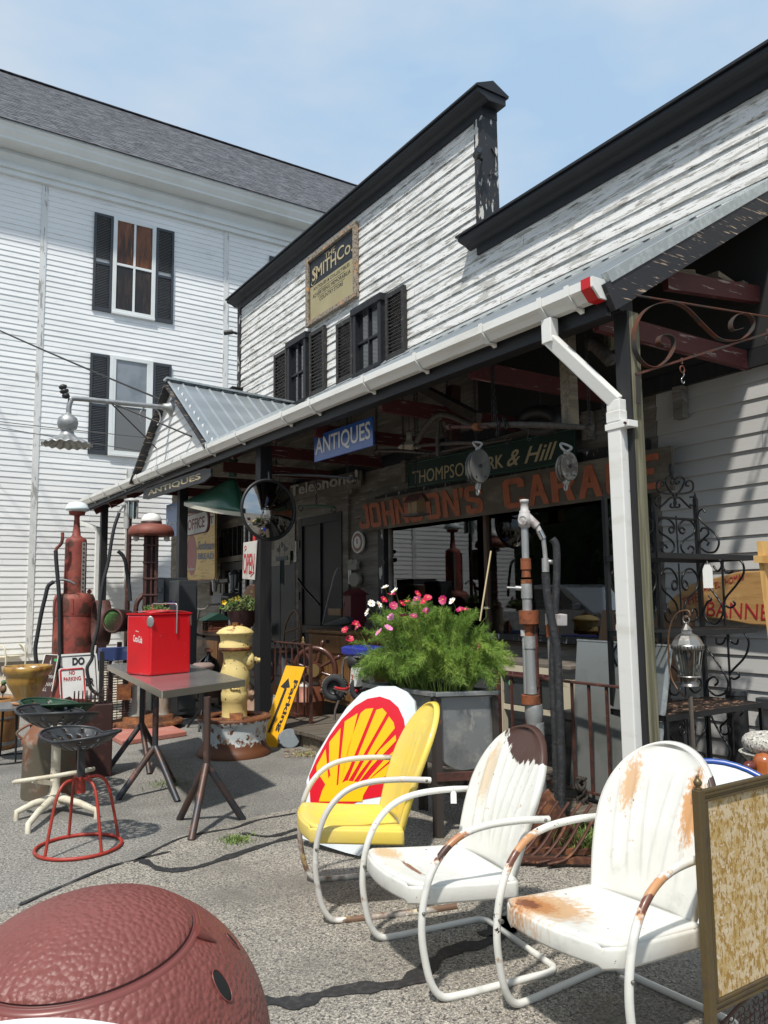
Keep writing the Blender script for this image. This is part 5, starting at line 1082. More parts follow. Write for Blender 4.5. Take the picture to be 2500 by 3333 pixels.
# ---- lamp-headed pump on the pink slab + glass cylinder pump
lp = G((318, 1572)); lk = Vector((lp.x, lp.y, 0)); k = PX(lk+ZA*1.5)
sL, sF, sR = G(q('e', 130, 1830)), G(q('e', 400, 1985)), G(q('e', 1275, 1850)); sB = sL+(sR-sF)
mb = MB().prism([sL, sF, sR, sB], ZA*.055); single('pink_slab', 'flat pinkish red concrete slab under the tall pump', 'slab', mb, mat('pink_concrete', (.40, .15, .115), .8, 0, [((.46, .22, .18), 6, .5, .7)], bump=(40, .3, .003)), (lk.x, lk.y, 0), bev=.01)
tpu = thing('gas_pump', 'tall brown iron pump with a mushroom lamp hood and two bare bulbs', 'gas pump', (lk.x, lk.y, .055))
rt = cr(lk); sd = (-Vector((lk.x, lk.y, 0)).normalized()); RM = Matrix((rt, -sd, ZA)).transposed()
part('base_ring', MB().lathe((lk.x, lk.y, .055), [(.42, 0), (.42, .03), (.40, .045), (.30, .05), (.30, .09), (.27, .10)], 36), m_rust, tpu)
m_greyp = mat('rust_streaked_grey_iron', (.30, .30, .26), .6, .2, [((.22, .11, .05), (6, 6, 1.6), .52, .66), ((.40, .40, .35), 8, .55, .7)])
for x, r_ in ((-.13, .085), (.16, .085)):
    part('lower_column', MB().lathe(lk+rt*x, [(r_*1.35, .13), (r_*1.0, .22), (r_, .9), (r_, ZAT(lk, 1330))], 20), m_greyp, tpu)
part('rusty_plate', MB().box(lk+rt*-.27+sd*.18+ZA*.45, (.16, .02, .18), RM), m_rust, tpu)
part('rusty_rod', MB().box(lk+rt*-.20+sd*.14+ZA*.75, (.05, .04, .75), RM), m_rust, tpu)
m_dkr = mat('dark_oxide_iron', (.075, .028, .022), .55, .2, [((.035, .018, .016), 6, .45, .6), ((.14, .055, .035), 14, .6, .7)])
ka = vz(lk, 1330)[2]; kb = vz(lk, 1158)[2]
for x in (-11, 2, 12): part('column_rib', MB().box(lk+rt*x*k+ZA*(ka+kb)/2, ((8 if x != 2 else 5)*k, 12*k, kb-ka), RM), m_dkr, tpu, bev=.008)
part('column_back', MB().box(lk-sd*9*k+ZA*(ka+kb)/2, (30*k, 5*k, kb-ka), RM), m_dkr, tpu)
for v in (1178, 1215, 1250, 1285, 1310): part('cross_lug', MB().box(lk+sd*5*k+ZA*ZAT(lk, v), (33*k, 5*k, 4*k), RM), m_dkr, tpu, bev=.004)
hood = part('lamp_hood', MB().lathe(lk, lz(lk, [(46, 1157), (48, 1155), (47, 1147), (42, 1138), (30, 1134), (22, 1133)]), 40), mat('rust_red_hood', (.20, .055, .035), .6, .1, [((.11, .035, .025), 7, .5, .65)]), tpu, solid=.008)
part('cap_ring', MB().lathe(lk, lz(lk, [(22, 1134), (22, 1127), (20, 1125)]), 30), m_dkr, tpu)
part('lamp_dome', MB().lathe(lk, lz(lk, [(21, 1127), (21.5, 1121), (16, 1112), (8, 1109), (.01, 1108)]), 30), mat('opal_glass', (.78, .77, .72), .15, coat=.5), tpu)
for x in (-31, 33): c = lk+rt*x*k+ZA*ZAT(lk, 1163); part('bulb', MB().ell(c, 6.6*k, 14, 10).cyl(c+ZA*5*k, c+ZA*10*k, 3.2*k, n=10), mat('frosted_bulb', (.55, .55, .52), .25), tpu)
gc = lk+Vector((.15, .65, 0)); k2 = PX(gc+ZA*2.5)
cu = PL(q('A', 1015, 500), gc, (0, -1, 0)); gc = Vector((cu.x, cu.y, 0))
gy = thing('visible_gas_pump', 'slim pump head with a glass cylinder and white cast fitting under the gutter end', 'gas pump', gc)
part('glass_cylinder', MB().lathe(gc, lz(gc, [(11, 1118), (11, 1084)]), 24), mat('teal_glass', (.08, .12, .12), .08, spec=.8, coat=.5), gy)
m_castw = mat('chalky_grey_casting', (.42, .42, .40), .6, .2, [((.25, .24, .23), 12, .5, .65)])
part('top_flange', MB().lathe(gc, lz(gc, [(9, 1085), (15, 1084), (15.5, 1081), (12, 1078), (5, 1076)]), 24), m_castw, gy)
part('neck', MB().lathe(gc-cr(gc)*9*k2, lz(gc, [(6, 1142), (7, 1120), (6, 1085), (7, 1078)]), 16), m_castw, gy)
for i in range(8): a = i*pi/4; part('tie_rod', MB().cyl(gc+Vector((cos(a), sin(a), 0))*13*k2+ZA*ZAT(gc, 1120), gc+Vector((cos(a), sin(a), 0))*13*k2+ZA*ZAT(gc, 1084), .008, n=6), m_castw, gy)
part('mast', MB().cyl(gc-cr(gc)*4*k2+ZA*.0, gc-cr(gc)*4*k2+ZA*ZAT(gc, 1120), 5*k2, n=14), m_dkr, gy)
fx = PL(q('A', 950, 460), gc, (0, -1, 0)); part('valve', MB().ell(fx, 5.5*k2, 12, 8).cyl(fx, fx+Vector((-9*k2, 0, -14*k2)), 3.6*k2, 3*k2, 10), m_castw, gy)
hose([q('A', 920, 520), q('A', 885, 620), q('A', 860, 740), q('A', 835, 900), q('A', 795, 1060), q('A', 770, 1250), q('A', 755, 1400), q('A', 715, 1560), q('S', 1420, 1150), q('S', 1345, 1300), q('S', 1370, 1480), q('f', 1230, 380), q('f', 1310, 450), q('f', 1400, 495)], 4.*k2*.8, gc+Vector((0, -.9, 0)), (0, -1, 0), name='pump_hose', par=gy)
hose([q('A', 910, 815), q('A', 945, 845), q('A', 968, 900), q('A', 975, 950), q('A', 995, 1080), q('A', 1005, 1200)], .022, lk+sd*.1-rt*.1, (0, -1, 0), name='nozzle_hose', par=tpu)
# cabinet grille behind the table
gl0 = G(q('e', 130, 1820)); d = Vector((1, .1, 0)).normalized(); k = PX(gl0)
gr = thing('metal_grille', 'black metal grille frame with a blue top behind the steel table', 'grille', gl0)
gw = 95*k; gh = .93; m_blk2 = mat('black_metal', (.02, .02, .021), .5)
for x in (0, gw): part('grille_side', MB().bar(gl0+d*x+ZA*.0+YA*.06, gl0+d*x+ZA*gh+YA*.1, .03, .05), m_blk2, gr)
mb = MB()
for i in range(26): mb.bar(gl0+d*.02+ZA*(.10+i*.029)+YA*.08, gl0+d*(gw-.02)+ZA*(.10+i*.029)+YA*.08, .006, .010)
for i in range(1, 8): mb.bar(gl0+d*gw*i/8+ZA*.1+YA*.078, gl0+d*gw*i/8+ZA*.84+YA*.078, .008, .006)
part('mesh', mb, m_blk2, gr)
part('blue_box', MB().box(gl0+d*gw*.5+ZA*(gh-.04)+YA*.14, (gw*1.02, .16, .15), None), mat('blue_paint', (.035, .06, .17), .5, 0, [((.1, .12, .2), 9, .6, .7)]), gr)
tg2 = tag((gl0+d*.13+ZA*.84+YA*.05)[:], .045, .13, .03, 'long grey card tag hanging on the black grille', (0, -1, .05))
# ================================================================ signs on and under the porch
def xsign(name, label, cat, X, TL, BR, m, th=.02, inset=0, group=None, par=None, TR=None, BL=None):
    """flat sign parallel to the shop front; corners measured in the photo"""
    a, b = XP(TL, X), XP(BR, X); c = XP(TR, X) if TR else Vector((X, b.y, a.z)); d = XP(BL, X) if BL else Vector((X, a.y, b.z))
    t = thing(name, label, cat, (X, (a.y+b.y)/2, (a.z+b.z)/2), group)
    part('board', MB().prism([a, c, b, d], XA*th), m, t, bev=.003)
    def at(u, v, off=.002): p = a.lerp(c, u); r = d.lerp(b, u); return p.lerp(r, v)-XA*off
    return t, at
def letters(t, at, s, u0, u1, v0, v1, m, depth=.002, bold=.0, shear=0, name='letters', off=.002, gap=1.0):
    return part(name, MB().text(s, at(u0, v1, off), at(u1, v1, off), at(u0, v0, off), depth, bold=bold, shear=shear, gap=gap), m, t)
m_cream = mat('cream_gold_letters', (.44, .37, .22), .6); m_gold = mat('flat_gold', (.34, .29, .16), .6, 0, [((.38, .33, .19), 3, .4, .7)])
# framed board high on the parapet wall
fm = mat('flaked_picture_frame', (.30, .25, .19), .75, 0, [((.12, .09, .065), (30, 30, 30), .48, .56), ((.52, .27, .12), 7, .58, .66), ((.50, .46, .40), (40, 40, 40), .62, .66)], bump=(40, .6, .006))
a_, b_ = XP(q('M', 404, 402), FX-.05), XP(q('M', 862, 735), FX-.05); c_ = XP(q('M', 866, 62), FX-.05); d_ = XP(q('M', 424, 1015), FX-.05)
y1, y0, z1, z0 = (a_.y+d_.y)/2, (b_.y+c_.y)/2, (a_.z+c_.z)/2, (b_.z+d_.z)/2
t = thing('framed_sign', 'wood framed black and gold shop sign high on the peeling wall above the windows', 'sign', (FX-.05, (y0+y1)/2, (z0+z1)/2))
w = .075
for nm, bx in (('s', (y0, y0+w, z0, z1)), ('s', (y1-w, y1, z0, z1)), ('t', (y0+w, y1-w, z1-w, z1)), ('t', (y0+w, y1-w, z0, z0+w))): part('frame_rail', MB().bb(FX-.085, FX-.02, bx[0], bx[1], bx[2], bx[3]), fm, t, bev=.008)
part('board', MB().bb(FX-.045, FX-.03, y0+w, y1-w, z0+w, z1-w), mat('blue_black_board', (.014, .017, .024), .45), t)
zg = z0+w+.02; zh = z0+w+(z1-z0-2*w)*.56; part('gold_field', MB().bb(FX-.048, FX-.0455, y0+w+.03, y1-w-.03, zg, zh), m_gold, t)
Wd = y1-y0-2*w
def fa(u, v, off=.004): return Vector((FX-.0455-off, y1-w-Wd*u, z1-w-(z1-z0-2*w)*v))
for s, u0, u1, v0, v1, mm, bo, nm in (('THE', .37, .60, .045, .14, m_cream, .0, 'letters'), ('SMITH', .07, .62, .15, .36, m_cream, .012, 'letters'), ('Co.', .64, .97, .12, .33, m_cream, .005, 'letters'), ('ANTIQUES & COLLECTIBLES', .10, .90, .475, .535, m_blk, 0, 'letters'), ('ADVERTISING MEMORABILIA', .08, .92, .585, .645, m_blk, 0, 'letters'), ('COUNTRY STORE', .24, .76, .695, .755, m_blk, 0, 'letters')):
    part(nm, MB().text(s, fa(u0, v1), fa(u1, v1), fa(u0, v0), .001, bold=bo), mm, t)
for v in (.56, .67): part('rule', MB().bar(fa(.2, v), fa(.8, v), .004, .001), m_blk, t)
part('initial_flourish', MB().tube(spl([fa(.20, .19), fa(.13, .14), fa(.10, .2), fa(.16, .28), fa(.17, .37), fa(.10, .43), fa(.05, .39), fa(.09, .345)], 6), .006, 5), m_cream, t)
# blue hanging ANTIQUES sign
t, at = xsign('hanging_sign', 'blue and white ANTIQUES sign hanging from the porch eave', 'sign', 3.95, q('V', 572, 400), q('V', 1208, 498), mat('enamel_blue', (.018, .085, .33), .3, 0, [((.025, .10, .37), 4, .4, .7)], coat=.3), TR=q('V', 1200, 185), BL=q('V', 575, 680))
letters(t, at, 'ANTIQUES', .03, .97, .13, .85, m_wsign, bold=.012)
for u in (.27, .66): p = at(u, 0); part('hook', MB().tube([p, p+ZA*.05+XA*.01, p+ZA*.12], .004, 6), m_iron, t)
# black board ANTIQUES under the gutter
t, at = xsign('antiques_board', 'black board with cream ANTIQUES lettering and cut corners under the gutter', 'sign', 3.62, q('P', 445, 925), q('P', 905, 850), m_dark, TR=q('P', 905, 765), BL=q('P', 445, 992), th=.001)
for o_ in list(t.children): bpy.data.objects.remove(o_)
part('board', MB().prism([at(.02, .1), at(.08, -.05), at(.92, -.05), at(1, .15), at(1, .75), at(.92, 1.05), at(.08, 1.05), at(0, .85)], XA*.03), mat('charcoal_signboard', (.022, .024, .028), .6), t, bev=.004)
letters(t, at, 'ANTIQUES', .10, .88, .22, .80, m_cream, bold=.02)
# JOHNSON'S GARAGE
X = FX-.16
t, at = xsign('garage_sign', "long weathered board with orange cut-out letters reading JOHNSON'S GARAGE over the display window", 'sign', X, q('D', 70, 745), q('F', 755, 320), mat('weathered_signboard', (.12, .10, .075), .8, 0, [((.21, .185, .14), (2, 2, 5), .5, .66), ((.09, .075, .055), 5, .52, .68), ((.13, .105, .075), (2, 1, 30), .55, .7)], bump=(20, .3, .004)), TR=q('F', 740, 0), BL=q('D', 95, 932), th=.03)
m_or = mat('faded_orange_letters', (.42, .12, .05), .6, 0, [((.30, .085, .04), 7, .5, .7), ((.16, .07, .04), 24, .63, .7)])
OCT = {'J': [[(.55, 1), (1, 1), (1, .12), (.85, 0), (.18, 0), (0, .14), (0, .32), (.28, .32), (.28, .2), (.7, .2), (.7, .82), (.55, .82)]],
 'S': [[(.15, 1), (.85, 1), (1, .88), (1, .68), (.7, .68), (.7, .82), (.3, .82), (.3, .62), (.88, .52), (1, .42), (1, .12), (.85, 0), (.15, 0), (0, .12), (0, .32), (.3, .32), (.3, .18), (.7, .18), (.7, .36), (.12, .46), (0, .56), (0, .88)]],
 'O': [[(.15, 1), (.85, 1), (1, .88), (1, .12), (.85, 0), (.5, 0), (.5, .18), (.7, .18), (.7, .82), (.3, .82), (.3, .18), (.5, .18), (.5, 0), (.15, 0), (0, .12), (0, .88)]],
 'H': [[(0, 1), (.3, 1), (.3, .6), (.7, .6), (.7, 1), (1, 1), (1, 0), (.7, 0), (.7, .42), (.3, .42), (.3, 0), (0, 0)]],
 'N': [[(0, 1), (.3, 1), (.72, .36), (.72, 1), (1, 1), (1, 0), (.72, 0), (.28, .66), (.28, 0), (0, 0)]],
 'G': [[(.15, 1), (.85, 1), (1, .88), (1, .68), (.7, .68), (.7, .82), (.3, .82), (.3, .18), (.7, .18), (.7, .36), (.5, .36), (.5, .5), (1, .5), (1, .12), (.85, 0), (.15, 0), (0, .12), (0, .88)]],
 'C': [[(.15, 1), (.85, 1), (1, .88), (1, .68), (.7, .68), (.7, .82), (.3, .82), (.3, .18), (.7, .18), (.7, .32), (1, .32), (1, .12), (.85, 0), (.15, 0), (0, .12), (0, .88)]],
 'A': [[(.36, 1), (.64, 1), (1, 0), (.74, 0), (.62, .3), (.5, .3), (.5, .46), (.56, .46), (.5, .68), (.44, .46), (.5, .46), (.5, .3), (.38, .3), (.26, 0), (0, 0)]],
 'R': [[(0, 1), (.8, 1), (1, .88), (1, .55), (.82, .44), (1, 0), (.7, 0), (.54, .42), (.3, .42), (.3, .58), (.7, .58), (.7, .83), (.3, .83), (.3, .42), (.3, 0), (0, 0)]],
 'E': [[(0, 1), (1, 1), (1, .82), (.3, .82), (.3, .6), (.8, .6), (.8, .43), (.3, .43), (.3, .18), (1, .18), (1, 0), (0, 0)]],
 "'": [[(0, 1), (1, 1), (1, .85), (.4, .62), (.1, .66), (.4, .82), (0, .82)]]}
u0s = dict()
def uat(px): # board fraction for photo column at plane X
    y = XP((px, 1080), X).y; A_ = at(0, .5).y; B_ = at(1, .5).y; return (A_-y)/(A_-B_)
LT = [('J', 775, 798), ('O', 800, 823), ('H', 827, 852), ('N', 855, 882), ('S', 884, 912), ('O', 922, 951), ('N', 957, 992), ("'", 996, 1004), ('S', 1006, 1043), ('G', 1089, 1135), ('A', 1141, 1186), ('R', 1193, 1243), ('A', 1251, 1303), ('G', 1312, 1362), ('E', 1372, 1428)]
LT[9] = ('G', 1089, 1135)
for ch_, xa, xb in LT:
    ua, ub = uat(xa), uat(xb); mb = MB()
    for poly_ in OCT['C' if (ch_ == 'G' and xa == 1089) else ch_]: mb.prism([at(ua+(ub-ua)*x, .92-.80*y, .012) for x, y in poly_], -XA*.012 if False else XA*.010)
    part('letter', mb, m_or, t)
# green THOMPSON sign
t, at = xsign('green_sign', 'dark green carved sign reading THOMPSON PARK behind the hanging pulleys', 'sign', FX-.20, q('D', 345, 500), q('D', 1405, 500), mat('dark_green_sign', (.005, .025, .017), .5, 0, [((.008, .035, .024), 4, .5, .7)]), TR=q('D', 1405, 270), BL=q('D', 345, 665), th=.03)
letters(t, at, 'THOMPSON', .04, .46, .38, .86, m_cream, bold=.0, gap=1.0); letters(t, at, 'PARK', .47, .64, .38, .80, m_cream, bold=.02); letters(t, at, '& Hill', .66, .92, .30, .80, m_cream, bold=.01, shear=.4)
part('border', MB().tube([at(.01, .06, .004), at(.99, .06, .004), at(.99, .94, .004), at(.01, .94, .004)], .006, 4, closed=True), mat('pale_green_edge', (.02, .08, .05), .5), t)
# and Telephone!
t, at = xsign('telephone_sign', 'weathered white board with raised white letters reading and Telephone! above the door', 'sign', FX-.12, q('C', 880, 200), q('C', 1480, 195), mat('telephone_board', (.14, .125, .10), .8, 0, [((.22, .2, .17), 6, .5, .7)]), TR=q('C', 1480, 72), BL=q('C', 880, 325), th=.03)
letters(t, at, 'and Telephone!', -.18, .985, .12, .92, mat('grey_white_letters', (.42, .40, .36), .7), bold=.02, depth=.015, off=.017)
# phone sign (blue), office sign, bread sign, open sign
t, at = xsign('phone_sign', 'blue public telephone sign with a white handset and the word Phone, on the far post', 'sign', 4.25, q('A', 1283, 460), q('A', 1365, 695), mat('phone_blue', (.02, .12, .34), .35, 0, coat=.3), TR=q('A', 1370, 440), BL=q('A', 1278, 710))
letters(t, at, 'NYNEX', .08, .72, .08, .17, m_wsign); letters(t, at, 'Phone', .32, .92, .56, .67, m_wsign)
part('handset', MB().prism([at(*p, .003) for p in ((.08, .45), (.2, .43), (.22, .52), (.15, .54), (.13, .62), (.13, .74), (.16, .82), (.23, .84), (.22, .93), (.08, .92), (.03, .8), (.02, .6))], XA*.001), m_wsign, t)
mb = MB()
for i in range(3): mb.cyl(at(.62, .72+.045*i, .003), at(.62, .72+.045*i, .001), .008, n=8)
part('dots', mb, m_wsign, t)
X = 4.05; cA_, cB_ = XP(q('A', 1425, 600), X), XP(q('A', 1608, 600), X); a0 = XP(q('A', 1515, 520), X); b0 = XP(q('A', 1515, 685), X)
yc, zc_ = (cA_.y+cB_.y)/2, (a0.z+b0.z)/2; hw, hh2 = abs(cA_.y-cB_.y)/2, abs(a0.z-b0.z)/2
def rrect(hw, hh, r, n=8):
    P = []
    for cx_, cy_, a0 in ((hw-r, hh-r, 0), (-hw+r, hh-r, pi/2), (-hw+r, -hh+r, pi), (hw-r, -hh+r, 1.5*pi)): P += [(cx_+r*cos(a0+pi/2*i/n), cy_+r*sin(a0+pi/2*i/n)) for i in range(n+1)]
    return P
t = thing('office_sign', 'rounded white OFFICE sign with dark red letters hanging beside the green lampshade', 'sign', (X, yc, zc_))
part('board', MB().prism([(X, yc-x, zc_+y) for x, y in rrect(hw, hh2, hh2*.85)], XA*.03), mat('maroon_edge', (.14, .035, .04), .5), t)
part('face', MB().prism([(X-.003, yc-x, zc_+y) for x, y in rrect(hw*.93, hh2*.90, hh2*.78)], XA*.0025), m_wsold, t)
part('letters', MB().text('OFFICE', (X-.0035, yc+hw*.70, zc_-hh2*.50), (X-.0035, yc-hw*.72, zc_-hh2*.50), (X-.0035, yc+hw*.70, zc_+hh2*.52), .001, bold=.02), mat('maroon_letters', (.22, .05, .05), .6), t)
part('rod', MB().cyl((X+.01, yc-hw*.4, zc_+hh2), (X+.01, yc-hw*.4, zc_+hh2+.18), .008, n=8), m_iron, t)
t, at = xsign('bread_sign', 'tall yellow wood-grain bread sign with a pink oval and blue lettering on the shop wall', 'sign', FX-.30, q('i', 318, 385), q('i', 845, 1600), mat('yellow_grain_sign', (.56, .40, .14), .45, 0, [((.36, .23, .07), (2.0, 2.0, 26), .56, .60, 3), ((.62, .48, .2), 3, .5, .7)]), TR=q('i', 850, 372), BL=q('i', 318, 1612), th=.02)
part('white_top', MB().prism([at(*p, .003) for p in ((.06, .02), (.96, .02), (.96, .19), (.06, .19))], XA*.002), m_wsold, t); letters(t, at, 'BUY LOT', .10, .93, .06, .17, m_blk, bold=.02, off=.004)
part('pink_oval', MB().prism([at(.19+.17*cos(2*pi*i/28), .62+.30*sin(2*pi*i/28), .003) for i in range(28)], XA*.002), mat('dusty_pink', (.34, .13, .14), .5), t)
letters(t, at, 'Sunbeam', .40, .95, .42, .55, mat('slate_blue_letters', (.13, .17, .25), .5), bold=.02, shear=.3, off=.004); letters(t, at, 'BREAD', .41, .94, .60, .69, MATS['slate_blue_letters'], bold=.03, off=.004); letters(t, at, 'Sunbeam', .05, .33, .80, .845, m_wsold, bold=.02, off=.006)
part('edge', MB().tube([at(.02, .01, .004), at(.985, .01, .004), at(.985, .95, .004), at(.95, .99, .004), at(.02, .99, .004)], .012, 6, closed=True), mat('red_orange_edge', (.34, .10, .05), .5), t)
t, at = xsign('open_sign', 'white OPEN sign with red letters hanging on the black porch post', 'sign', 3.78, q('i', 1338, 920), q('i', 1535, 1590), m_wsold, TR=q('i', 1580, 880), BL=q('i', 1320, 1572), th=.012)
letters(t, at, 'OPEN', .06, .96, .30, .86, m_sred2, bold=.01)
part('curl', MB().tube(spl([at(.2, .2), at(.12, .14), at(.22, .10), at(.26, .17), at(.14, .24)], 5), .004, 5), m_sred2, t); part('curl', MB().tube(spl([at(.68, .92), at(.80, .88), at(.9, .83), at(.78, .80), at(.74, .87)], 5), .004, 5), m_sred2, t)
p = at(.75, -.06, -.02); part('red_top', MB().box(p, (.03, .06, .12)), m_redtape, t)
# round convex mirror
X = 3.72; mc_ = XP(q('C', 770, 380), X); rr_ = abs(XP(q('C', 558, 380), X).y-XP(q('C', 985, 380), X).y)/2; zt_ = XP(q('C', 770, 150), X).z; zb_2 = XP(q('C', 770, 608), X).z; mc_.z = (zt_+zb_2)/2; rz_ = (zt_-zb_2)/2
t = thing('round_mirror', 'round convex traffic mirror with a black rim hung on the porch post', 'mirror', mc_)
nm_ = Vector((.07, -1, -.20)).normalized(); am = nm_.cross(ZA).normalized(); bm = am.cross(nm_)
rr_ = rz_
mcen = mc_.copy()
def mir(u, v): a = 2*pi*u; r = v*rr_*.97; return mcen+am*cos(a)*r+ZA*sin(a)*r+nm_*(.11*(1-v*v))
part('mirror_glass', MB().grid(mir, 48, 14), mat('dusty_mirror', (.42, .42, .41), .03, 1.0), t)
part('mirror_rim', MB().tube([mcen+am*cos(2*pi*i/48)*rr_+ZA*sin(2*pi*i/48)*rr_ for i in range(48)], .018, 8, closed=True), m_blk2, t)
part('mirror_back', MB().grid(lambda u, v: mcen+am*cos(2*pi*u)*v*rr_+ZA*sin(2*pi*u)*v*rr_-nm_*.02, 32, 3), m_blk2, t); part('hanger', MB().cyl(mcen+ZA*rr_, mcen+ZA*(rr_+.1), .012, n=8), m_blk2, t)
# green angled sign-lamp shade
m_gsh = mat('green_enamel_shade', (.03, .11, .065), .3, 0, coat=.4); m_shin = mat('shade_inner_white', (.55, .52, .42), .5)
X = 4.05; c0 = XP(q('C', 490, 130), X); axd = Vector((-.42, .30, -1)).normalized()
t = thing('sign_lamp', 'big green enamel angled lamp shade hanging between the post and the mirror', 'lamp', c0)
k = PX(c0); part('neck', MB().lathe(c0+ZA*.02, [(9*k, 0), (9.5*k, .05), (10*k, .20), (12*k, .21), (12*k, .24)], 18), m_gsh, t)
rimc = XP(q('C', 360, 350), X); L_ = (XP(q('C', 160, 330), X)-XP(q('C', 560, 400), X)).length/2
apex = c0-ZA*.02; E1 = (XP(q('C', 560, 408), X)-XP(q('C', 160, 320), X)).normalized(); E2 = XA
def shd(u, v):
    a = 2*pi*u; rim = rimc+E1*cos(a)*L_+E2*sin(a)*L_*.30; top = apex+Vector((0, -cos(a)*8*k, 0))+XA*sin(a)*8*k; return top.lerp(rim, v)
part('shade', MB().grid(shd, 36, 8), m_gsh, t, solid=.004); part('inner_shade', MB().grid(lambda u, v: shd(u, v)-ZA*.012-Vector((0, 0, 0)), 36, 8), m_shin, t)
part('lip', MB().grid(lambda u, v: shd(u, 1)-ZA*.055*v, 36, 2), m_shin, t)
# white disc lamp shades deeper in
for (uv, r_, lab) in ((q('V', 150, 730), .20, 'flat white lamp shade hanging in the dark just above the round mirror'), (q('V', 1600, 500), .12, 'small white lamp shade hanging over the green carved sign')):
    c = XP(uv, 4.7); t = thing('hanging_lamp', lab, 'lamp', c)
    part('shade', MB().lathe(c, [(r_, -.02), (r_*.9, .0), (r_*.3, .05), (.03, .08), (.03, .14)], 28), m_shin, t, solid=.003); part('cord', MB().cyl(c+ZA*.14, c+ZA*.5, .004, n=5), m_iron, t)
# ================================================================ things hung under the porch roof
def chain(mb, a, b, link=.035, r=.0035):
    a, b = Vector(a), Vector(b); n = max(2, int((b-a).length/(link*.75))); d = (b-a).normalized(); x, y, _ = basis(d)
    for i in range(n):
        c = a.lerp(b, (i+.5)/n); s = x if i % 2 else y; mb.tube([c+d*cos(t_)*link*.5+s*sin(t_)*link*.3 for t_ in [2*pi*j/8 for j in range(8)]], r, 4, closed=True)
    return mb
m_oldw = mat('old_dark_timber', (.06, .05, .042), .8, 0, [((.12, .105, .09), (3, 30, 30), .5, .65), ((.05, .04, .035), (3, 30, 30), .55, .7)])
def bx(uv, X): return XP(uv, X)
def hung_bar(label, uv0, uv1, X, w, m, name='singletree', hooks=(), ch=()):
    a, b = XP(uv0, X), XP(uv1, X); t = thing(name, label, 'harness bar', (a+b)/2); n = 10
    P = [a.lerp(b, i/n)+ZA*(.012*sin(pi*i/n)) for i in range(n+1)]; part('bar', MB().tube(P, [w*(.65+.35*sin(pi*i/n)) for i in range(n+1)], 8, flat=.7), m, t)
    for h in (0, 1): c = a.lerp(b, .02+.96*h); part('end_ring', MB().ring(c-ZA*.02, w*1.3, .005, YA, 12, 5), m_iron, t)
    for h in hooks: c = a.lerp(b, h); part('hook', MB().tube(spl([c, c-ZA*.05, c-ZA*.09+YA*.015, c-ZA*.11-YA*.01, c-ZA*.09-YA*.03], 4), .004, 6), m_iron, t)
    for h in ch: c = a.lerp(b, h); part('chain', chain(MB(), c, (c.x, c.y, rz(X)-.1)), m_iron, t)
    return t
hung_bar('long black harness bar hanging level with the top of the round mirror', q('C', 800, 105), q('C', 1440, 135), 4.1, .028, m_blk2, hooks=(.1, .3), ch=(.05, .92))
hung_bar('short green harness bar hanging on a chain in front of the door', q('C', 1010, 352), q('C', 1275, 360), 4.2, .024, m_green, ch=(.5,))
hung_bar('rough grey timber bar carrying the two big pulleys', q('h', 540, 370), q('h', 1600, 395), 4.0, .035, m_oldw, hooks=(.5,), ch=(.18, .2, .98))
hung_bar('lower grey harness bar with iron ends behind the first pulley', q('h', 0, 560), q('h', 620, 530), 4.35, .028, m_oldw, hooks=(.4, .1), ch=(.05, .9))
hung_bar('thin dark harness bar beside the blue hanging sign', q('D', 140, 425), q('D', 480, 440), 4.4, .026, m_oldw, hooks=(.1,), ch=(.03, .55))
hung_bar('dark crossbar running under the green carved sign', q('D', 380, 470), q('D', 1000, 350), 4.7, .022, m_oldw, ch=(.4,))
# ox yoke bow, plough beam
t = thing('ox_yoke', 'curved dark wooden ox yoke hanging above the garage sign', 'yoke', XP(q('h', 250, 280), 4.3))
part('beam', MB().tube(spl([XP(q('h', *p), 4.3) for p in ((20, 520), (90, 400), (180, 300), (260, 275), (360, 300), (470, 350), (560, 380))], 6), .028, 8), m_oldw, t)
part('bow', MB().tube(spl([XP(q('h', *p), 4.3) for p in ((205, 650), (205, 480), (215, 340), (240, 300))], 6), .018, 8), m_oldw, t)
part('chain', chain(MB(), XP(q('h', 230, 330), 4.3), XP(q('h', 285, 520), 4.3)), m_iron, t)
t = thing('timber_beam', 'dark slanting timber lying across the porch ties above the ox yoke', 'beam', XP(q('h', 300, 130), 4.6))
part('timber', MB().bar(XP(q('h', 40, 20), 4.9), XP(q('h', 565, 300), 4.4), .08, .08), m_oldw, t); part('upright', MB().bar(XP(q('h', 345, 20), 4.9), XP(q('h', 345, 600), 4.9), .11, .11), m_dkr, t)
t = thing('rusty_rod', 'rusty threaded iron rod sticking out above the first pulley', 'rod', XP(q('h', 400, 385), 3.98))
part('rod', MB().cyl(XP(q('h', 330, 385), 3.98), XP(q('h', 660, 385), 3.98), .016, n=10), m_rustrail, t); part('rod_head', MB().cyl(XP(q('h', 300, 385), 3.98), XP(q('h', 330, 385), 3.98), .03, n=6), m_rustrail, t); part('collar', MB().cyl(XP(q('h', 540, 385), 3.98), XP(q('h', 590, 385), 3.98), .034, n=12), m_rust, t)
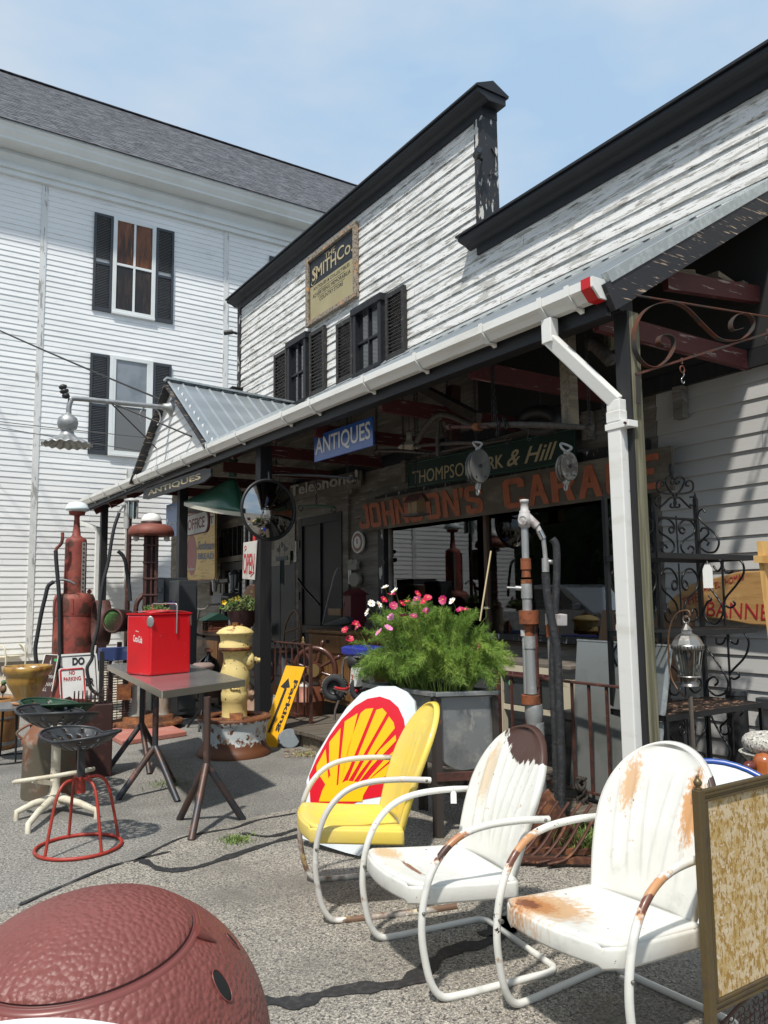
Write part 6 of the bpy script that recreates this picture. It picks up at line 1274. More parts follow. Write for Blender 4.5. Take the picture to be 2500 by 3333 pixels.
def pulley(label, uvc, wpx, hpx, uvtop, uvbot, m):
    c = XP(uvc, 3.95); k = PX(c); t = thing('pulley_block', label, 'pulley', c); nn = (EYE-c); nn.z = 0; nn.normalize(); nn = (nn*.85+cr(c)*.35).normalized(); a = nn.cross(ZA).normalized()
    for j, off in enumerate((.05, .0, -.05)):
        pts = [c+nn*off+a*cos(2*pi*i/28)*wpx*k/2+ZA*sin(2*pi*i/28)*hpx*k/2*(1+.06*abs(sin(2*pi*i/28))) for i in range(28)]
        part('cheek', MB().prism(pts, -nn*.022), m, t, bev=.006)
    part('sheave', MB().cyl(c-nn*.06, c+nn*.03, wpx*k*.42, n=24), m_iron, t); part('pin', MB().cyl(c+nn*.03, c+nn*.058, 4*k, n=12), m_iron, t)
    for s in (-1, 1): part('rivet', MB().cyl(c+nn*.05+a*s*wpx*k*.22-ZA*hpx*k*.33, c+nn*.056+a*s*wpx*k*.22-ZA*hpx*k*.33, 1.6*k, n=8), m_iron, t)
    tp, bt = XP(uvtop, 3.95), XP(uvbot, 3.95)
    part('strap', MB().bar(c+ZA*hpx*k*.4, c+ZA*hpx*k*.62, .035, .02), m_castw, t); part('shackle', MB().tube(spl([c+ZA*hpx*k*.55+a*.0, c+ZA*hpx*k*.72+a*.035, tp-ZA*.02, c+ZA*hpx*k*.74-a*.035, c+ZA*hpx*k*.58-a*.01], 6), .009, 8), m_castw, t)
    part('tail_lug', MB().bar(c-ZA*hpx*k*.45, bt+ZA*.02, .03, .03), m_castw, t); part('tail_ring', MB().ring(bt, .024, .007, a, 14, 6), m_castw, t)
m_pul = mat('grey_pulley_wood', (.075, .075, .072), .75, 0, [((.13, .13, .12), (8, 8, 2), .5, .65), ((.08, .07, .06), 12, .58, .7)])
m_pul2 = mat('flaking_pulley', (.13, .11, .09), .7, 0, [((.24, .235, .21), 20, .50, .53, 6), ((.06, .05, .04), 7, .55, .7)])
pulley('grey wooden triple pulley block hanging above the tall pipe pump', q('h', 572, 745), 47, 70, q('h', 540, 500), q('h', 568, 970), m_pul)
pulley('flaking white wooden pulley block hanging next to the white downspout', q('h', 1372, 750), 38, 60, q('h', 1320, 510), q('h', 1360, 925), m_pul2)
# odd timber lump and light bulb cage under the roof by the post
t = thing('driftwood', 'gnarled piece of driftwood hung on chains behind the downspout bend', 'driftwood', XP(q('W', 1250, 520), 4.2))
part('wood', MB().tube(spl([XP(q('W', *p), 4.2) for p in ((1140, 500), (1190, 470), (1250, 520), (1330, 600), (1370, 640))], 5), [.03]*4+[.05]*14+[.02]*3, 8), m_oldw, t); part('chain', chain(MB(), XP(q('W', 1300, 210), 4.2), XP(q('W', 1310, 560), 4.2)), m_iron, t)
part('block', MB().box(XP(q('W', 1340, 430), 4.25), (.05, .06, .14)), m_post, t)
for x, X in ((1275, 4.0),): mb = chain(MB(), XP(q('W', x, 880), X), XP(q('W', x+10, 1190), X)); single('hanging_chain', 'loose iron chain hanging just left of the downspout above the grey bar', 'chain', mb, m_iron, XP(q('W', x, 1000), X))
# long chain knot
single('chain_bundle', 'bundle of knotted chain hung over the grey pulley bar', 'chain', chain(chain(chain(MB(), XP(q('h', 705, 0), 4.0), XP(q('h', 740, 330), 4.0), .04, .006), XP(q('h', 760, 330), 3.95), XP(q('h', 740, 470), 3.95), .045, .007), XP(q('h', 800, 300), 3.96), XP(q('h', 830, 400), 3.96), .05, .009), m_iron, XP(q('h', 740, 300), 4.0))
# birdhouse hanging before the garage sign
c = XP(q('D', 400, 770), 4.6); k = PX(c); t = thing('birdhouse', 'weathered wooden birdhouse hanging before the orange garage letters', 'birdhouse', c)
m_bh = mat('birdhouse_wood', (.20, .12, .055), .7, 0, [((.10, .06, .035), (20, 20, 3), .5, .65)])
w, d_, h = 34*k, 22*k, 44*k
part('house_body', MB().prism([c+Vector((-d_/2, w/2, -h*.45)), c+Vector((-d_/2, -w/2, -h*.45)), c+Vector((-d_/2, -w/2, h*.25)), c+Vector((-d_/2, w/2, h*.25))], XA*d_), m_bh, t)
part('gable_end', MB().prism([c+Vector((-d_/2, w/2+.0, h*.25)), c+Vector((d_/2, w/2, h*.25)), c+Vector((0, w/2, h*.62))], -YA*w), m_bh, t)
mb = MB(); mb.bar(c+Vector((-d_*.38, w*.7, h*.36)), c+Vector((-d_*.38, -w*.75, h*.36)), d_*1.0, .015, up=Vector((-1, 0, .9))); mb.bar(c+Vector((d_*.38, w*.7, h*.36)), c+Vector((d_*.38, -w*.75, h*.36)), d_*1.0, .015, up=Vector((1, 0, .9))); part('roof', mb, m_dkr, t)
part('floor', MB().box(c-ZA*h*.48, (d_*1.4, w*1.7, .02)), m_oldw, t); part('chain', chain(MB(), c+ZA*h*.6, (c.x, c.y, rz(4.6)-.1)), m_iron, t)
# wind chime with heart and birds
c = XP(q('C', 870, 660), 4.7); k = PX(c); t = thing('wind_chime', 'dark metal wind chime with a heart and two birds in front of the grey panel', 'wind chime', c)
m_pat = mat('dark_patina', (.02, .035, .035), .5, .3)
part('heart', MB().prism([c+YA*-x*k+ZA*z*k for x, z in ((0, -3), (4.5, 3), (4, 8), (1.5, 9), (0, 7), (-1.5, 9), (-4, 8), (-4.5, 3))], XA*.006), m_pat, t)
for s in (-1, 1): part('bird', MB().prism([c+YA*-s*x*k+ZA*z*k for x, z in ((8, -8), (14, -12), (24, -10), (27, -5), (22, -2), (16, -2), (12, 3), (10, 6), (11, -2))], XA*.006), m_pat, t)
part('leaf_band', MB().bar(c-ZA*26*k+YA*28*k, c-ZA*26*k-YA*28*k, .01, .06), m_pat, t)
for x in (-6, 0, 6, 10): part('tube', MB().cyl(c-ZA*28*k-YA*x*k, c-ZA*(80+3*x % 9)*k-YA*x*k, .009, n=8), m_pat, t)
part('cord', MB().cyl(c+ZA*9*k, c+ZA*.8, .002, n=4), m_iron, t); part('wire', MB().tube([c-ZA*26*k+YA*14*k, c-ZA*4*k+YA*10*k, c+ZA*2*k, c-ZA*4*k-YA*10*k, c-ZA*26*k-YA*14*k], .002, 5), m_iron, t)
# small wall pieces
def wallthing(name, label, cat, X, parts_):
    t = None
    for nm, uv0, uv1, m, th, rnd in parts_:
        a, b = XP(uv0, X), XP(uv1, X)
        if t is None: t = thing(name, label, cat, (X, (a.y+b.y)/2, (a.z+b.z)/2))
        if rnd: P = [(X, (a.y+b.y)/2+cos(2*pi*i/28)*abs(a.y-b.y)/2, (a.z+b.z)/2+sin(2*pi*i/28)*abs(a.z-b.z)/2) for i in range(28)]
        else: P = [(X, a.y, a.z), (X, b.y, a.z), (X, b.y, b.z), (X, a.y, b.z)]
        part(nm, MB().prism(P, -XA*th), m, t, bev=.003)
    return t
m_paper2 = mat('old_paper', (.38, .37, .33), .8, 0, [((.16, .155, .14), (50, 14, 50), .56, .62)]); m_stoneg = mat('stone_grey_cast', (.27, .26, .22), .7)
wallthing('wall_clock', 'oval white and red dial thermometer on the boards right of the door', 'clock', FX-.05, [('case', q('C', 1422, 550), q('C', 1515, 708), m_wsign, .03, 1), ('dial', q('C', 1430, 562), q('C', 1507, 696), mat('red_dial', (.22, .08, .05), .4), .033, 1), ('dial_face', q('C', 1443, 585), q('C', 1494, 672), m_wsign, .036, 1), ('needle', q('C', 1464, 600), q('C', 1472, 640), m_blk, .038, 0)])
wallthing('paper_notice', 'pale printed paper notice pinned behind the round mirror', 'notice', FX-.06, [('sheet', q('C', 815, 400), q('C', 972, 690), m_paper2, .003, 0), ('lower_sheet', q('C', 790, 690), q('C', 935, 800), m_paper2, .002, 0)])
wallthing('oval_plaque', 'grey oval cast plaque hanging above the red letterbox', 'plaque', FX-.06, [('plaque', q('C', 1410, 865), q('C', 1490, 968), m_stoneg, .05, 1)])
wallthing('doorbell_box', 'pair of small grey bells on the boards above the oval plaque', 'bell', FX-.06, [('bell', q('C', 1395, 762), q('C', 1440, 806), m_stoneg, .04, 1), ('bell', q('C', 1430, 762), q('C', 1474, 806), m_stoneg, .04, 1), ('bell_box', q('C', 1402, 800), q('C', 1470, 838), m_stoneg, .05, 0)])
wallthing('thermometer', 'narrow white thermometer on the door frame above the oval plaque', 'thermometer', FX-.05, [('strip', q('C', 1385, 838), q('C', 1408, 950), m_wsign, .008, 0), ('tube', q('C', 1394, 850), q('C', 1398, 940), m_redtape, .010, 0)])
wallthing('thermometer', 'tall white thermometer with a round top beside the paper notice', 'thermometer', FX-.05, [('strip', q('C', 965, 620), q('C', 985, 778), m_wsign, .008, 0), ('tube', q('C', 973, 640), q('C', 977, 765), m_blk, .010, 0)])
wallthing('electrical_box', 'grey electrical box with a cream edge on the wall above the railing', 'electrical box', FX-.12, [('box', q('C', 728, 1262), q('C', 772, 1350), mat('box_grey', (.30, .33, .35), .5), .06, 0), ('cover', q('C', 770, 1245), q('C', 793, 1355), mat('box_cream', (.60, .57, .42), .5), .05, 0)])
c = XP(q('C', 1435, 1120), 5.35); k = PX(c); t = thing('red_letterbox', 'dark red wooden house shaped box standing beside the black window frame', 'letterbox', c); m_mar = mat('maroon_paint', (.11, .012, .016), .45)
w = 30*k; part('box_body', MB().bb(c.x-.12, c.x+.12, c.y-w/2, c.y+w/2, c.z-36*k, c.z+24*k), m_mar, t, bev=.004)
part('box_roof', MB().prism([(c.x-.16, c.y+w*.62, c.z+24*k), (c.x+.16, c.y+w*.62, c.z+24*k), (c.x, c.y+w*.62, c.z+38*k)], (0, -w*1.24, 0)), m_mar, t)
part('box_stand', MB().bb(c.x-.10, c.x+.10, c.y-w*.4, c.y+w*.4, DZ, c.z-36*k-.001), m_mar, t); part('box_hinge', MB().bb(c.x-.125, c.x-.121, c.y+w*.36, c.y+w*.46, c.z+0*k, c.z+8*k), m_iron, t)
# ================================================================ on the deck, behind the railing
def rail(label, u0, u1, X, vtop, n, m, zb=DZ, u_posts=()):
    a, b = XP((u0, vtop[0]), X), XP((u1, vtop[1]), X); t = thing('railing', label, 'railing', (X, (a.y+b.y)/2, zb), 'rusty iron porch railings'); z = (a.z+b.z)/2
    part('top_rail', MB().bar((X, a.y, z), (X, b.y, z), .04, .015), m, t, bev=.003); part('bottom_rail', MB().bar((X, a.y, zb+.07), (X, b.y, zb+.07), .025, .012), m, t)
    for i in range(n+1): y = a.y+(b.y-a.y)*i/n; e = i in (0, n); part('post' if e else 'baluster', MB().bb(X-(.016 if e else .008), X+(.016 if e else .008), y-(.016 if e else .008), y+(.016 if e else .008), zb if e else zb+.077, z-.008), m, t)
    return t, z
rail('rusty brown iron railing between the black post and the ship wheel', 560, 671, 4.02, (1381, 1395), 9, m_rustrail)
t, zr2 = rail('rusty brown iron railing running behind the pipe pump to the downspout', 1075, 1350, 3.95, (1455, 1486), 8, m_rustrail)
# ship's wheel
X = 4.35; c = XP(q('b', 745, 1100), X); k = PX(c); R = 205*.2*k*1.15; t = thing('ship_wheel', 'dark wooden ship steering wheel with a brass hub behind the railing', 'ship wheel', c)
nn = Vector((-.75, -.66, 0)).normalized(); am = nn.cross(ZA).normalized(); m_mah = mat('dark_mahogany', (.085, .03, .018), .35, 0, [((.05, .018, .012), 6, .5, .7)], coat=.4); m_brs = mat('aged_brass', (.42, .30, .13), .4, .8)
for rr2, r2 in ((R, .032), (R*.92, .016)): part('rim', MB().tube([c+am*cos(2*pi*i/40)*rr2+ZA*sin(2*pi*i/40)*rr2 for i in range(40)], r2, 8, closed=True), m_mah, t)
part('wheel_hub', MB().cyl(c-nn*.05, c+nn*.04, .10, .09, 24), m_mah, t); part('hub_plate', MB().cyl(c+nn*.04, c+nn*.055, .075, n=24), m_brs, t)
for i in range(8): a = i*pi/4+.3; d = am*cos(a)+ZA*sin(a); part('spoke', MB().lathe(c, [(.016, .08), (.022, R*.3), (.014, R*.4), (.022, R*.7), (.016, R*.95), (.014, R*1.06), (.024, R*1.2), (.026, R*1.32), (.012, R*1.42), (.001, R*1.44)], 10, d), m_mah, t)
# wooden ice chest / oak box, copper tub, statue etc
def crate(name, label, cat, uvL, uvR, vtop, zb, dep, m, X=None, lid=True):
    a, b = G(uvL, zb), G(uvR, zb); d = (b-a).normalized(); n_ = ZA.cross(d); z = ZAT(a, vtop); t = thing(name, label, cat, a)
    part('carcass', MB().prism([a, b, b+n_*dep, a+n_*dep], ZA*(z-zb-.03)), m, t, bev=.006)
    part('lid', MB().prism([a-d*.02-n_*.02+ZA*(z-zb-.028), b+d*.02-n_*.02+ZA*(z-zb-.028), b+d*.02+n_*(dep+.01)+ZA*(z-zb-.028), a-d*.02+n_*(dep+.01)+ZA*(z-zb-.028)], ZA*.028), m, t, bev=.006)
    return t, a, d, n_, z
m_oak = mat('golden_oak', (.20, .098, .035), .5, 0, [((.14, .065, .022), (22, 22, 1.6), .45, .62), ((.26, .14, .06), (40, 40, 3), .55, .7)], coat=.2)
X = 4.75; a, b = XP(q('b', 680, 700), X), XP(q('b', 1140, 700), X); ztp = XP(q('b', 900, 680), X).z; t = thing('oak_ice_chest', 'golden oak ice chest behind the ship wheel', 'chest', (X, (a.y+b.y)/2, DZ))
part('carcass', MB().bb(X, X+.5, b.y, a.y, DZ+.08, ztp-.03), m_oak, t, bev=.008); part('lid', MB().bb(X-.03, X+.52, b.y-.03, a.y+.03, ztp-.029, ztp+.01), m_oak, t, bev=.008)
for i in range(2):
    y0, y1 = b.y+(a.y-b.y)*(.04+.48*i), b.y+(a.y-b.y)*(.48+.48*i); part('door', MB().bb(X-.018, X-.001, y0, y1, DZ+.14, ztp-.30), m_oak, t, bev=.005)
part('drawer_front', MB().bb(X-.018, X-.001, b.y+.04, a.y-.04, ztp-.26, ztp-.05), m_oak, t, bev=.005)
c = XP(q('b', 885, 790), X-.02); part('latch', MB().box(c, (.01, .07, .04)), m_iron, t)
for y in (a.y-.04, b.y+.04): part('foot', MB().bb(X+.02, X+.07, y-.03, y+.03, DZ, DZ+.079), m_oak, t)
c = XP(q('b', 712, 790), X-.06); c.x += .1; single('brass_finial', 'small brass spindle finial standing in front of the oak chest', 'finial', MB().lathe((c.x-.22, c.y, XP(q('b', 712, 815), X).z-.02), [(.03, 0), (.02, .02), (.03, .05), (.012, .07), (.02, .09), (.004, .12)], 14), m_brs, (c.x-.22, c.y, c.z))
c0_ = G(q('b', 650, 1640), DZ); c0_ = Vector((4.3, c0_.y*4.3/c0_.x, DZ)); kk = PX(c0_+ZA*.5); zt4 = ZAT(c0_, q('b', 650, 1270)[1]); t = thing('copper_boiler', 'reddish brown tin drum standing behind the end of the railing', 'drum', c0_)
m_cop = mat('rusty_copper_drum', (.17, .055, .028), .5, .3, [((.09, .03, .02), 5, .5, .65)]); part('drum_body', MB().lathe(c0_, [(.20, 0), (.21, .02), (.21, (zt4-DZ)*.5), (.215, (zt4-DZ)*.51), (.21, (zt4-DZ)*.52), (.21, zt4-DZ), (.19, zt4-DZ)], 28), m_cop, t)
mb = MB()
for i in range(9): a = RU(0, 6); mb.ell(c0_+Vector((cos(a)*.12, sin(a)*.12, zt4-DZ+.01)), (.06, .04, .03), 8, 6)
part('rag_pile', mb, m_wsold, t)
c = Vector((4.25, XP(q('b', 640, 1000), 4.25).y+.05, XP(q('b', 650, 1060), 4.25).z)); 
# snowshoe
X = 5.2; P = [XP(q('b', *p), X) for p in ((430, 1050), (415, 880), (415, 740), (440, 590), (500, 475), (540, 458), (580, 520), (592, 640), (585, 800), (560, 950), (530, 1060))]
t = thing('snowshoe', 'old wooden snowshoe leaning against the dark panel behind the railing', 'snowshoe', P[0]); part('frame', MB().tube(spl(P+[P[0]], 5), .012, 8), m_oak, t)
for v in (630, 760): part('crossbar', MB().cyl(XP(q('b', 425, v+60), X), XP(q('b', 590, v), X), .012, n=6), m_oak, t)
mb = MB()
for i in range(26):
    v = 520+i*21; w0 = 60+25*sin(pi*min(1, (i+3)/24)); mb.cyl(XP(q('b', 510-w0*.9, v+10), X), XP(q('b', 510+w0*.9, v-20+(i % 3)*16), X), .0025, n=4)
for i in range(8): mb.cyl(XP(q('b', 440+i*18, 560+abs(i-4)*14), X), XP(q('b', 450+i*14, 1020), X), .002, n=4)
part('lacing', mb, mat('rawhide', (.16, .11, .07), .7), t)
# long curved steel bumper strip, and dark hull-like piece
single('chrome_strip', 'long curved dull metal strip leaning on the black door', 'metal strip', MB().tube(spl([XP(q('b', *p), 5.3) for p in ((1000, 0), (965, 60), (920, 230), (870, 440), (835, 600))], 8), .018, 8, flat=.5), m_flash, XP(q('b', 835, 600), 5.3))
single('chrome_bar', 'short slanting polished bar leaning left of the door centre', 'metal bar', MB().tube([XP(q('b', 565, 110), 5.45), XP(q('b', 640, 220), 5.45), XP(q('b', 800, 395), 5.45)], .022, 8, flat=.5), mat('black_chrome', (.06, .06, .065), .15, .9), XP(q('b', 640, 220), 5.45))
c = XP(q('b', 980, 590), 4.95); k = PX(c); t = thing('iron_wing', 'dark blue-grey winged casting lying on the oak chest', 'casting', c); part('wing', MB().prism([XP(q('b', *p), 4.95) for p in ((800, 610), (870, 590), (960, 560), (1060, 520), (1090, 530), (1095, 600), (1000, 625), (880, 630))], XA*.10), mat('blue_grey_iron', (.035, .045, .05), .5), t, bev=.02)
single('plank_sign', 'short pale plank lying on the oak chest by the door', 'plank', MB().box(XP(q('b', 970, 470), 5.3), (.04, .34, .09)), m_oak, XP(q('b', 970, 470), 5.3))
# golf trolley with number 3
m_tyre = mat('black_tyre', (.022, .022, .024), .75, bump=(50, .6, .006)); m_chr = mat('chrome_tube', (.55, .55, .55), .15, 1.0); m_redt = mat('red_tube', (.45, .015, .02), .35)
X = 3.98; t = None
def wheel(par, c, ax, R, w):
    prof = [(R*.55, -w/2), (R*.85, -w/2), (R*.97, -w*.35), (R, -w*.1), (R, w*.1), (R*.97, w*.35), (R*.85, w/2), (R*.55, w/2), (R*.52, w*.3), (R*.52, -w*.3)]
    wl_ = part('wheel', MB().lathe(c, prof+[prof[0]], 32, ax), m_tyre, par); x, y, z = basis(ax); rm_ = MB().lathe(c, [(R*.53, w*.1), (R*.5, w*.28), (R*.44, w*.28), (R*.42, w*.1), (R*.1, w*.2), (R*.1, w*.45), (.001, w*.45)], 24, ax); part('hub_cap', rm_, m_blk2, wl_)
    tr = MB()
    for i in range(26):
        a = 2*pi*i/26
        for s in (-1, 1): q0 = c+(x*cos(a)+y*sin(a))*R*1.008+z*s*w*.0; q1 = c+(x*cos(a+.14*s)+y*sin(a+.14*s))*R*.985+z*s*w*.36; tr.bar(q0, q1, .006, .006)
    part('tread', tr, mat('dusty_tread', (.20, .19, .17), .85), wl_)
c1w = XP(q('b', 965, 1290), 3.93); k = PX(c1w); R = 150*.2*k*.95; t = thing('wheeled_trolley', 'two-wheeled trolley with fat black tyres, a blue top and a white panel marked 3', 'trolley', (c1w.x, c1w.y, DZ))
axw = Vector((-.70, -.70, 0)).normalized(); wheel(t, c1w, axw, R, .10); c2w = XP(q('b', 1270, 1300), 3.93); wheel(t, c2w, axw, R, .10)
part('axle', MB().tube([c1w+axw*.06, (c1w+c2w)/2+axw*.07-ZA*.02, c2w+axw*.05], .014, 8), m_chr, t)
part('red_arm', MB().tube(spl([XP(q('b', *p), 3.86) for p in ((970, 1290), (1060, 1305), (1115, 1285), (1130, 1240))], 5), .014, 8), m_redt, t); part('red_arm', MB().tube(spl([XP(q('b', *p), 3.86) for p in ((1160, 1280), (1180, 1310), (1200, 1330))], 5), .014, 8), m_redt, t)
part('tube_frame', MB().tube(spl([XP(q('b', *p), 3.98) for p in ((1045, 1180), (1045, 1080), (1060, 990), (1100, 960), (1180, 955), (1250, 960))], 6), .014, 8), m_chr, t); part('prop_leg', MB().tube([XP(q('b', 1000, 1430), 3.9), XP(q('b', 965, 1530), 3.9), XP(q('b', 960, 1640), 3.9)], .012, 8), m_chr, t)
part('blue_top', MB().prism([XP(q('b', *p), 3.95) for p in ((1020, 850), (1060, 835), (1280, 860), (1280, 950), (1080, 945), (1022, 925))], XA*.28), mat('royal_blue_plastic', (.02, .035, .30), .35), t, bev=.02)
pn_ = [XP(q('b', *p), 3.84) for p in ((1135, 1075), (1235, 1080), (1185, 1280), (1120, 1270))]; part('white_panel', MB().prism(pn_, XA*.10), m_wsign, t, bev=.006)
part('number', MB().text('3', XP(q('b', 1134, 1200), 3.838), XP(q('b', 1160, 1203), 3.838), XP(q('b', 1136, 1145), 3.838), .001, bold=.01), m_sred2, t)
part('black_bag', MB().ell(XP(q('b', 1215, 1010), 4.05), (.12, .10, .10), 14, 10), m_blk2, t)
# stone figure / vise behind, rubble and weeds by the deck corner
# ---- hanging pot of petunias on the post, more pots
def flowerpot(label, c, R, H, m, green, fl_, n=240, seed=1, hang=False):
    r_ = random.Random(seed); t = thing('flower_pot', label, 'flower pot', c); c = Vector(c)
    part('bowl', MB().lathe(c, [(R*.45, 0), (R*.62, H*.12), (R*.78, H*.45), (R*.93, H*.85), (R, H*.97), (R*1.04, H), (R*.98, H), (R*.93, H*.9)], 30), m, t)
    mb = MB()
    for i in range(n*5):
        a = r_.uniform(0, 2*pi); r = R*1.22*sqrt(r_.random()); p = c+Vector((cos(a)*r, sin(a)*r, H+r_.random()*R*.55*(1.25-(r/R/1.2)**2)-(.04 if r > R else 0))); d = Vector((r_.uniform(-1, 1), r_.uniform(-1, 1), r_.uniform(-.2, 1))).normalized(); s = d.cross(Vector((r_.uniform(-1, 1), r_.uniform(-1, 1), r_.uniform(-1, 1)))).normalized(); L = r_.uniform(.018, .035)
        mb.add([p, p+d*L*.5+s*L*.3, p+d*L, p+d*L*.5-s*L*.3], [(0, 1, 2, 3)])
    part('leaves', mb, green, t); part('soil', MB().cyl(c+ZA*H*.9, c+ZA*H*.91, R*.92, n=24), MATS['soil'], t)
    for (uv, mm, s) in fl_:
        P = PL(uv, c, (-.4, -.9, 0)); nn = (EYE-P).normalized(); a, b, _ = basis(nn); mb = MB(); pts = [P+(a*cos(2*pi*i/20)+b*sin(2*pi*i/20))*s*(.8+.2*cos(5*2*pi*i/20))+nn*.01 for i in range(20)]
        mb.add([P-nn*.01]+pts, [(0, 1+i, 1+(i+1) % 20) for i in range(20)], True); part('flower', mb, mm, t)
    return t
m_lf = mat('petunia_green', (.11, .17, .04), .6, 0, [((.18, .25, .06), 8, .5, .6), ((.05, .09, .02), 9, .5, .65)]); m_yf = mat('yellow_petal', (.85, .55, .02), .5); m_vf = mat('violet_petal', (.10, .035, .25), .5); m_dv = mat('dark_violet_petal', (.03, .012, .05), .5)
hc_ = XP(q('X', 900, 600), 3.75); k = PX(hc_); R = 37*k; Hh = 45*k
flowerpot('dark brown pot of yellow and violet petunias on the black porch post above the hydrant', (hc_.x, hc_.y, hc_.z-Hh), R, Hh, mat('dark_brown_pot', (.05, .022, .022), .45), m_lf, [(q('X', 615, 525), m_yf, .035), (q('X', 820, 465), m_yf, .04), (q('X', 845, 490), m_yf, .03), (q('X', 728, 488), m_yf, .025), (q('X', 860, 530), m_dv, .03), (q('X', 965, 520), m_dv, .03), (q('X', 1195, 535), m_vf, .035), (q('X', 560, 600), MATS['cosmos_light_green'], .02)], seed=2)
fc_ = YP(q('e', 1040, 130), 8.6); k = PX(fc_); flowerpot('low dish of small violet flowers on the grey filing cabinet behind the red cooler', (fc_.x, fc_.y+.5, fc_.z-.10), 28*k, 10*k, MATS['dark_brown_pot'], m_lf, [(q('e', 1065, 45), m_vf, .03), (q('e', 1120, 60), m_dv, .03), (q('e', 990, 60), m_yf, .015)], seed=5, n=200)
fcz = fc_.z-.10
# filing cabinets
m_cab = mat('dark_grey_steel', (.05, .055, .06), .45, .2); m_cabf = mat('mid_grey_drawer', (.20, .215, .225), .45, .1)
Yc = 10.6
a, b = YP(q('A', 1187, 1020), Yc), YP(q('A', 1262, 1020), Yc); b2 = YP(q('A', 1370, 1018), Yc+.0)
t = thing('filing_cabinet', 'grey steel filing cabinet behind the red cooler on the far porch', 'filing cabinet', (b.x, Yc, 0)); zc_ = (a.z+b.z)/2
part('cabinet_body', MB().bb(a.x, b2.x+.15, Yc, Yc+.5, .05, zc_), m_cab, t, bev=.006)
for i in range(4): z1_ = zc_-.02-i*.33; part('drawer', MB().bb(a.x-.012, b.x, Yc-.02, Yc-.001, z1_-.31, z1_) if False else MB().bb(a.x, b.x, Yc-.02, Yc-.001, z1_-.31, z1_), m_cabf, t, bev=.004)
for i in range(4): z1_ = zc_-.02-i*.33; part('drawer_handle', MB().bb((a.x+b.x)/2-.04, (a.x+b.x)/2+.04, Yc-.035, Yc-.021, z1_-.17, z1_-.12), m_chr, t)
a, b = YP(q('A', 1440, 1040), Yc-.6), YP(q('A', 1525, 1040), Yc-.6); part_ = thing('steel_locker', 'dark steel locker standing just right of the far black post', 'locker', (a.x, Yc-.6, 0)); part('locker_body', MB().bb(a.x-.1, b.x, Yc-.6, Yc-.2, .05, a.z), m_cab, part_, bev=.006); part('locker_door', MB().bb(a.x-.08, b.x-.02, Yc-.615, Yc-.601, .12, a.z-.06), m_cab, part_, bev=.004)
# dark table with bicycle handlebar, log birdhouse on cabinet, demijohn, stone on stool
cx_ = XP(q('X', 330, 985), 4.3); m_wal = mat('dark_walnut', (.07, .035, .02), .5, 0, [((.045, .022, .014), (16, 16, 2), .5, .65)])
a, b = XP(q('X', 190, 970), 4.15), XP(q('X', 540, 990), 4.15); t = thing('wooden_cabinet', 'dark wooden cabinet with a moulded top behind the yellow hydrant', 'cabinet', (4.15, (a.y+b.y)/2, DZ)); zt5 = (a.z+b.z)/2
part('cabinet_body', MB().bb(4.15, 4.6, b.y, a.y, .05, zt5-.05), m_wal, t, bev=.006); part('cabinet_top', MB().bb(4.11, 4.63, b.y-.03, a.y+.03, zt5-.049, zt5), m_wal, t, bev=.01); part('door', MB().bb(4.135, 4.149, b.y+.05, (a.y+b.y)/2, .15, zt5-.12), m_oak, t, bev=.005)
c = Vector((4.3, (a.y*.6+b.y*.4), zt5)); k = PX(c); m_log = mat('red_brown_logs', (.15, .055, .03), .6); m_grf = mat('green_tin_roof', (.015, .055, .04), .5)
t = thing('log_cabin_birdhouse', 'miniature log cabin with a green roof standing on the dark cabinet', 'birdhouse', c); w, h, dd_ = 50*k, 24*k, .30
for i in range(5):
    z = (i+.5)*h/5
    for s in (-1, 1): part('log', MB().cyl(c+Vector((-dd_/2, s*w*.36, z)), c+Vector((dd_/2, s*w*.36, z)), h/11, n=8), m_log, t)
    part('log', MB().cyl(c+Vector((dd_*.38, -w*.42, z)), c+Vector((dd_*.38, w*.42, z)), h/11, n=8), m_log, t)
    for s in (-1, 1): part('log', MB().cyl(c+Vector((-dd_*.38, s*w*.42, z)), c+Vector((-dd_*.38, s*w*.22, z)), h/11, n=8), m_log, t)
part('inner_wall', MB().box(c+ZA*h*.5, (dd_*.6, w*.62, h*.9)), m_wal, t)
part('roof', MB().prism([c+Vector((-dd_*.75, w*.5, h)), c+Vector((dd_*.75, w*.5, h)), c+Vector((0, w*.5, h+16*k))], (0, -w, 0)), m_grf, t); part('base', MB().box(c+ZA*.006, (dd_*1.3, w*1.05, .012)), m_log, t)
t = thing('bicycle', 'bicycle with black grips and bare handlebar parked by the log cabin birdhouse', 'bicycle', XP(q('X', 180, 980), 3.95)); X = 3.95
part('handlebar', MB().tube(spl([XP(q('X', *p), X) for p in ((30, 575), (110, 580), (180, 615), (250, 630), (330, 620), (370, 580), (395, 550))], 5), .011, 8), m_rod, t)
part('grip', MB().cyl(XP(q('X', 385, 555), X), XP(q('X', 540, 548), X), .018, n=10), m_blk2, t); part('grip', MB().cyl(XP(q('X', 580, 440), 4.1), XP(q('X', 690, 455), 4.1), .018, n=10), m_blk2, t)
part('stem', MB().tube([XP(q('X', 240, 630), X), XP(q('X', 215, 760), X), XP(q('X', 170, 960), X)], .014, 8), m_rod, t)
bw = XP(q('X', 140, 1330), 4.0); part('wheel', MB().ring(bw, .30, .02, (-.2, -1, 0), 30, 8), m_tyre, t); part('spokes', MB().cyl(bw-ZA*.29, bw+ZA*.29, .003, n=4).cyl(bw-XA*.29, bw+XA*.29, .003, n=4).cyl(bw+(XA+ZA)*.2, bw-(XA+ZA)*.2, .003, n=4).cyl(bw+(XA-ZA)*.2, bw-(XA-ZA)*.2, .003, n=4), m_rod, t)
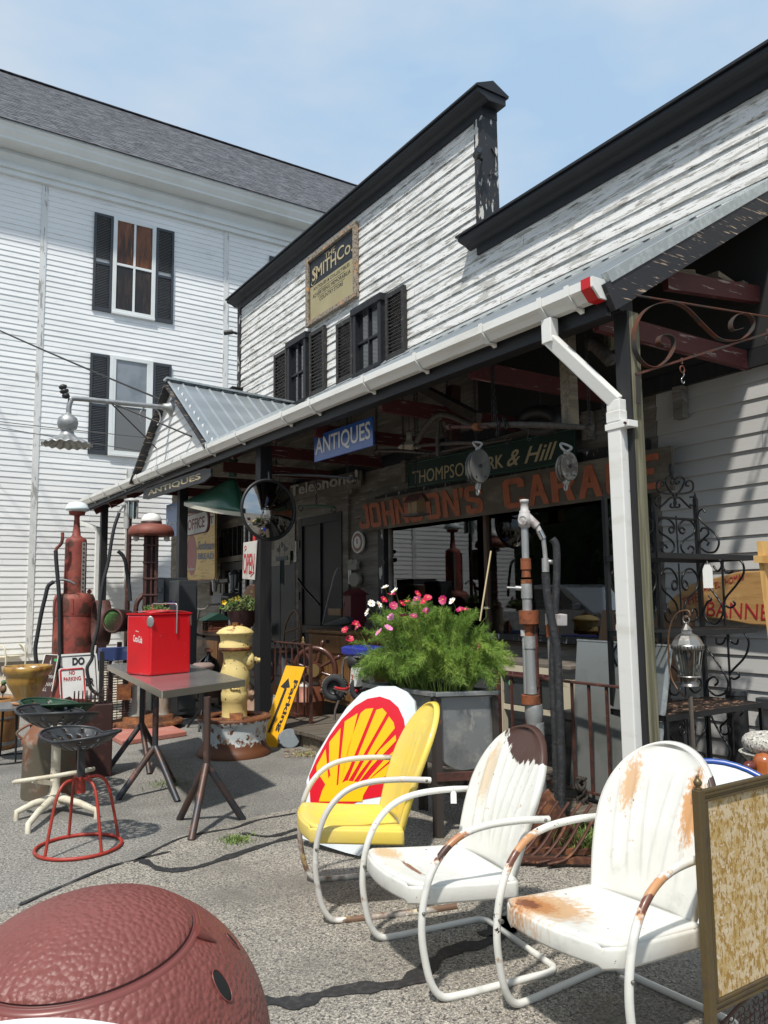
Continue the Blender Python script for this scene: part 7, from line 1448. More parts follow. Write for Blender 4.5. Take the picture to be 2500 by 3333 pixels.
tag(XP(q('X', 145, 620), X-.02)[:], .06, .10, .05, 'grey card tag hanging on the bicycle handlebar', (-1, -.3, 0))
c = G(q('X', 375, 1640), .35); c = Vector((3.7, XP(q('X', 370, 1640), 3.7).y, 0)); k = PX(c+ZA); zz_ = ZAT(c, q('X', 370, 1500)[1])
t = thing('glass_demijohn', 'dark glass demijohn with a red wire handle beside the wooden cabinet', 'bottle', (4.0, c.y*4.0/3.7, .3)); cc = Vector((4.0, c.y*4.0/3.7, 0)); k = PX(cc+ZA)
part('bottle', MB().lathe(cc, lz(cc, [(15, 1490), (24, 1470), (25, 1440), (18, 1425), (6, 1416), (4.5, 1410), (6, 1407)]), 28), mat('dark_bottle_glass', (.015, .02, .018), .05, spec=.9, coat=.6), t)
zq = ZAT(cc, 1405); part('wire_handle', MB().ring(cc+ZA*zq, 8*k, .006, (0, -.5, 1), 20, 6), m_redt, t); part('stand', MB().cyl(cc+ZA*DZ, cc+ZA*ZAT(cc, 1490), .16, n=20), m_wal, t)
cc = Vector((3.35, XP(q('X', 285, 1500), 3.35).y, 0)); k = PX(cc+ZA*.8); t = thing('stone_top_stool', 'round rough stone disc on a dark stand behind the steel table', 'stool', cc); part('stone', MB().lathe(cc, lz(cc, [(20, 1446), (25, 1441), (25, 1437), (18, 1432), (.01, 1431)]), 26), mat('pinkish_stone', (.24, .17, .15), .85, bump=(40, .6, .006)), t)
part('stand', MB().cyl(cc, cc+ZA*ZAT(cc, 1446), .04, n=10), m_iron, t); 
for a in (0, 2.1, 4.2): part('leg', MB().cyl(cc+ZA*.25, cc+Vector((cos(a)*.22, sin(a)*.22, 0)), .012, n=6), m_iron, t)
# black lantern and table lamp shapes inside the far bay
def lantern(label, c, R, H, m, glassm, par=None, top=True):
    t = thing('lantern', label, 'lantern', c); c = Vector(c)
    for i in range(6): a = i*pi/3; d = Vector((cos(a), sin(a), 0)); part('lantern_bar', MB().bar(c+d*R*.62+ZA*H*.02, c+d*R*1.0+ZA*H*.52, .008, .008), m, t)
    part('lantern_glass', MB().lathe(c, [(R*.60, H*.02), (R*.97, H*.52)], 6, smooth=False), glassm, t)
    return t
c = XP(q('X', 765, 330), 4.5); k = PX(c); t = lantern('black six sided lantern on the post beside the open sign', (c.x, c.y, c.z), 12*k, 62*k, m_iron, mat('dim_glass', (.12, .14, .14), .1, spec=.8)); part('cap', MB().lathe(c, [(13*k, 33*k), (10*k, 38*k), (4*k, 41*k), (.01, 44*k)], 6, smooth=False), m_iron, t); part('base', MB().cyl(c-ZA*6*k, c, 10*k, 8*k, 6), m_iron, t)
# ================================================================ far left: signs, searchlight, wheel, cream furniture
zf = 0
bz = Vector((PL((200, 1400), (gk.x, gk.y-1.1, 0), (0, -1, 0)))); Ys = gk.y-1.3
def ysign(name, label, Y, pts, m, th=.004, tilt=.18):
    n_ = Vector((0, -1, tilt)).normalized(); p0 = Vector((0, Y, .6)); P = [PL(p, p0, n_) for p in pts]; t = thing(name, label, 'sign', P[-1]); part('plate', MB().prism(P, -n_*th), m, t)
    return t, (lambda uv, off=.003: PL(uv, p0, n_)+n_*off)
t, at_ = ysign('do_not_enter_sign', 'large white sign with black border and DO at its top, behind the no parking sign', Ys+.1, [q('S', *p) for p in ((945, 1090), (1470, 1060), (1495, 1085), (1540, 1660), (1530, 1790), (930, 1790))], m_wsign)
part('letters', MB().text('DO', at_(q('S', 1115, 1262)), at_(q('S', 1305, 1250)), at_(q('S', 1115, 1140)), .001, bold=.05), m_blk, t); part('letters', MB().text('ENTER', at_(q('S', 1110, 1590)), at_(q('S', 1455, 1575)), at_(q('S', 1110, 1465)), .001, bold=.05), m_blk, t)
part('border', MB().tube([at_(q('S', *p)) for p in ((965, 1760), (950, 1125), (1440, 1095), (1462, 1110), (1505, 1770))], .006, 4, closed=True), m_blk, t)
t, at_ = ysign('no_parking_sign', 'small white NO PARKING sign with red border and red letters', Ys-.1, [q('S', *p) for p in ((905, 1330), (930, 1305), (1285, 1285), (1305, 1300), (1335, 1790), (960, 1800), (925, 1700))], m_wsign)
part('letters', MB().text('NO', at_(q('S', 1065, 1405)), at_(q('S', 1155, 1400)), at_(q('S', 1063, 1345)), .001, bold=.02), m_sred2, t); part('letters', MB().text('PARKING', at_(q('S', 982, 1508)), at_(q('S', 1248, 1485)), at_(q('S', 978, 1445)), .001, bold=.015), m_sred2, t)
part('border', MB().tube([at_(q('S', *p)) for p in ((955, 1780), (930, 1345), (945, 1328), (1270, 1305), (1288, 1315), (1315, 1780))], .010, 4, closed=True), m_sred2, t)
t, at_ = ysign('mill_sign', 'brown HISTORIC BELKNAP MILL sign with a white steeple, leaning left of the white signs', Ys, [q('S', *p) for p in ((700, 1090), (890, 1100), (900, 1120), (800, 1660), (760, 1790), (560, 1790), (600, 1400))], mat('brown_sign', (.075, .035, .03), .5), tilt=.25)
part('plate_edge', MB().tube([at_(q('S', *p), .001) for p in ((610, 1400), (700, 1092), (888, 1100), (898, 1120), (800, 1660))], .008, 4), m_wsold, t)
for s, x0, x1, yb, yt_ in (('HISTORIC', 610, 845, 1460, 1408), ('BELKNAP', 600, 798, 1580, 1520), ('MILL', 615, 712, 1655, 1600)): part('letters', MB().text(s, at_(q('S', x0, yb-4)), at_(q('S', x1, yb+4)), at_(q('S', x0+14, yt_-4)), .001, bold=.01), m_wsold, t)
part('steeple', MB().prism([at_(q('S', *p)) for p in ((722, 1395), (730, 1340), (745, 1330), (752, 1290), (766, 1260), (772, 1190), (785, 1185), (800, 1130), (790, 1190), (782, 1262), (790, 1292), (783, 1335), (775, 1345), (765, 1395))], YA*.001), m_wsold, t)
part('green_sticker', MB().cyl(at_(q('S', 856, 1178), .002), at_(q('S', 856, 1178), .004), .018, n=12), mat('green_dot', (.08, .45, .14), .5), t)
# searchlight
slc = YP(q('e', 330, 290), lk.y+.25); k = PX(slc); t = thing('searchlight', 'rusty brown searchlight with a green glass face on an iron stand', 'searchlight', (slc.x, slc.y, 0)); axl = Vector((-.80, -.60, .03)).normalized()
fcL = YP(q('e', 268, 290), lk.y+.25); part('lamp_drum', MB().lathe(fcL-axl*.30, [(.09, 0), (.135, .03), (.14, .24), (.15, .25), (.15, .30), (.13, .30), (.13, .285)], 30, axl), m_dkr, t); part('lens', MB().cyl(fcL-axl*.03, fcL-axl*.015, .125, n=30), mat('green_lens', (.14, .30, .10), .2, coat=.6), t)
part('yoke', MB().tube([fcL-axl*.15+ZA*.0+Vector((.0, 0, -.26)), fcL-axl*.15-ZA*.45], .03, 8), m_rustrail, t); part('stand_plate', MB().box(fcL+Vector((.25, .1, -.42)), (.6, .35, .05)), m_rustrail, t)
for x, y in ((.0, 0), (.5, .0), (.25, .3)): part('stand_leg', MB().bar(fcL+Vector((x, y, -.43)), Vector((fcL.x+x*1.15, fcL.y+y, 0)), .05, .05), m_dkr, t)
part('engine_block', MB().box(fcL+Vector((.38, .0, -.15)), (.28, .24, .36)), m_dkr, t, bev=.03); part('pipe', MB().tube(spl([fcL+Vector((.28, 0, .05)), fcL+Vector((.30, 0, .22)), fcL+Vector((.42, 0, .34)), fcL+Vector((.55, 0, .38))], 5), .03, 8), m_dkr, t)
# big rusty flywheel and dark shovel blade
wc_ = YP(q('S', 1560, 600), Ys+.8); k = PX(wc_); t = thing('iron_flywheel', 'large rusty belt pulley wheel between the red pump and the searchlight', 'wheel', (wc_.x, wc_.y, 0)); part('rim', MB().lathe(wc_, [(45*k, -.09), (48*k, -.09), (48*k, .09), (45*k, .09), (45*k, -.09)], 40, (-1, .08, 0)), m_rustrail, t); 
for i in range(6): a = i*pi/3; nn = Vector((-1, .08, 0)).normalized(); x, y, z = basis(nn); part('spoke', MB().bar(wc_, wc_+(x*cos(a)+y*sin(a))*46*k, .05, .03), m_rustrail, t)
mb = MB().prism([YP(q('S', *p), Ys+.3) for p in ((1500, 880), (1655, 905), (1600, 1200), (1460, 1210))], YA*.01).cyl(YP(q('S', 1550, 970), Ys+.25), YP(q('e', 290, 790), Ys+.25), .012, n=6).cyl(YP(q('S', 1500, 1070), Ys+.25), YP(q('e', 190, 830), Ys+.25), .012, n=6)
single('shovel_blades', 'dark square shovel blades with thin handles leaning by the hose', 'shovel', mb, m_dbrown, YP(q('S', 1550, 1100), Ys+.3))
# cream metal furniture by the white wall
m_crm = mat('cream_enamel_tube', (.62, .58, .44), .45, 0, [((.48, .44, .33), 8, .5, .7)])
def far_chair(label, u, v, s, m, seatm):
    p = G((u, v)); t = thing('patio_chair', label, 'chair', p, 'cream metal patio chairs by the white wall'); r = cr(p); f = (-Vector((p.x, p.y, 0)).normalized()*.6+r*.5*s).normalized(); r = f.cross(ZA)
    for a in (-.24, .24): part('arm_frame', MB().tube(spl([p+r*a+f*.22, p+r*a+f*.28+ZA*.35, p+r*a+f*.2+ZA*.62, p+r*a-f*.05+ZA*.66, p+r*a-f*.22+ZA*.66], 5), .016, 8), m, t); part('rear_leg', MB().tube([p+r*a-f*.28, p+r*a-f*.2+ZA*.4, p+r*a-f*.30+ZA*.95], .014, 8), m, t)
    part('seat', MB().box(p+ZA*.42, (.46, .46, .03), Matrix((f, r, ZA)).transposed()), seatm, t, bev=.01); part('back_top', MB().tube([p+r*-.24-f*.30+ZA*.95, p+r*.24-f*.30+ZA*.95], .014, 8), m, t)
    for i in range(-2, 3): part('back_bar', MB().cyl(p+r*i*.09-f*.22+ZA*.45, p+r*i*.09-f*.30+ZA*.95, .007, n=6), m, t)
    return t
far_chair('cream metal patio chair at the far left edge by the white wall', 12, 1462, 1, m_crm, m_crm)
far_chair('patio chair with a blue-grey seat and thick white arms behind the mustard pot', 62, 1455, 1, mat('off_white_tube', (.58, .60, .60), .4), mat('blue_grey_seat', (.18, .23, .27), .5))
far_chair('cream metal patio chair half hidden behind the red gas pump hose', 92, 1440, -1, m_crm, m_crm)
p = G((8, 1450)); t = thing('patio_table', 'cream metal patio table among the chairs by the white wall', 'table', p); a, b, c = (YP(q('S', *xy), p.y) for xy in ((-200, 905), (650, 850), (650, 850))); zt6 = ZAT(p, 1385)
part('table_top', MB().box((p.x+.05, p.y, zt6), (2.1, .9, .035)), m_crm, t, bev=.01)
for x in (-.9, .95): part('leg', MB().cyl((p.x+x, p.y-.3, 0), (p.x+x, p.y-.3, zt6), .022, n=8), mat('grey_leg', (.2, .19, .17), .5), t)
mb = MB().bb(1.2, 3.2, 17.2, 17.8, .0, .0)
# ================================================================ right side: pipe pump, sheet metal, rack, lantern, signs
m_gpipe = mat('galvanised_pipe', (.33, .34, .34), .5, .5, [((.44, .44, .43), 9, .5, .62), ((.20, .09, .04), 7, .62, .72, 7)], bump=(40, .2, .002)); m_chalk = mat('chalky_casting', (.47, .45, .44), .65, .1, [((.32, .28, .27), 16, .5, .62)], bump=(30, .5, .004)); m_rb = mat('orange_rust_clamp', (.25, .075, .028), .75, .1, [((.14, .045, .02), 18, .5, .6), ((.32, .15, .05), 9, .6, .7)], bump=(40, .5, .005))
bpp = G((1176, 1812)); bpp = Vector((bpp.x-.02, bpp.y, 0)); bpp = Vector((3.55, 3.55*bpp.y/bpp.x, 0)); k = PX(bpp+ZA*1.5)
t = thing('pipe_pump', 'tall assembly of galvanised pipes, rusty clamps and two thick black hoses behind the chairs', 'pipe stand', bpp); 
def pz(v): return ZAT(bpp, v)
def ofs(dx): return bpp+cr(bpp)*dx*k
# left column
def seg(dx, v0, v1, r0, m, nm='pipe', r1=None, n=18): 
    o = ofs(dx); return part(nm, MB().cyl(o+ZA*pz(v0), o+ZA*pz(v1), r0*k*1.2, (r1 or r0)*k*1.2, n), m, t, bev=.002)
B_ = lambda y: 1061.7+.24*y
seg(-15, B_(620), B_(300), 6.5, m_gpipe); seg(-15, B_(700), B_(600), 9.5, m_rb, 'clamp'); seg(-15, B_(770), B_(700), 8.5, m_rb, 'coupling', 7.5); seg(-15, B_(830), B_(790), 10, m_rb, 'union', n=8); 
seg(-15, B_(1070), B_(950), 8.5, m_gpipe); seg(-15, B_(960), B_(830), 10, m_gpipe, 'tee'); seg(-12, B_(1190), B_(1070), 18, m_rb, 'wide_clamp'); seg(-12, B_(1300), B_(1190), 9, m_rb, 'pipe'); seg(-12, B_(1410), B_(1300), 11, m_gpipe, 'coupling'); seg(-12, B_(1820), B_(1410), 10.5, m_gpipe, 'pipe', 9.5); seg(-24, B_(1820), B_(1310), 3.6, m_gpipe, 'small_pipe'); seg(-25, B_(1300), B_(1245), 5, m_chalk, 'elbow'); seg(-14, B_(1910), B_(1830), 17, m_rb, 'flange'); 
part('casting', MB().lathe(ofs(-8), lz(bpp, [(16, B_(2100)), (18, B_(2050)), (20, B_(1980)), (18, B_(1915))]), 22), m_gpipe, t); seg(-3, 1815, B_(2080), 13, m_gpipe, 'base_pipe')
o = ofs(-15); part('side_valve', MB().cyl(o+ZA*pz(B_(875)), o+ZA*pz(B_(865))-cr(bpp)*24*k, 5*k, n=12).cyl(o+ZA*pz(B_(865))-cr(bpp)*24*k, o+ZA*pz(B_(860))-cr(bpp)*42*k, 2.2*k, n=8), m_gpipe, t)
o = ofs(-14); hd = part('head_casting', MB().lathe(o, lz(bpp, [(9, B_(325)), (14, B_(300)), (15, B_(250)), (13, B_(205)), (11, B_(190)), (11.5, B_(175)), (8.5, B_(165)), (8, B_(100)), (9.5, B_(98)), (9.5, B_(72)), (8, B_(70))]), 24), m_chalk, t)
pc = o+ZA*pz(B_(255))+(EYE-o).normalized()*.0; fd = (EYE-pc).normalized(); fd = (fd-cr(bpp)*.35).normalized(); part('round_boss', MB().cyl(pc, pc+fd*14*k, 11*k, n=24), m_chalk, hd); part('boss_ring', MB().ring(pc+fd*14*k, 9*k, .004, fd, 24, 6), m_chalk, hd)
part('outlet', MB().cyl(pc+ZA*6*k+cr(bpp)*6*k, pc+cr(bpp)*26*k-ZA*14*k, 10*k, 9*k, 14).cyl(pc+cr(bpp)*26*k-ZA*14*k, pc+cr(bpp)*30*k-ZA*24*k, 6*k, n=12), m_chalk, hd); part('hose_coupling', MB().cyl(pc+cr(bpp)*30*k-ZA*24*k, pc+cr(bpp)*38*k-ZA*42*k, 7.5*k, n=12), m_chr, hd)
part('nozzle_tube', MB().tube(spl([PL(q('c', *p), bpp, (-.7, -.7, 0)) for p in ((430, 370), (460, 395), (475, 500), (485, 600))], 6), 5*k, 10), m_gpipe, t); part('nozzle_collar', MB().cyl(PL(q('c', 485, 600), bpp, (-.7, -.7, 0)), PL(q('c', 487, 725), bpp, (-.7, -.7, 0)), 8*k, n=12), m_gpipe, t); part('nozzle_lug', MB().cyl(PL(q('c', 500, 630), bpp, (-.7, -.7, 0)), PL(q('c', 560, 635), bpp, (-.7, -.7, 0)), 5*k, n=10), m_gpipe, t)
m_rubc = mat('cracked_black_rubber', (.018, .019, .021), .7, 0, [((.035, .036, .04), 30, .5, .6)], bump=(70, .9, .006))
fo = bpp+Vector((-.06, -.06, 0))
hose([q('c', *p) for p in ((545, 425), (580, 480), (588, 620), (585, 800), (575, 1000), (565, 1150), (555, 1350), (550, 1600), (555, 1850), (575, 2200))]+[(1200, 1620), (1203, 1690), (1208, 1760), (1220, 1800)], 8.0*k, fo, (-.7, -.7, 0), 'hose', t, m_rubc)
hose([q('c', *p) for p in ((487, 735), (495, 860), (520, 1050), (560, 1250), (590, 1450), (605, 1750), (620, 2200))]+[(1213, 1640), (1212, 1720), (1215, 1790)], 8.8*k, fo-Vector((.05, .0, 0)), (-.7, -.7, 0), 'hose', t, m_rubc)
seg(3, 1790, B_(1200), 2.2, m_rustrail, 'rusty_bar'); seg(-1, B_(1760), B_(1190), 5.0, m_rustrail, 'rusty_channel')
seg(34, B_(1900), B_(1310), 7.5, m_gpipe, 'right_pipe'); seg(36, B_(1310), B_(1190), 11, m_rb, 'right_clamp'); seg(33, B_(1200), B_(1100), 9, m_chalk, 'right_tee'); seg(36, B_(1095), B_(1045), 8, m_rb, 'nipple'); seg(36, B_(1040), B_(990), 10, m_rb, 'cap_base', 9.5); part('cap', MB().ell(ofs(36)+ZA*pz(B_(985)), (9.5*k, 9.5*k, 13*k), 16, 10), m_rb, t); part('square_plug', MB().bar(ofs(34)+ZA*pz(B_(1140)), ofs(58)+ZA*pz(B_(1155))-Vector((.08, .08, 0)), .07, .07), m_chalk, t, bev=.004)
part('elbow_casting', MB().ell(ofs(38)+ZA*pz(B_(1970)), (11*k, 11*k, 16*k), 16, 10), m_gpipe, t); seg(38, 1800, B_(1985), 8, m_gpipe, 'rear_pipe')
# counter with cream drawers behind
X = 4.35; a, b = XP(q('U', -260, 240), X), XP(q('U', 680, 330), X); zt7 = XP(q('U', 640, 390), X-.0).z; t = thing('work_bench', 'old bench with grey top and cream painted frame below the display window', 'bench', (X, (a.y+b.y)/2, DZ))
yb0, yb1 = XP(q('U', 668, 400), X).y, XP(q('H', 1030, 400), X).y; m_crmw = mat('chipped_cream_wood', (.52, .46, .34), .6, 0, [((.30, .2, .12), (10, 2, 10), .6, .66)])
part('bench_top', MB().bb(X-.05, X+.75, yb0, yb1, zt7, zt7+.03), mat('grey_bench_top', (.13, .11, .09), .6, 0, [((.2, .17, .14), 5, .5, .7)]), t, bev=.004); part('front_strip', MB().bb(X-.052, X-.02, yb0+.1, yb1, zt7-.05, zt7-.001), m_crmw, t); part('red_strip', MB().bb(X-.051, X-.02, yb0+.1, yb1, zt7-.075, zt7-.051), m_redwood, t)
for y in (yb0+.05, (yb0+yb1)/2+.15, yb1-.06): part('leg', MB().bb(X-.04, X+.02, y-.035, y+.035, DZ, zt7-.076), m_crmw, t)
part('rail', MB().bb(X-.02, X, yb0, yb1, zt7-.36, zt7-.32), m_crmw, t); part('drawer', MB().bb(X-.015, X+.01, yb0+.15, yb1-.1, zt7-.31, zt7-.09), mat('dark_glass_drawer', (.05, .055, .055), .2), t)
c = XP(q('U', 37, 520), X-.03); single('price_sticker', 'round green price sticker on the bench drawer', 'sticker', MB().cyl(c, c-XA*.003, .022, n=16), MATS['green_dot'], c)
# sheet metal leaning
pA, pB = G(q('a', 310, 1040), DZ), G(q('a', 975, 900), DZ)
sN = Vector((-.93, -.1, .25)).normalized(); s0 = XP(q('U', 690, 100), 4.22); s0.z = ZAT(s0, q('U', 690, 100)[1])
def shp(uv): return PL(uv, s0, sN)
TLs, TRs = shp(q('U', 690, 98)), shp(q('U', 1605, 155)); BLs = shp((1226, 1800)); BRs = shp((1422, 1640)); zlow = DZ+.01
def down(p, q_): t_ = (zlow-p.z)/(q_.z-p.z); return p.lerp(q_, t_)
m_sht = mat('dull_sheet_steel', (.25, .26, .25), .42, .6, [((.14, .155, .145), 2.2, .45, .65), ((.36, .36, .34), 3, .58, .72), ((.16, .10, .07), 8, .68, .76)]); t = thing('sheet_metal', 'large dull sheet of steel leaning behind the railing and the downspout', 'sheet', ((TLs+TRs)/2)[:2]+(DZ,) if False else (TLs.x, (TLs.y+TRs.y)/2, DZ))
part('sheet', MB().prism([TLs, TRs, down(TRs, BRs), down(TLs, BLs)], XA*.006), m_sht, t); part('folded_edge', MB().bar(TRs, down(TRs, BRs), .03, .012), m_flash, t); part('top_edge', MB().bar(TLs, TRs, .012, .010), m_flash, t)
# wrought iron baker's rack, facing the camera
m_wi = mat('black_wrought_iron', (.012, .013, .015), .35, .2); BYr, FYr = 3.60, 3.17
X0r, X1r, X2r = 4.16, 4.69, 5.17; Z1, Z2, Z3 = 1.77, 1.27, .76
t = thing('bakers_rack', 'tall black wrought iron shelf rack with scrollwork against the wall right of the post', 'shelf rack', (4.7, BYr, DZ))
for x, zt_ in ((X0r, 2.16), (X1r, 2.10), (X2r, 2.22)): part('upright', MB().bb(x-.014, x+.014, BYr-.014, BYr+.014, DZ, zt_), m_wi, t); part('spear_tip', MB().cyl((x, BYr, zt_), (x, BYr, zt_+.05), .016, .002, 8), m_wi, t)
for z, n in ((Z1, 8), (Z2, 10), (Z3, 13)):
    xa, xb = X0r-.03, X2r+.0; mb = MB(); mb.bb(xa, xb, FYr-.006, FYr+.006, z-.035, z).bb(xa, xb, BYr-.02, BYr-.01, z-.035, z).bb(xa, xa+.012, FYr, BYr, z-.035, z).bb(xb-.012, xb, FYr, BYr, z-.035, z); part('shelf_edge', mb, m_wi, t); mb = MB()
    for i in range(1, n): y = FYr+(BYr-FYr)*i/n; mb.cyl((xa, y, z-.008), (xb, y, z-.008), .006, n=6)
    part('shelf_wires', mb, m_wi if z > 1 else mat('rust_flaked_wire', (.03, .02, .016), .5, .2, [((.20, .12, .08), 12, .52, .60)]), t)
for x in (X0r-.02, X2r-.015): part('front_leg', MB().bb(x-.012, x+.012, FYr-.008, FYr+.014, DZ, Z3-.036), m_wi, t)
LY_ = [(.05, .66), (.12, .72), (.19, .66), (.15, .57), (.07, .62), (.06, .76), (.18, .90), (.34, .90), (.45, .76), (.40, .58), (.22, .45), (.10, .33), (.09, .18), (.20, .06), (.35, .09), (.39, .21), (.31, .27), (.25, .20)]
for za, zb__ in ((Z1+.01, 2.08), (Z2+.01, Z1-.04), (Z3+.01, Z2-.04), (DZ+.06, Z3-.04)):
    for xa, xb in ((X0r, X1r), (X1r, X2r)):
        xm, w_, h_ = (xa+xb)/2, xb-xa, zb__-za; mb = MB()
        for s in (-1, 1): mb.tube(spl([(xm+s*px*w_, BYr, za+pz_*h_) for px, pz_ in LY_], 4), .0078, 6)
        mb.cyl((xm, BYr, za), (xm, BYr, zb__), .0065, n=6); part('scrollwork', mb, m_wi, t)
def sd_(pts, r=.0078): return MB().tube(spl([PL(q('F', *p), ((X2r+5.1)/2, 3.385, 0), (1, -.16, 0)) for p in pts], 4), r, 6)
for pts in ([(985, 480), (965, 458), (938, 480), (940, 520), (1000, 585), (1060, 640), (1085, 700), (1058, 762), (1000, 768), (955, 735), (948, 690), (980, 678), (1010, 695), (1000, 720)], [(950, 620), (965, 595), (1000, 600), (1008, 635), (975, 670), (950, 700)],
    [(1190, 905), (1150, 918), (1115, 880), (1120, 822), (1180, 802), (1250, 840), (1262, 920), (1205, 1010), (1135, 1095), (1128, 1145), (1165, 1168), (1200, 1145), (1188, 1118)], [(1045, 868), (1075, 905), (1102, 870), (1088, 822), (1030, 802), (972, 850), (960, 920), (1010, 1010), (1090, 1120), (1115, 1200), (1070, 1280), (1005, 1265), (975, 1200), (1000, 1130), (1030, 1110), (1010, 1080)],
    [(1225, 1395), (1210, 1430), (1165, 1405), (1150, 1345)], [(1265, 1345), (1300, 1420), (1272, 1520), (1190, 1610), (1160, 1650), (1190, 1682), (1230, 1662), (1215, 1630)], [(1065, 1385), (1070, 1425), (1112, 1425), (1135, 1380)], [(970, 1375), (1000, 1460), (1110, 1620), (1150, 1710), (1130, 1780), (1060, 1800), (1005, 1745), (1008, 1690), (1050, 1665), (1078, 1700), (1055, 1728)],
    [(1240, 1945), (1260, 1915), (1230, 1900), (1190, 1920)], [(1180, 1940), (1130, 1990), (1095, 2030), (1120, 2080), (1165, 2060), (1150, 2020)], [(1020, 1930), (1080, 2050), (1160, 2180), (1150, 2260)]): part('side_scroll', sd_(pts), m_wi, t)
for pts in ([(1105, 812), (1130, 1298)], [(1145, 1345), (1170, 1800)], [(1175, 1880), (1190, 2230)]): part('side_rod', sd_(pts, .009), m_wi, t)
def cre(pts): return [YP(q('F', *p), BYr) for p in pts]
for pts in ([(765, 370), (722, 312), (700, 262), (712, 232), (745, 228), (764, 250), (757, 277), (740, 270), (737, 254)], [(760, 346), (700, 345), (645, 325), (637, 282), (655, 255), (685, 262), (688, 286), (670, 292)], [(768, 370), (730, 380), (690, 420), (655, 450)], [(758, 375), (775, 410), (760, 445), (735, 440), (740, 420)], [(660, 372), (635, 372), (625, 410), (640, 432), (660, 428)]):
    part('crest', MB().tube(spl(cre(pts), 5), .008, 6), m_wi, t); part('crest', MB().tube(spl(cre([(1536-x, y) for x, y in pts]), 5), .008, 6), m_wi, t)
part('crest_rail', MB().cyl((X1r, BYr, 2.06), (X2r, BYr, 2.06), .010, n=6), m_wi, t); part('crest_leaf', MB().ell(cre([(742, 185)])[0], (.02, .02, .06), 8, 6), m_wi, t)
tp_ = YP(q('F', 998, 830), FYr-.01); tag((tp_.x, tp_.y, tp_.z), .065, .155, .025, 'blank white card tag hanging on the upper shelf of the black rack', (-1, -.2, 0)); tp_ = YP(q('F', 357, 1255), BYr-.02); tag((tp_.x, tp_.y, tp_.z), .035, .08, .02, 'small white tag on the rack behind the downspout', (-1, -.2, 0))
# silver lantern on shepherd's crook
m_pew = mat('pewter_lantern', (.36, .35, .33), .35, .85, [((.18, .17, .16), 12, .5, .65)])
X = 4.15; lc = XP(q('F', 865, 1560), X); k = PX(lc); t = thing('lantern', 'pewter lantern with a domed cap and clear panes hanging on a thin crook', 'lantern', lc)
def LZ(v): return XP(q('F', 865, v), X).z
part('dome_cap', MB().lathe((lc.x, lc.y, 0), [(110*.3*k, LZ(1450)), (108*.3*k, LZ(1430)), (95*.3*k, LZ(1400)), (70*.3*k, LZ(1368)), (38*.3*k, LZ(1352)), (34*.3*k, LZ(1330)), (40*.3*k, LZ(1328)), (22*.3*k, LZ(1305)), (8*.3*k, LZ(1285)), (4*.3*k, LZ(1270))], 8, smooth=False), m_pew, t)
part('gallery_band', MB().lathe((lc.x, lc.y, 0), [(108*.3*k, LZ(1468)), (114*.3*k, LZ(1466)), (114*.3*k, LZ(1432)), (108*.3*k, LZ(1430))], 24), m_pew, t)
mb = MB()
for i in range(30): a = 2*pi*i/30; mb.bar((lc.x+cos(a)*115*.3*k, lc.y+sin(a)*115*.3*k, LZ(1462)), (lc.x+cos(a)*115*.3*k, lc.y+sin(a)*115*.3*k, LZ(1438)), .004, .003)
part('pierced_band', mb, m_dark, t)
part('lantern_glass', MB().lathe((lc.x, lc.y, 0), [(65*.3*k, LZ(1655)), (100*.3*k, LZ(1468))], 6, smooth=False), glass('lantern_pane', (.80, .84, .82), 1.45, 1.6), t)
for i in range(6): a = i*pi/3; part('corner_bar', MB().bar((lc.x+cos(a)*66*.3*k, lc.y+sin(a)*66*.3*k, LZ(1658)), (lc.x+cos(a)*101*.3*k, lc.y+sin(a)*101*.3*k, LZ(1466)), .006, .006), m_pew, t)
part('base_cup', MB().lathe((lc.x, lc.y, 0), [(64*.3*k, LZ(1730)), (58*.3*k, LZ(1715)), (42*.3*k, LZ(1695)), (48*.3*k, LZ(1690)), (48*.3*k, LZ(1672)), (82*.3*k, LZ(1668)), (78*.3*k, LZ(1655)), (20*.3*k, LZ(1654))], 24), m_pew, t); part('lantern_ring', MB().ring((lc.x, lc.y, LZ(1255)), .022, .005, (-1, 0, 0), 16, 6), m_pew, t)
m_crook = mat('brown_iron_crook', (.14, .08, .045), .5, .3)
t = thing('shepherd_crook', 'thin brown crook holding up the pewter lantern', 'plant hook', XP((1485, 1700), X)); part('hook_rod', MB().tube(spl([XP(q('F', *p), X) for p in ((840, 1225), (850, 1240), (875, 1225), (868, 1195), (840, 1188), (790, 1205), (745, 1270), (722, 1370), (722, 1480), (725, 1580), (745, 1680), (790, 1760), (845, 1815))], 6), .006, 8), m_crook, t); part('pole', MB().cyl((lc.x, lc.y, .0), (lc.x, lc.y, LZ(1800)), .013, n=12), mat('steel_pole', (.25, .22, .19), .35, .8), t)
# carved wood slab sign
X = FX-.12; SP = [XP(q('F', *p), X) for p in ((712, 1140), (740, 1100), (800, 1060), (850, 1010), (950, 975), (1060, 950), (1140, 930), (1240, 905), (1330, 905), (1400, 900), (1460, 905), (1520, 920), (1560, 1000), (1550, 1150), (1560, 1290), (1440, 1300), (1300, 1290), (1200, 1270), (1100, 1250), (960, 1240), (800, 1215), (720, 1190))]
m_slab = mat('varnished_pine_slab', (.42, .24, .09), .45, 0, [((.32, .17, .06), (3, 3, 30), .48, .62), ((.10, .06, .035), 6, .66, .70, 7), ((.50, .32, .14), 3, .58, .7)], coat=.3)
t = thing('slab_sign', 'live-edge wooden slab sign with carved red letters ending in BANNER', 'sign', XP(q('F', 1100, 1100), X)); part('slab', MB().prism(SP, XA*.05), m_slab, t, bev=.01); m_carv = mat('carved_red', (.30, .012, .02), .5)
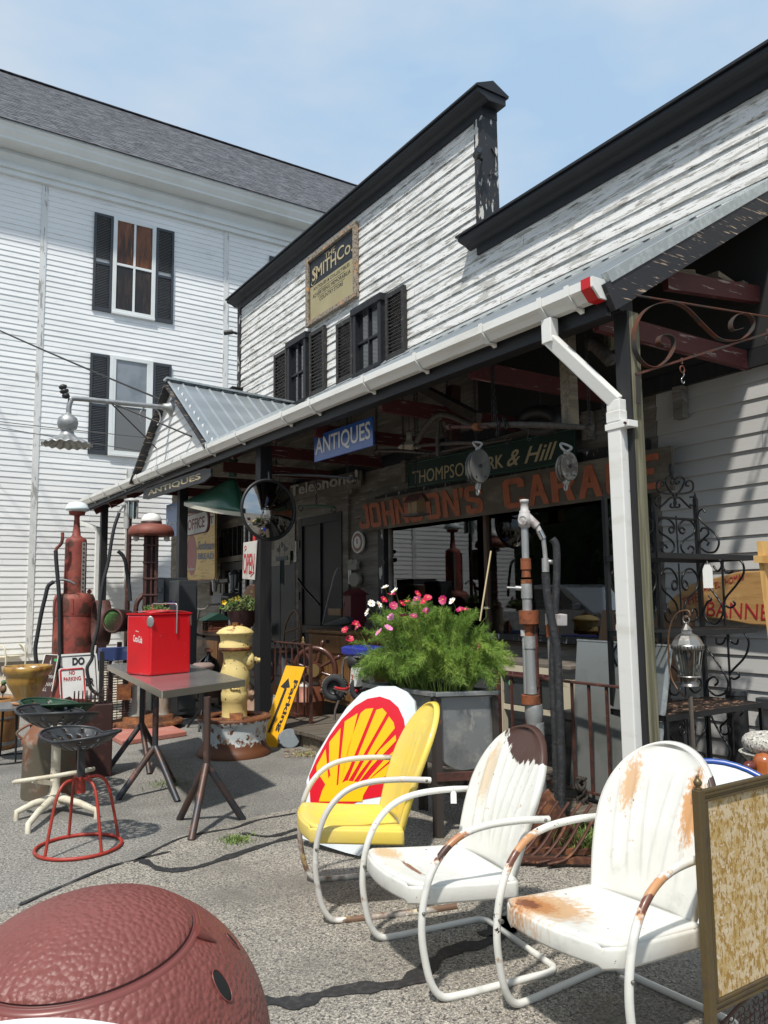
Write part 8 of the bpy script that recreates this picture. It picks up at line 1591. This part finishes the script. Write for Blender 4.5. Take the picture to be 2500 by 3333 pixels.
for s, a, b, c_ in (('HOTEL THOMAS', (975, 1055), (1265, 962), (975, 1010)), ('THE', (820, 1165), (945, 1120), (810, 1105)), ('BANNER', (995, 1225), (1540, 1265), (1000, 1120))): part('letters', MB().text(s, XP(q('F', *a), X-.003), XP(q('F', *b), X-.003), XP(q('F', *c_), X-.003), .002, bold=-.005), m_carv, t)
t = thing('timber_stake', 'fresh pine easel stake with a cross block at the right edge', 'stake', XP((1650, 1350), 4.6)); m_pine = mat('fresh_pine', (.62, .38, .13), .5, 0, [((.52, .28, .08), (20, 20, 2), .5, .62)]); a, b = XP(q('F', 1395, 690), 4.6), XP(q('F', 1500, 1560), 4.6)
part('stake', MB().bar(a, b, .075, .03, up=YA), m_pine, t); part('cross_block', MB().bar(XP(q('F', 1358, 818), 4.57), XP(q('F', 1520, 822), 4.57), .06, .045), m_pine, t)
# stone ring on stand with glazed figure
m_conc = mat('speckled_concrete', (.42, .40, .36), .9, 0, [((.60, .58, .53), 60, .52, .58, 3), ((.10, .10, .09), 70, .54, .62, 3)], bump=(60, 1., .008)); c = XP((1665, 1604), 4.0); k = PX(c); t = thing('stone_ring', 'rough speckled concrete ring at the right edge above the folding screen', 'stone ring', c)
part('ring', MB().tube([c+Vector((cos(a)*42*k, sin(a)*42*k*.9, 0)) for a in [2*pi*i/36 for i in range(36)]], 19*k, 14, closed=True, flat=1.0), m_conc, t); part('pedestal', MB().lathe((c.x, c.y, 0), [(.16, 0), (.12, .1), (.10, c.z-.12), (.16, c.z-.05)], 20), m_conc, t)
c = XP((1652, 1665), 3.85); k = PX(c); t = thing('glazed_figure', 'brown and white glazed animal figure under the stone ring', 'figurine', c); m_gb = mat('orange_glaze', (.36, .10, .025), .2, 0, [((.75, .72, .68), 6, .58, .62)], coat=.8)
part('figure_body', MB().lathe((c.x, c.y, c.z-.20), [(.07, 0), (.10, .05), (.10, .12), (.06, .17), (.05, .21), (.055, .25), (.04, .28), (.001, .29)], 22), m_gb, t); part('snout', MB().ell(c+Vector((-.08, .03, .03)), (.04, .03, .025), 12, 8), mat('dark_muzzle', (.12, .03, .025), .3), t)
part('plinth', MB().cyl((c.x, c.y, 0), (c.x, c.y, c.z-.201), .10, n=18), m_conc, t)
# white disc sign with blue border behind the screen
p0 = XP((1545, 1720), 3.45); nn = Vector((-.75, -.45, .45)).normalized(); a = nn.cross(ZA).normalized(); b = a.cross(nn); R = .42; c = PL((1545, 1830), Vector((3.25, 2.6, .35)), (1, .6, 0)); t = thing('round_enamel_sign', 'round white sign with a blue border behind the big white chair', 'sign', c)
part('disc', MB().prism([c+(a*cos(2*pi*i/48)+b*sin(2*pi*i/48))*R for i in range(48)], -nn*.01), m_swhite, t); part('blue_border', MB().tube([c+(a*cos(2*pi*i/48)+b*sin(2*pi*i/48))*R*.965+nn*.002 for i in range(48)], .014, 6, closed=True, flat=.4), mat('border_blue', (.02, .07, .30), .3), t)
# rusty harrow tines, weeds, rope
c = G((1200, 1868)); k = PX(c); t = thing('harrow', 'rusty cultivator with curved iron tines on the ground behind the white chairs', 'harrow', c); r = cr(c); f = Vector((c.x, c.y, 0)).normalized(); m_tine = mat('rust_brown_iron', (.09, .04, .028), .6, .3, [((.20, .08, .035), 14, .52, .64)], bump=(40, .3, .003))
for i in range(6):
    o = c+r*(-60+i*24)*k+f*(.10-i*.01); part('tine', MB().tube(spl([o+f*.02+ZA*.32+r*.12, o+ZA*.24+r*.06, o-f*.04+ZA*.12+r*-.02, o-f*.10+ZA*.05-r*.10, o-f*.14+ZA*.03-r*.20], 5), .016, 6, flat=.45), m_tine, t)
for j in (0, 1): part('crossbar', MB().bar(c-r*80*k+f*(-.06+.16*j)+ZA*.04, c+r*80*k+f*(-.02+.16*j)+ZA*.04, .04, .03), m_tine, t)
part('share_plate', MB().prism([c+r*x*k+f*.22+ZA*z*k for x, z in ((-70, 10), (40, 5), (70, 20), (20, 90), (-10, 140), (-50, 110))], f*.02), m_tine, t, bev=.01)
c = G((1262, 1810)); 
def weeds(name, label, uv, n, h, sp, m, z=0, kind=None):
    p = G(uv, z); r_ = random.Random(int(uv[0])); mb = MB()
    for i in range(n):
        o = p+Vector((r_.gauss(0, sp), r_.gauss(0, sp), 0)); d = Vector((r_.uniform(-.6, .6), r_.uniform(-.6, .6), 1)).normalized(); s = d.cross(Vector((r_.uniform(-1, 1), r_.uniform(-1, 1), .1))).normalized(); L = h*r_.uniform(.4, 1); bn = Vector((d.x, d.y, 0))*L*.7
        mb.add([o-s*.0025, o+s*.0025, o+d*L*.5+s*.003, o+d*L*.5-s*.003, o+d*L*.85+bn], [(0, 1, 2, 3), (3, 2, 4)])
    return single(name, label, 'weeds', mb, m, p)
m_wd = mat('weed_green', (.12, .19, .04), .7, 0, [((.20, .27, .06), 20, .5, .6)])
weeds('weeds', 'tuft of long grass against the deck behind the big white chair', (1255, 1840), 260, .22, .07, m_wd); weeds('weeds', 'small bright green weed patch on the asphalt near the front tripod leg', q('B', 1500, 1345), 240, .05, .05, m_wd); weeds('weeds', 'wilted green sprig lying under the steel table', q('B', 1050, 985), 90, .05, .07, m_wd); weeds('weeds', 'dry grass tuft on the dirt at the deck corner by the shell sign', q('g', 1010, 1430), 160, .06, .06, mat('dry_grass', (.30, .27, .12), .8))
mb = MB(); rr_2 = random.Random(4)
for i in range(70): o = G(q('g', 840+rr_2.random()*230, 1375+rr_2.random()*70), .0); mb.ell(o+ZA*.004, (rr_2.uniform(.008, .03), rr_2.uniform(.008, .02), rr_2.uniform(.006, .014)), 6, 4)
single('rubble', None, None, mb, mat('rubble_brown', (.24, .19, .14), .9, 0, [((.12, .09, .07), 9, .5, .6)]), G(q('g', 950, 1400)), kind='stuff')
rp_ = G((1258, 1760), DZ); rp_ = Vector((3.95, rp_.y*3.95/rp_.x, DZ)); mb = MB(); r_ = random.Random(9)
kx, zx = XP(q('a', 400, 760), 3.9), 0
for i in range(9): mb.tube(spl([kx+Vector((r_.uniform(-.03, .03), r_.uniform(-.03, .03), .07-j*.035)) for j in range(6)], 4), .010, 6)
mb.tube(spl([kx, kx+Vector((-.05, .18, -.03)), XP(q('a', 285, 830), 3.9)], 5), .009, 6); mb.tube(spl([kx-ZA*.08, kx-ZA*.2+YA*.01, kx-ZA*.42], 4), .012, 6)
single('knotted_rope', 'dark rope knotted round a railing bar behind the white chairs', 'rope', mb, mat('dark_rope', (.045, .038, .032), .9, bump=(120, 1., .006)), kx)
# ================================================================ up high: street lamp, wires, cameras, scroll bracket
LY = DY; m_zinc = mat('weathered_zinc', (.30, .31, .31), .5, .6, [((.42, .42, .41), 10, .5, .65)])
aL, bL_ = YP(q('L', 790, 1562), LY), YP(q('L', 340, 1517), LY); aL = Vector((DXf+.09, LY+.0, aL.z)); 
t = thing('street_lamp', 'old grey gooseneck street lamp with a fluted shade projecting from the gable', 'street lamp', aL)
part('arm', MB().tube(spl([aL, aL.lerp(bL_, .5), bL_, YP(q('L', 318, 1530), LY), YP(q('L', 310, 1560), LY), YP(q('L', 310, 1590), LY)], 5), .035, 10), m_zinc, t)
part('wall_flange', MB().lathe(aL, [(.13, 0), (.12, .02), (.07, .06), (.05, .14)], 20, (-1, 0, 0)), m_zinc, t)
hb = YP(q('L', 305, 1625), LY); k = PX(hb); part('lamp_head', MB().lathe((hb.x, hb.y, 0), [(2*k+.01, YP(q('L', 305, 1578), LY).z), (8*k, YP(q('L', 305, 1588), LY).z), (19*k, YP(q('L', 305, 1605), LY).z), (21.5*k, YP(q('L', 305, 1628), LY).z), (19*k, YP(q('L', 305, 1650), LY).z), (12*k, YP(q('L', 305, 1662), LY).z), (14*k, YP(q('L', 305, 1676), LY).z), (20*k, YP(q('L', 305, 1690), LY).z)], 24), m_zinc, t)
zs_ = YP(q('L', 300, 1712), LY).z
def wav(u, v): a = 2*pi*u; r = (18+34*v)*k; return Vector((hb.x+cos(a)*r, hb.y+sin(a)*r, zs_+.08-.12*v+.012*v*sin(18*a)))
part('wavy_shade', MB().grid(wav, 144, 6), m_zinc, t, solid=.004)
br_ = aL.lerp(bL_, .66); part('brace', MB().cyl(br_, (DXf+.09, LY-1.3+.4, YP(q('L', 790, 1740), LY).z), .012, n=8), m_iron, t); part('brace', MB().cyl(br_, Vector((DXf+.09, LY+.7, YP(q('L', 700, 1700), LY).z)), .010, n=8), m_iron, t)
cc = YP(q('P', 495, 430), LY); part('cable_loop', MB().tube([cc+Vector((cos(a)*24*k, 0, sin(a)*24*k)) for a in [-.8+4.6*i/24 for i in range(25)]], .010, 6), m_zinc, t)
c = YP(q('L', 290, 1485), LY); d = Vector((-.35, 0, 1)).normalized(); part('insulator', MB().lathe(c-d*.10, [(.02, 0), (.05, .02), (.05, .06), (.03, .07), (.06, .09), (.06, .12), (.03, .13), (.055, .15), (.055, .18), (.02, .2)], 16, d), m_blk2, t)
def wire(name, label, a, b, sag, r=.012):
    a, b = Vector(a), Vector(b); a = a+(a-b)*1.3; n = 40; single(name, label, 'cable', MB().tube([a.lerp(b, i/n)-ZA*sag*4*(i/n)*(1-i/n) for i in range(n+1)], r, 5), m_blk2, a)
wire('power_cable', 'thick black power cable sagging to the dormer roof', YP((-30, 690), 16.5), YP(q('L', 745, 1530), LY+.6), .1, .016); wire('thin_cable', 'thin upper wire crossing behind the street lamp', YP((-20, 903), 17.0), YP(q('L', 690, 1695), 15), .05, .008); wire('thin_cable', 'thin lower wire crossing behind the street lamp', YP((-20, 915), 17.3), YP(q('L', 680, 1760), 15), .05, .008)
def seccam(label, c, d):
    t = thing('security_camera', label, 'security camera', c); c = Vector(c); d = Vector(d).normalized(); part('camera_body', MB().cyl(c, c+d*.16, .045, n=16), m_blk2, t); part('lens', MB().cyl(c+d*.16, c+d*.163, .03, n=16), m_pane, t); part('mount', MB().cyl(c+d*.02, c+d*.02+Vector((.12, .04, .0)), .022, n=10), m_blk2, t)
    return t
seccam('small black security camera on the tall black corner board', Vector((FX-.12, 6.36, XP(q('N', 1470, 475), FX-.1).z)), (-.5, -.9, -.15)); seccam('small black security camera at the far corner of the tall parapet', Vector((FX-.15, 13.45, XP(q('L', 1060, 1217), FX-.1).z)), (-.7, .5, -.1))
single('camera_cable', 'black cable loop beside the security camera on the corner board', 'cable', MB().tube(spl([(FX+.10, 6.345, 6.62), (FX+.16, 6.33, 6.5), (FX+.15, 6.335, 6.36), (FX+.05, 6.34, 6.28)], 5), .010, 6), m_blk2, (FX+.1, 6.32, 6.1))
# scroll bracket by the post, running along the porch end
BY = YE-.03; m_sb = mat('rusty_scroll_iron', (.12, .042, .025), .65, .3, [((.05, .045, .042), 5, .45, .58), ((.19, .075, .03), 16, .6, .7)])
t = thing('scroll_bracket', 'rusty wrought iron sign bracket with two big scrolls beside the wooden post', 'sign bracket', (3.95, BY, 2.6))
def EYp(x, y): return YP(q('E', x, y), BY)
def strip(pts, w=.035, r=.004, n=6):
    P = spl([EYp(*p) for p in pts], n); vs = []; 
    mb = MB(); m_ = len(P)
    for i, p in enumerate(P):
        tn = (P[min(i+1, m_-1)]-P[max(i-1, 0)]).normalized(); nn = tn.cross(YA).normalized(); vs += [p-YA*w/2+nn*r/2, p+YA*w/2+nn*r/2, p+YA*w/2-nn*r/2, p-YA*w/2-nn*r/2]
    mb.add(vs, [(4*i+j, 4*i+(j+1) % 4, 4*i+4+(j+1) % 4, 4*i+4+j) for i in range(m_-1) for j in range(4)]); return mb
part('scroll', strip([(790, 965), (745, 930), (760, 880), (810, 868), (865, 900), (870, 980), (820, 1070), (740, 1130), (660, 1130), (590, 1070), (545, 960), (550, 820), (610, 690), (720, 615), (860, 598), (980, 650), (1100, 770), (1230, 890), (1340, 918), (1440, 900), (1520, 830), (1530, 750), (1480, 695), (1400, 700), (1350, 760), (1360, 830), (1440, 815)]), m_sb, t)
part('top_rod', MB().cyl(EYp(560, 540), EYp(1700, 725), .007, n=8), m_sb, t); part('bottom_rod', MB().bar(EYp(560, 1195), EYp(1760, 820), .014, .014), m_sb, t); part('wall_plate', MB().bar(EYp(580, 1190), EYp(582, 1440), .035, .008, up=YA), mat('dark_plate', (.05, .045, .04), .5, .4), t)
c = EYp(942, 1085); part('eye_bolt', MB().cyl(c+ZA*.02, c-ZA*.02, .007, n=8).ring(c-ZA*.055, .022, .005, YA, 16, 6), m_sb, t); part('s_hook', MB().tube(spl([c-ZA*.075-XA*.01, c-ZA*.075+XA*.012, c-ZA*.09+XA*.014, c-ZA*.105, c-ZA*.12-XA*.014, c-ZA*.14-XA*.008, c-ZA*.145+XA*.008, c-ZA*.13+XA*.014], 5), .0035, 6), m_chr, t)
c = EYp(1650, 840); part('eye_bolt', MB().cyl(c+ZA*.02, c-ZA*.03, .007, n=8).ring(c-ZA*.06, .022, .005, YA, 16, 6), m_sb, t)
# dark items on the lower wall behind the rack
t = thing('meter_box', 'dark grey meter box low on the clapboard wall at the right edge', 'meter box', XP(q('R', 1350, 1360), FX-.05)); a, b = XP(q('R', 1298, 1280), FX-.05), XP(q('R', 1440, 1440), FX-.05); part('box', MB().bb(FX-.11, FX-.02, b.y-.1, a.y, b.z, a.z), m_cab, t, bev=.006)
t = thing('black_drum', 'black cylinder standing against the wall behind the lowest rack shelf', 'drum', XP(q('R', 1000, 1900), FX-.2)); c = XP(q('R', 1005, 1500), FX-.2); part('drum_body', MB().cyl((c.x, c.y, DZ), (c.x, c.y, XP(q('R', 990, 1250), FX-.2).z), .075, n=20), m_blk2, t); part('drum_cap', MB().cyl((c.x, c.y, XP(q('R', 990, 1250), FX-.2).z), (c.x, c.y, XP(q('R', 990, 1190), FX-.2).z), .08, n=20), m_cab, t)
X = 5.0; a, b = XP(q('F', 215, 1400), X), XP(q('F', 320, 1185), X); single('brown_board', 'plain brown board leaning behind the sheet metal left of the rack', 'board', MB().prism([XP(q('F', *p), X) for p in ((215, 1420), (330, 1420), (330, 1185), (245, 1185))], XA*.02), mat('brown_hardboard', (.16, .09, .05), .6), a); single('brown_board', 'plain brown board standing between the rack shelves behind the lantern', 'board', MB().prism([XP(q('F', *p), X+.3) for p in ((600, 1700), (905, 1700), (905, 1190), (600, 1190))], XA*.02), MATS['brown_hardboard'], XP(q('F', 750, 1400), X+.3))
t = thing('dark_chest', 'black trunk on the ground behind the lowest shelf of the rack', 'trunk', (4.6, 3.8, DZ)); part('trunk_body', MB().bb(4.2, 5.0, 3.68, 4.1, DZ, .62), m_blk2, t, bev=.01); part('trunk_lid', MB().bb(4.19, 5.01, 3.67, 4.11, .621, .69), m_blk2, t, bev=.01)
# ================================================================ pickup truck parked across the lot (seen in the window glass)
m_car = mat('silver_car_paint', (.42, .44, .46), .25, .6, coat=1.0); m_cg = mat('car_glass', (.02, .022, .025), .03, spec=1., coat=.5)
TX = -3.2; T0 = 11.6; t = thing('pickup_truck', 'silver pickup truck parked across the lot, mirrored in the shop window', 'pickup', (TX, T0+2.6, 0)); tr = t
def tp(y, z): return (TX, T0+y, z)
bodyP = [(0, .45), (0, .95), (.15, 1.05), (1.2, 1.12), (1.35, 1.12), (2.2, 1.72), (2.5, 1.80), (3.6, 1.80), (3.75, 1.74), (3.85, 1.12), (5.4, 1.12), (5.45, .55), (5.35, .45), (4.9, .45), (4.75, .75), (4.5, .86), (4.25, .75), (4.1, .45), (1.35, .42), (1.2, .75), (.95, .86), (.7, .75), (.55, .45)]
part('body', MB().prism([tp(*p) for p in bodyP], (-1.75, 0, 0)), m_car, t, bev=.04)
part('side_window', MB().prism([(TX+.006, T0+y, z) for y, z in ((1.75, 1.18), (2.35, 1.66), (2.75, 1.70), (2.75, 1.18))], (-.004, 0, 0)), m_cg, t); part('side_window', MB().prism([(TX+.006, T0+y, z) for y, z in ((2.83, 1.18), (2.83, 1.70), (3.5, 1.70), (3.62, 1.18))], (-.004, 0, 0)), m_cg, t)
for y in (.95, 4.5): w_ = part('wheel', MB().lathe((TX-.1, T0+y, .38), [(.2, -.1), (.36, -.1), (.38, -.06), (.38, .08), (.36, .11), (.22, .11), (.2, .06), (.05, .07), (.001, .07)], 32, XA), m_tyre, t); part('hub_cap', MB().cyl((TX-.03, T0+y, .38), (TX+.0, T0+y, .38), .20, n=20), m_chr, w_)
part('door_handle', MB().bb(TX+.001, TX+.02, T0+2.6, T0+2.75, 1.02, 1.05), m_chr, t); part('wing_mirror', MB().box((TX+.12, T0+1.75, 1.25), (.2, .1, .16)), m_car, t, bev=.02)
# small things inside the display room
r_ = random.Random(8)
for i, (z, nm, col) in enumerate(((1.375, 'jar', (.20, .05, .04)), (1.775, 'bottle', (.05, .09, .07)), (2.175, 'tin', (.16, .12, .08)))):
    for j in range(4):
        c = Vector((FX+1.0, WINY0+.2+j*.45+r_.uniform(-.08, .08), z)); h = r_.uniform(.12, .24); R = r_.uniform(.04, .09); t = thing(nm, '%s on the %s shelf inside the display window, %s' % ({'jar': 'dull red jar', 'bottle': 'dark glass bottle', 'tin': 'brown tin'}[nm], ('bottom', 'middle', 'top')[i], ('nearest the post', 'second from the post', 'third from the post', 'farthest from the post')[j]), nm, c)
        part('container', MB().lathe(c, [(R, 0), (R, h*.7), (R*.5, h*.85), (R*.45, h)], 16), mat('shelf_'+nm, col, .3, coat=.5), t)
        part('stopper', MB().cyl(c+ZA*h, c+ZA*(h+.02), R*.5, n=12), m_castw, t)

# more stock standing under the porch
def xbox(name, label, cat, X, uv0, uv1, dep, m, pn='carcass', top=None):
    a, b = XP(uv0, X), XP(uv1, X); t = thing(name, label, cat, (X, (a.y+b.y)/2, b.z)); part(pn, MB().bb(X, X+dep, b.y, a.y, b.z, a.z), m, t, bev=.006)
    if top: part('top_board', MB().bb(X-.03, X+dep+.02, b.y-.03, a.y+.03, a.z+.001, a.z+.025), top, t, bev=.004)
    return t, a, b
t, a, b = xbox('storage_cabinet', 'low grey cabinet behind the far railing with a white card on it', 'cabinet', 4.7, q('b', 185, 890), q('b', 400, 1330), .35, mat('grey_cabinet_paint', (.10, .11, .12), .5, 0, [((.16, .165, .17), 5, .5, .65)]), 'cabinet_body', m_wal)
part('card', MB().prism([XP(q('b', *p), 4.69) for p in ((300, 925), (335, 925), (335, 975), (300, 975))], XA*.003), m_paper, t)
for i in range(3): z = b.z+(a.z-b.z)*(.1+.3*i); part('drawer', MB().bb(4.688, 4.699, b.y+.04, a.y-.04, z, z+(a.z-b.z)*.26), m_cab, t, bev=.003)
t, a, b = xbox('hanging_shelf', 'black shelf board with a hand grinder clamped under it, left of the open sign', 'shelf', 4.6, q('X', 205, 192), q('X', 665, 212), .25, m_blk2, 'shelf_board')
c = XP(q('X', 470, 260), 4.6); part('grinder_body', MB().cyl(c+ZA*.08, c-ZA*.10, .05, .035, 14), m_rod, t); part('grinder_crank', MB().tube(spl([c, c-YA*.12, c-YA*.18+ZA*.1, c-YA*.2+ZA*.14], 4), .010, 6), m_iron, t); part('clamp', MB().cyl(c+YA*.14+ZA*.06, c+YA*.16-ZA*.16, .04, .03, 12), m_dkr, t)
t, a, b = xbox('metal_cabinet', 'mid grey metal cabinet standing behind the bicycle grips', 'cabinet', 4.8, q('X', 430, 385), q('X', 590, 600), .3, mat('mid_grey_metal', (.13, .135, .14), .5), 'cabinet_body'); part('cabinet_door', MB().bb(4.786, 4.799, b.y+.03, a.y-.03, b.z+.03, a.z-.03), MATS['grey_cabinet_paint'], t, bev=.003)
X = 4.2; P = [XP(q('X', *p), X) for p in ((880, 600), (890, 450), (920, 350), (970, 275), (1030, 245), (1070, 260), (1075, 600))]; t = thing('wooden_radio', 'brown arched wooden radio case behind the hanging petunias', 'radio', XP(q('X', 980, 600), X)); part('case', MB().prism(P, XA*.2), mat('walnut_veneer', (.10, .05, .028), .4, coat=.3), t, bev=.01); part('dial', MB().prism([XP(q('X', *p), X-.004) for p in ((1015, 340), (1060, 340), (1060, 380), (1015, 380))], XA*.003), m_brs, t)
c = XP(q('C', 1120, 420), 4.9)
for k_, (uv, R_, lab) in enumerate(((q('b', 200, 1130), .17, 'iron pulley wheel leaning low behind the first railing bars'), (q('e', 1390, 800), .20, 'dark spoked wheel leaning by the wooden cabinet behind the cooler'))):
    c = XP(uv, 4.35+.1*k_); t = thing('spoked_wheel', lab, 'wheel', c); part('rim', MB().ring(c, R_, .022, (-1, -.35, .1), 28, 8), m_dkr, t); part('hub', MB().cyl(c-XA*.05, c+XA*.05, .035, n=14), m_dkr, t)
    for i in range(6): x, y, z = basis((-1, -.35, .1)); part('spoke', MB().cyl(c, c+(x*cos(i*pi/3)+y*sin(i*pi/3))*R_, .010, n=6), m_dkr, t)
t = thing('horse_collar', 'black leather horse collar hanging from the ties right of the ox yoke', 'collar', XP(q('h', 1010, 300), 4.9)); part('collar_ring', MB().tube([XP(q('h', 1130+150*cos(x_), 330+85*sin(x_)), 4.9) for x_ in [2*pi*i/28 for i in range(28)]], .055, 10, closed=True), m_blk2, t); part('strap', MB().cyl(XP(q('h', 1130, 250), 4.9), XP(q('h', 1130, 60), 4.9), .012, n=6), m_blk2, t)
# woods across the street, seen only as the dark background of the reflections
r_ = random.Random(12); mb = MB(); fb_ = MB()
def wd(u, v): y = -25+95*u; h = 8.5+2.5*sin(y*.31)+1.5*sin(y*.83+1); return Vector((-17-2*sin(y*.4)-1.2*sin(y*1.3)-3*v*v, y, h*v))
for i in range(16000):
    u, v = r_.random(), r_.random()**.8; p = wd(u, v)+Vector((r_.uniform(-.3, .9), r_.uniform(-.4, .4), r_.uniform(-.4, .5))); d = Vector((r_.uniform(-1, 1), r_.uniform(-1, 1), r_.uniform(-1, 1))).normalized(); s = d.cross(Vector((.3, .5, .8))).normalized(); L = r_.uniform(.15, .32)
    mb.add([p-d*L, p+s*L*.5, p+d*L, p-s*L*.5], [(0, 1, 2, 3)])
mb.grid(wd, 120, 10); single('far_woods', None, None, mb, mat('woods_green', (.035, .06, .02), .8, 0, [((.02, .035, .012), .6, .45, .6)]), (-18, 20, 0), kind='stuff')
for o in bpy.data.objects:
    if '_w' in o: del o['_w']
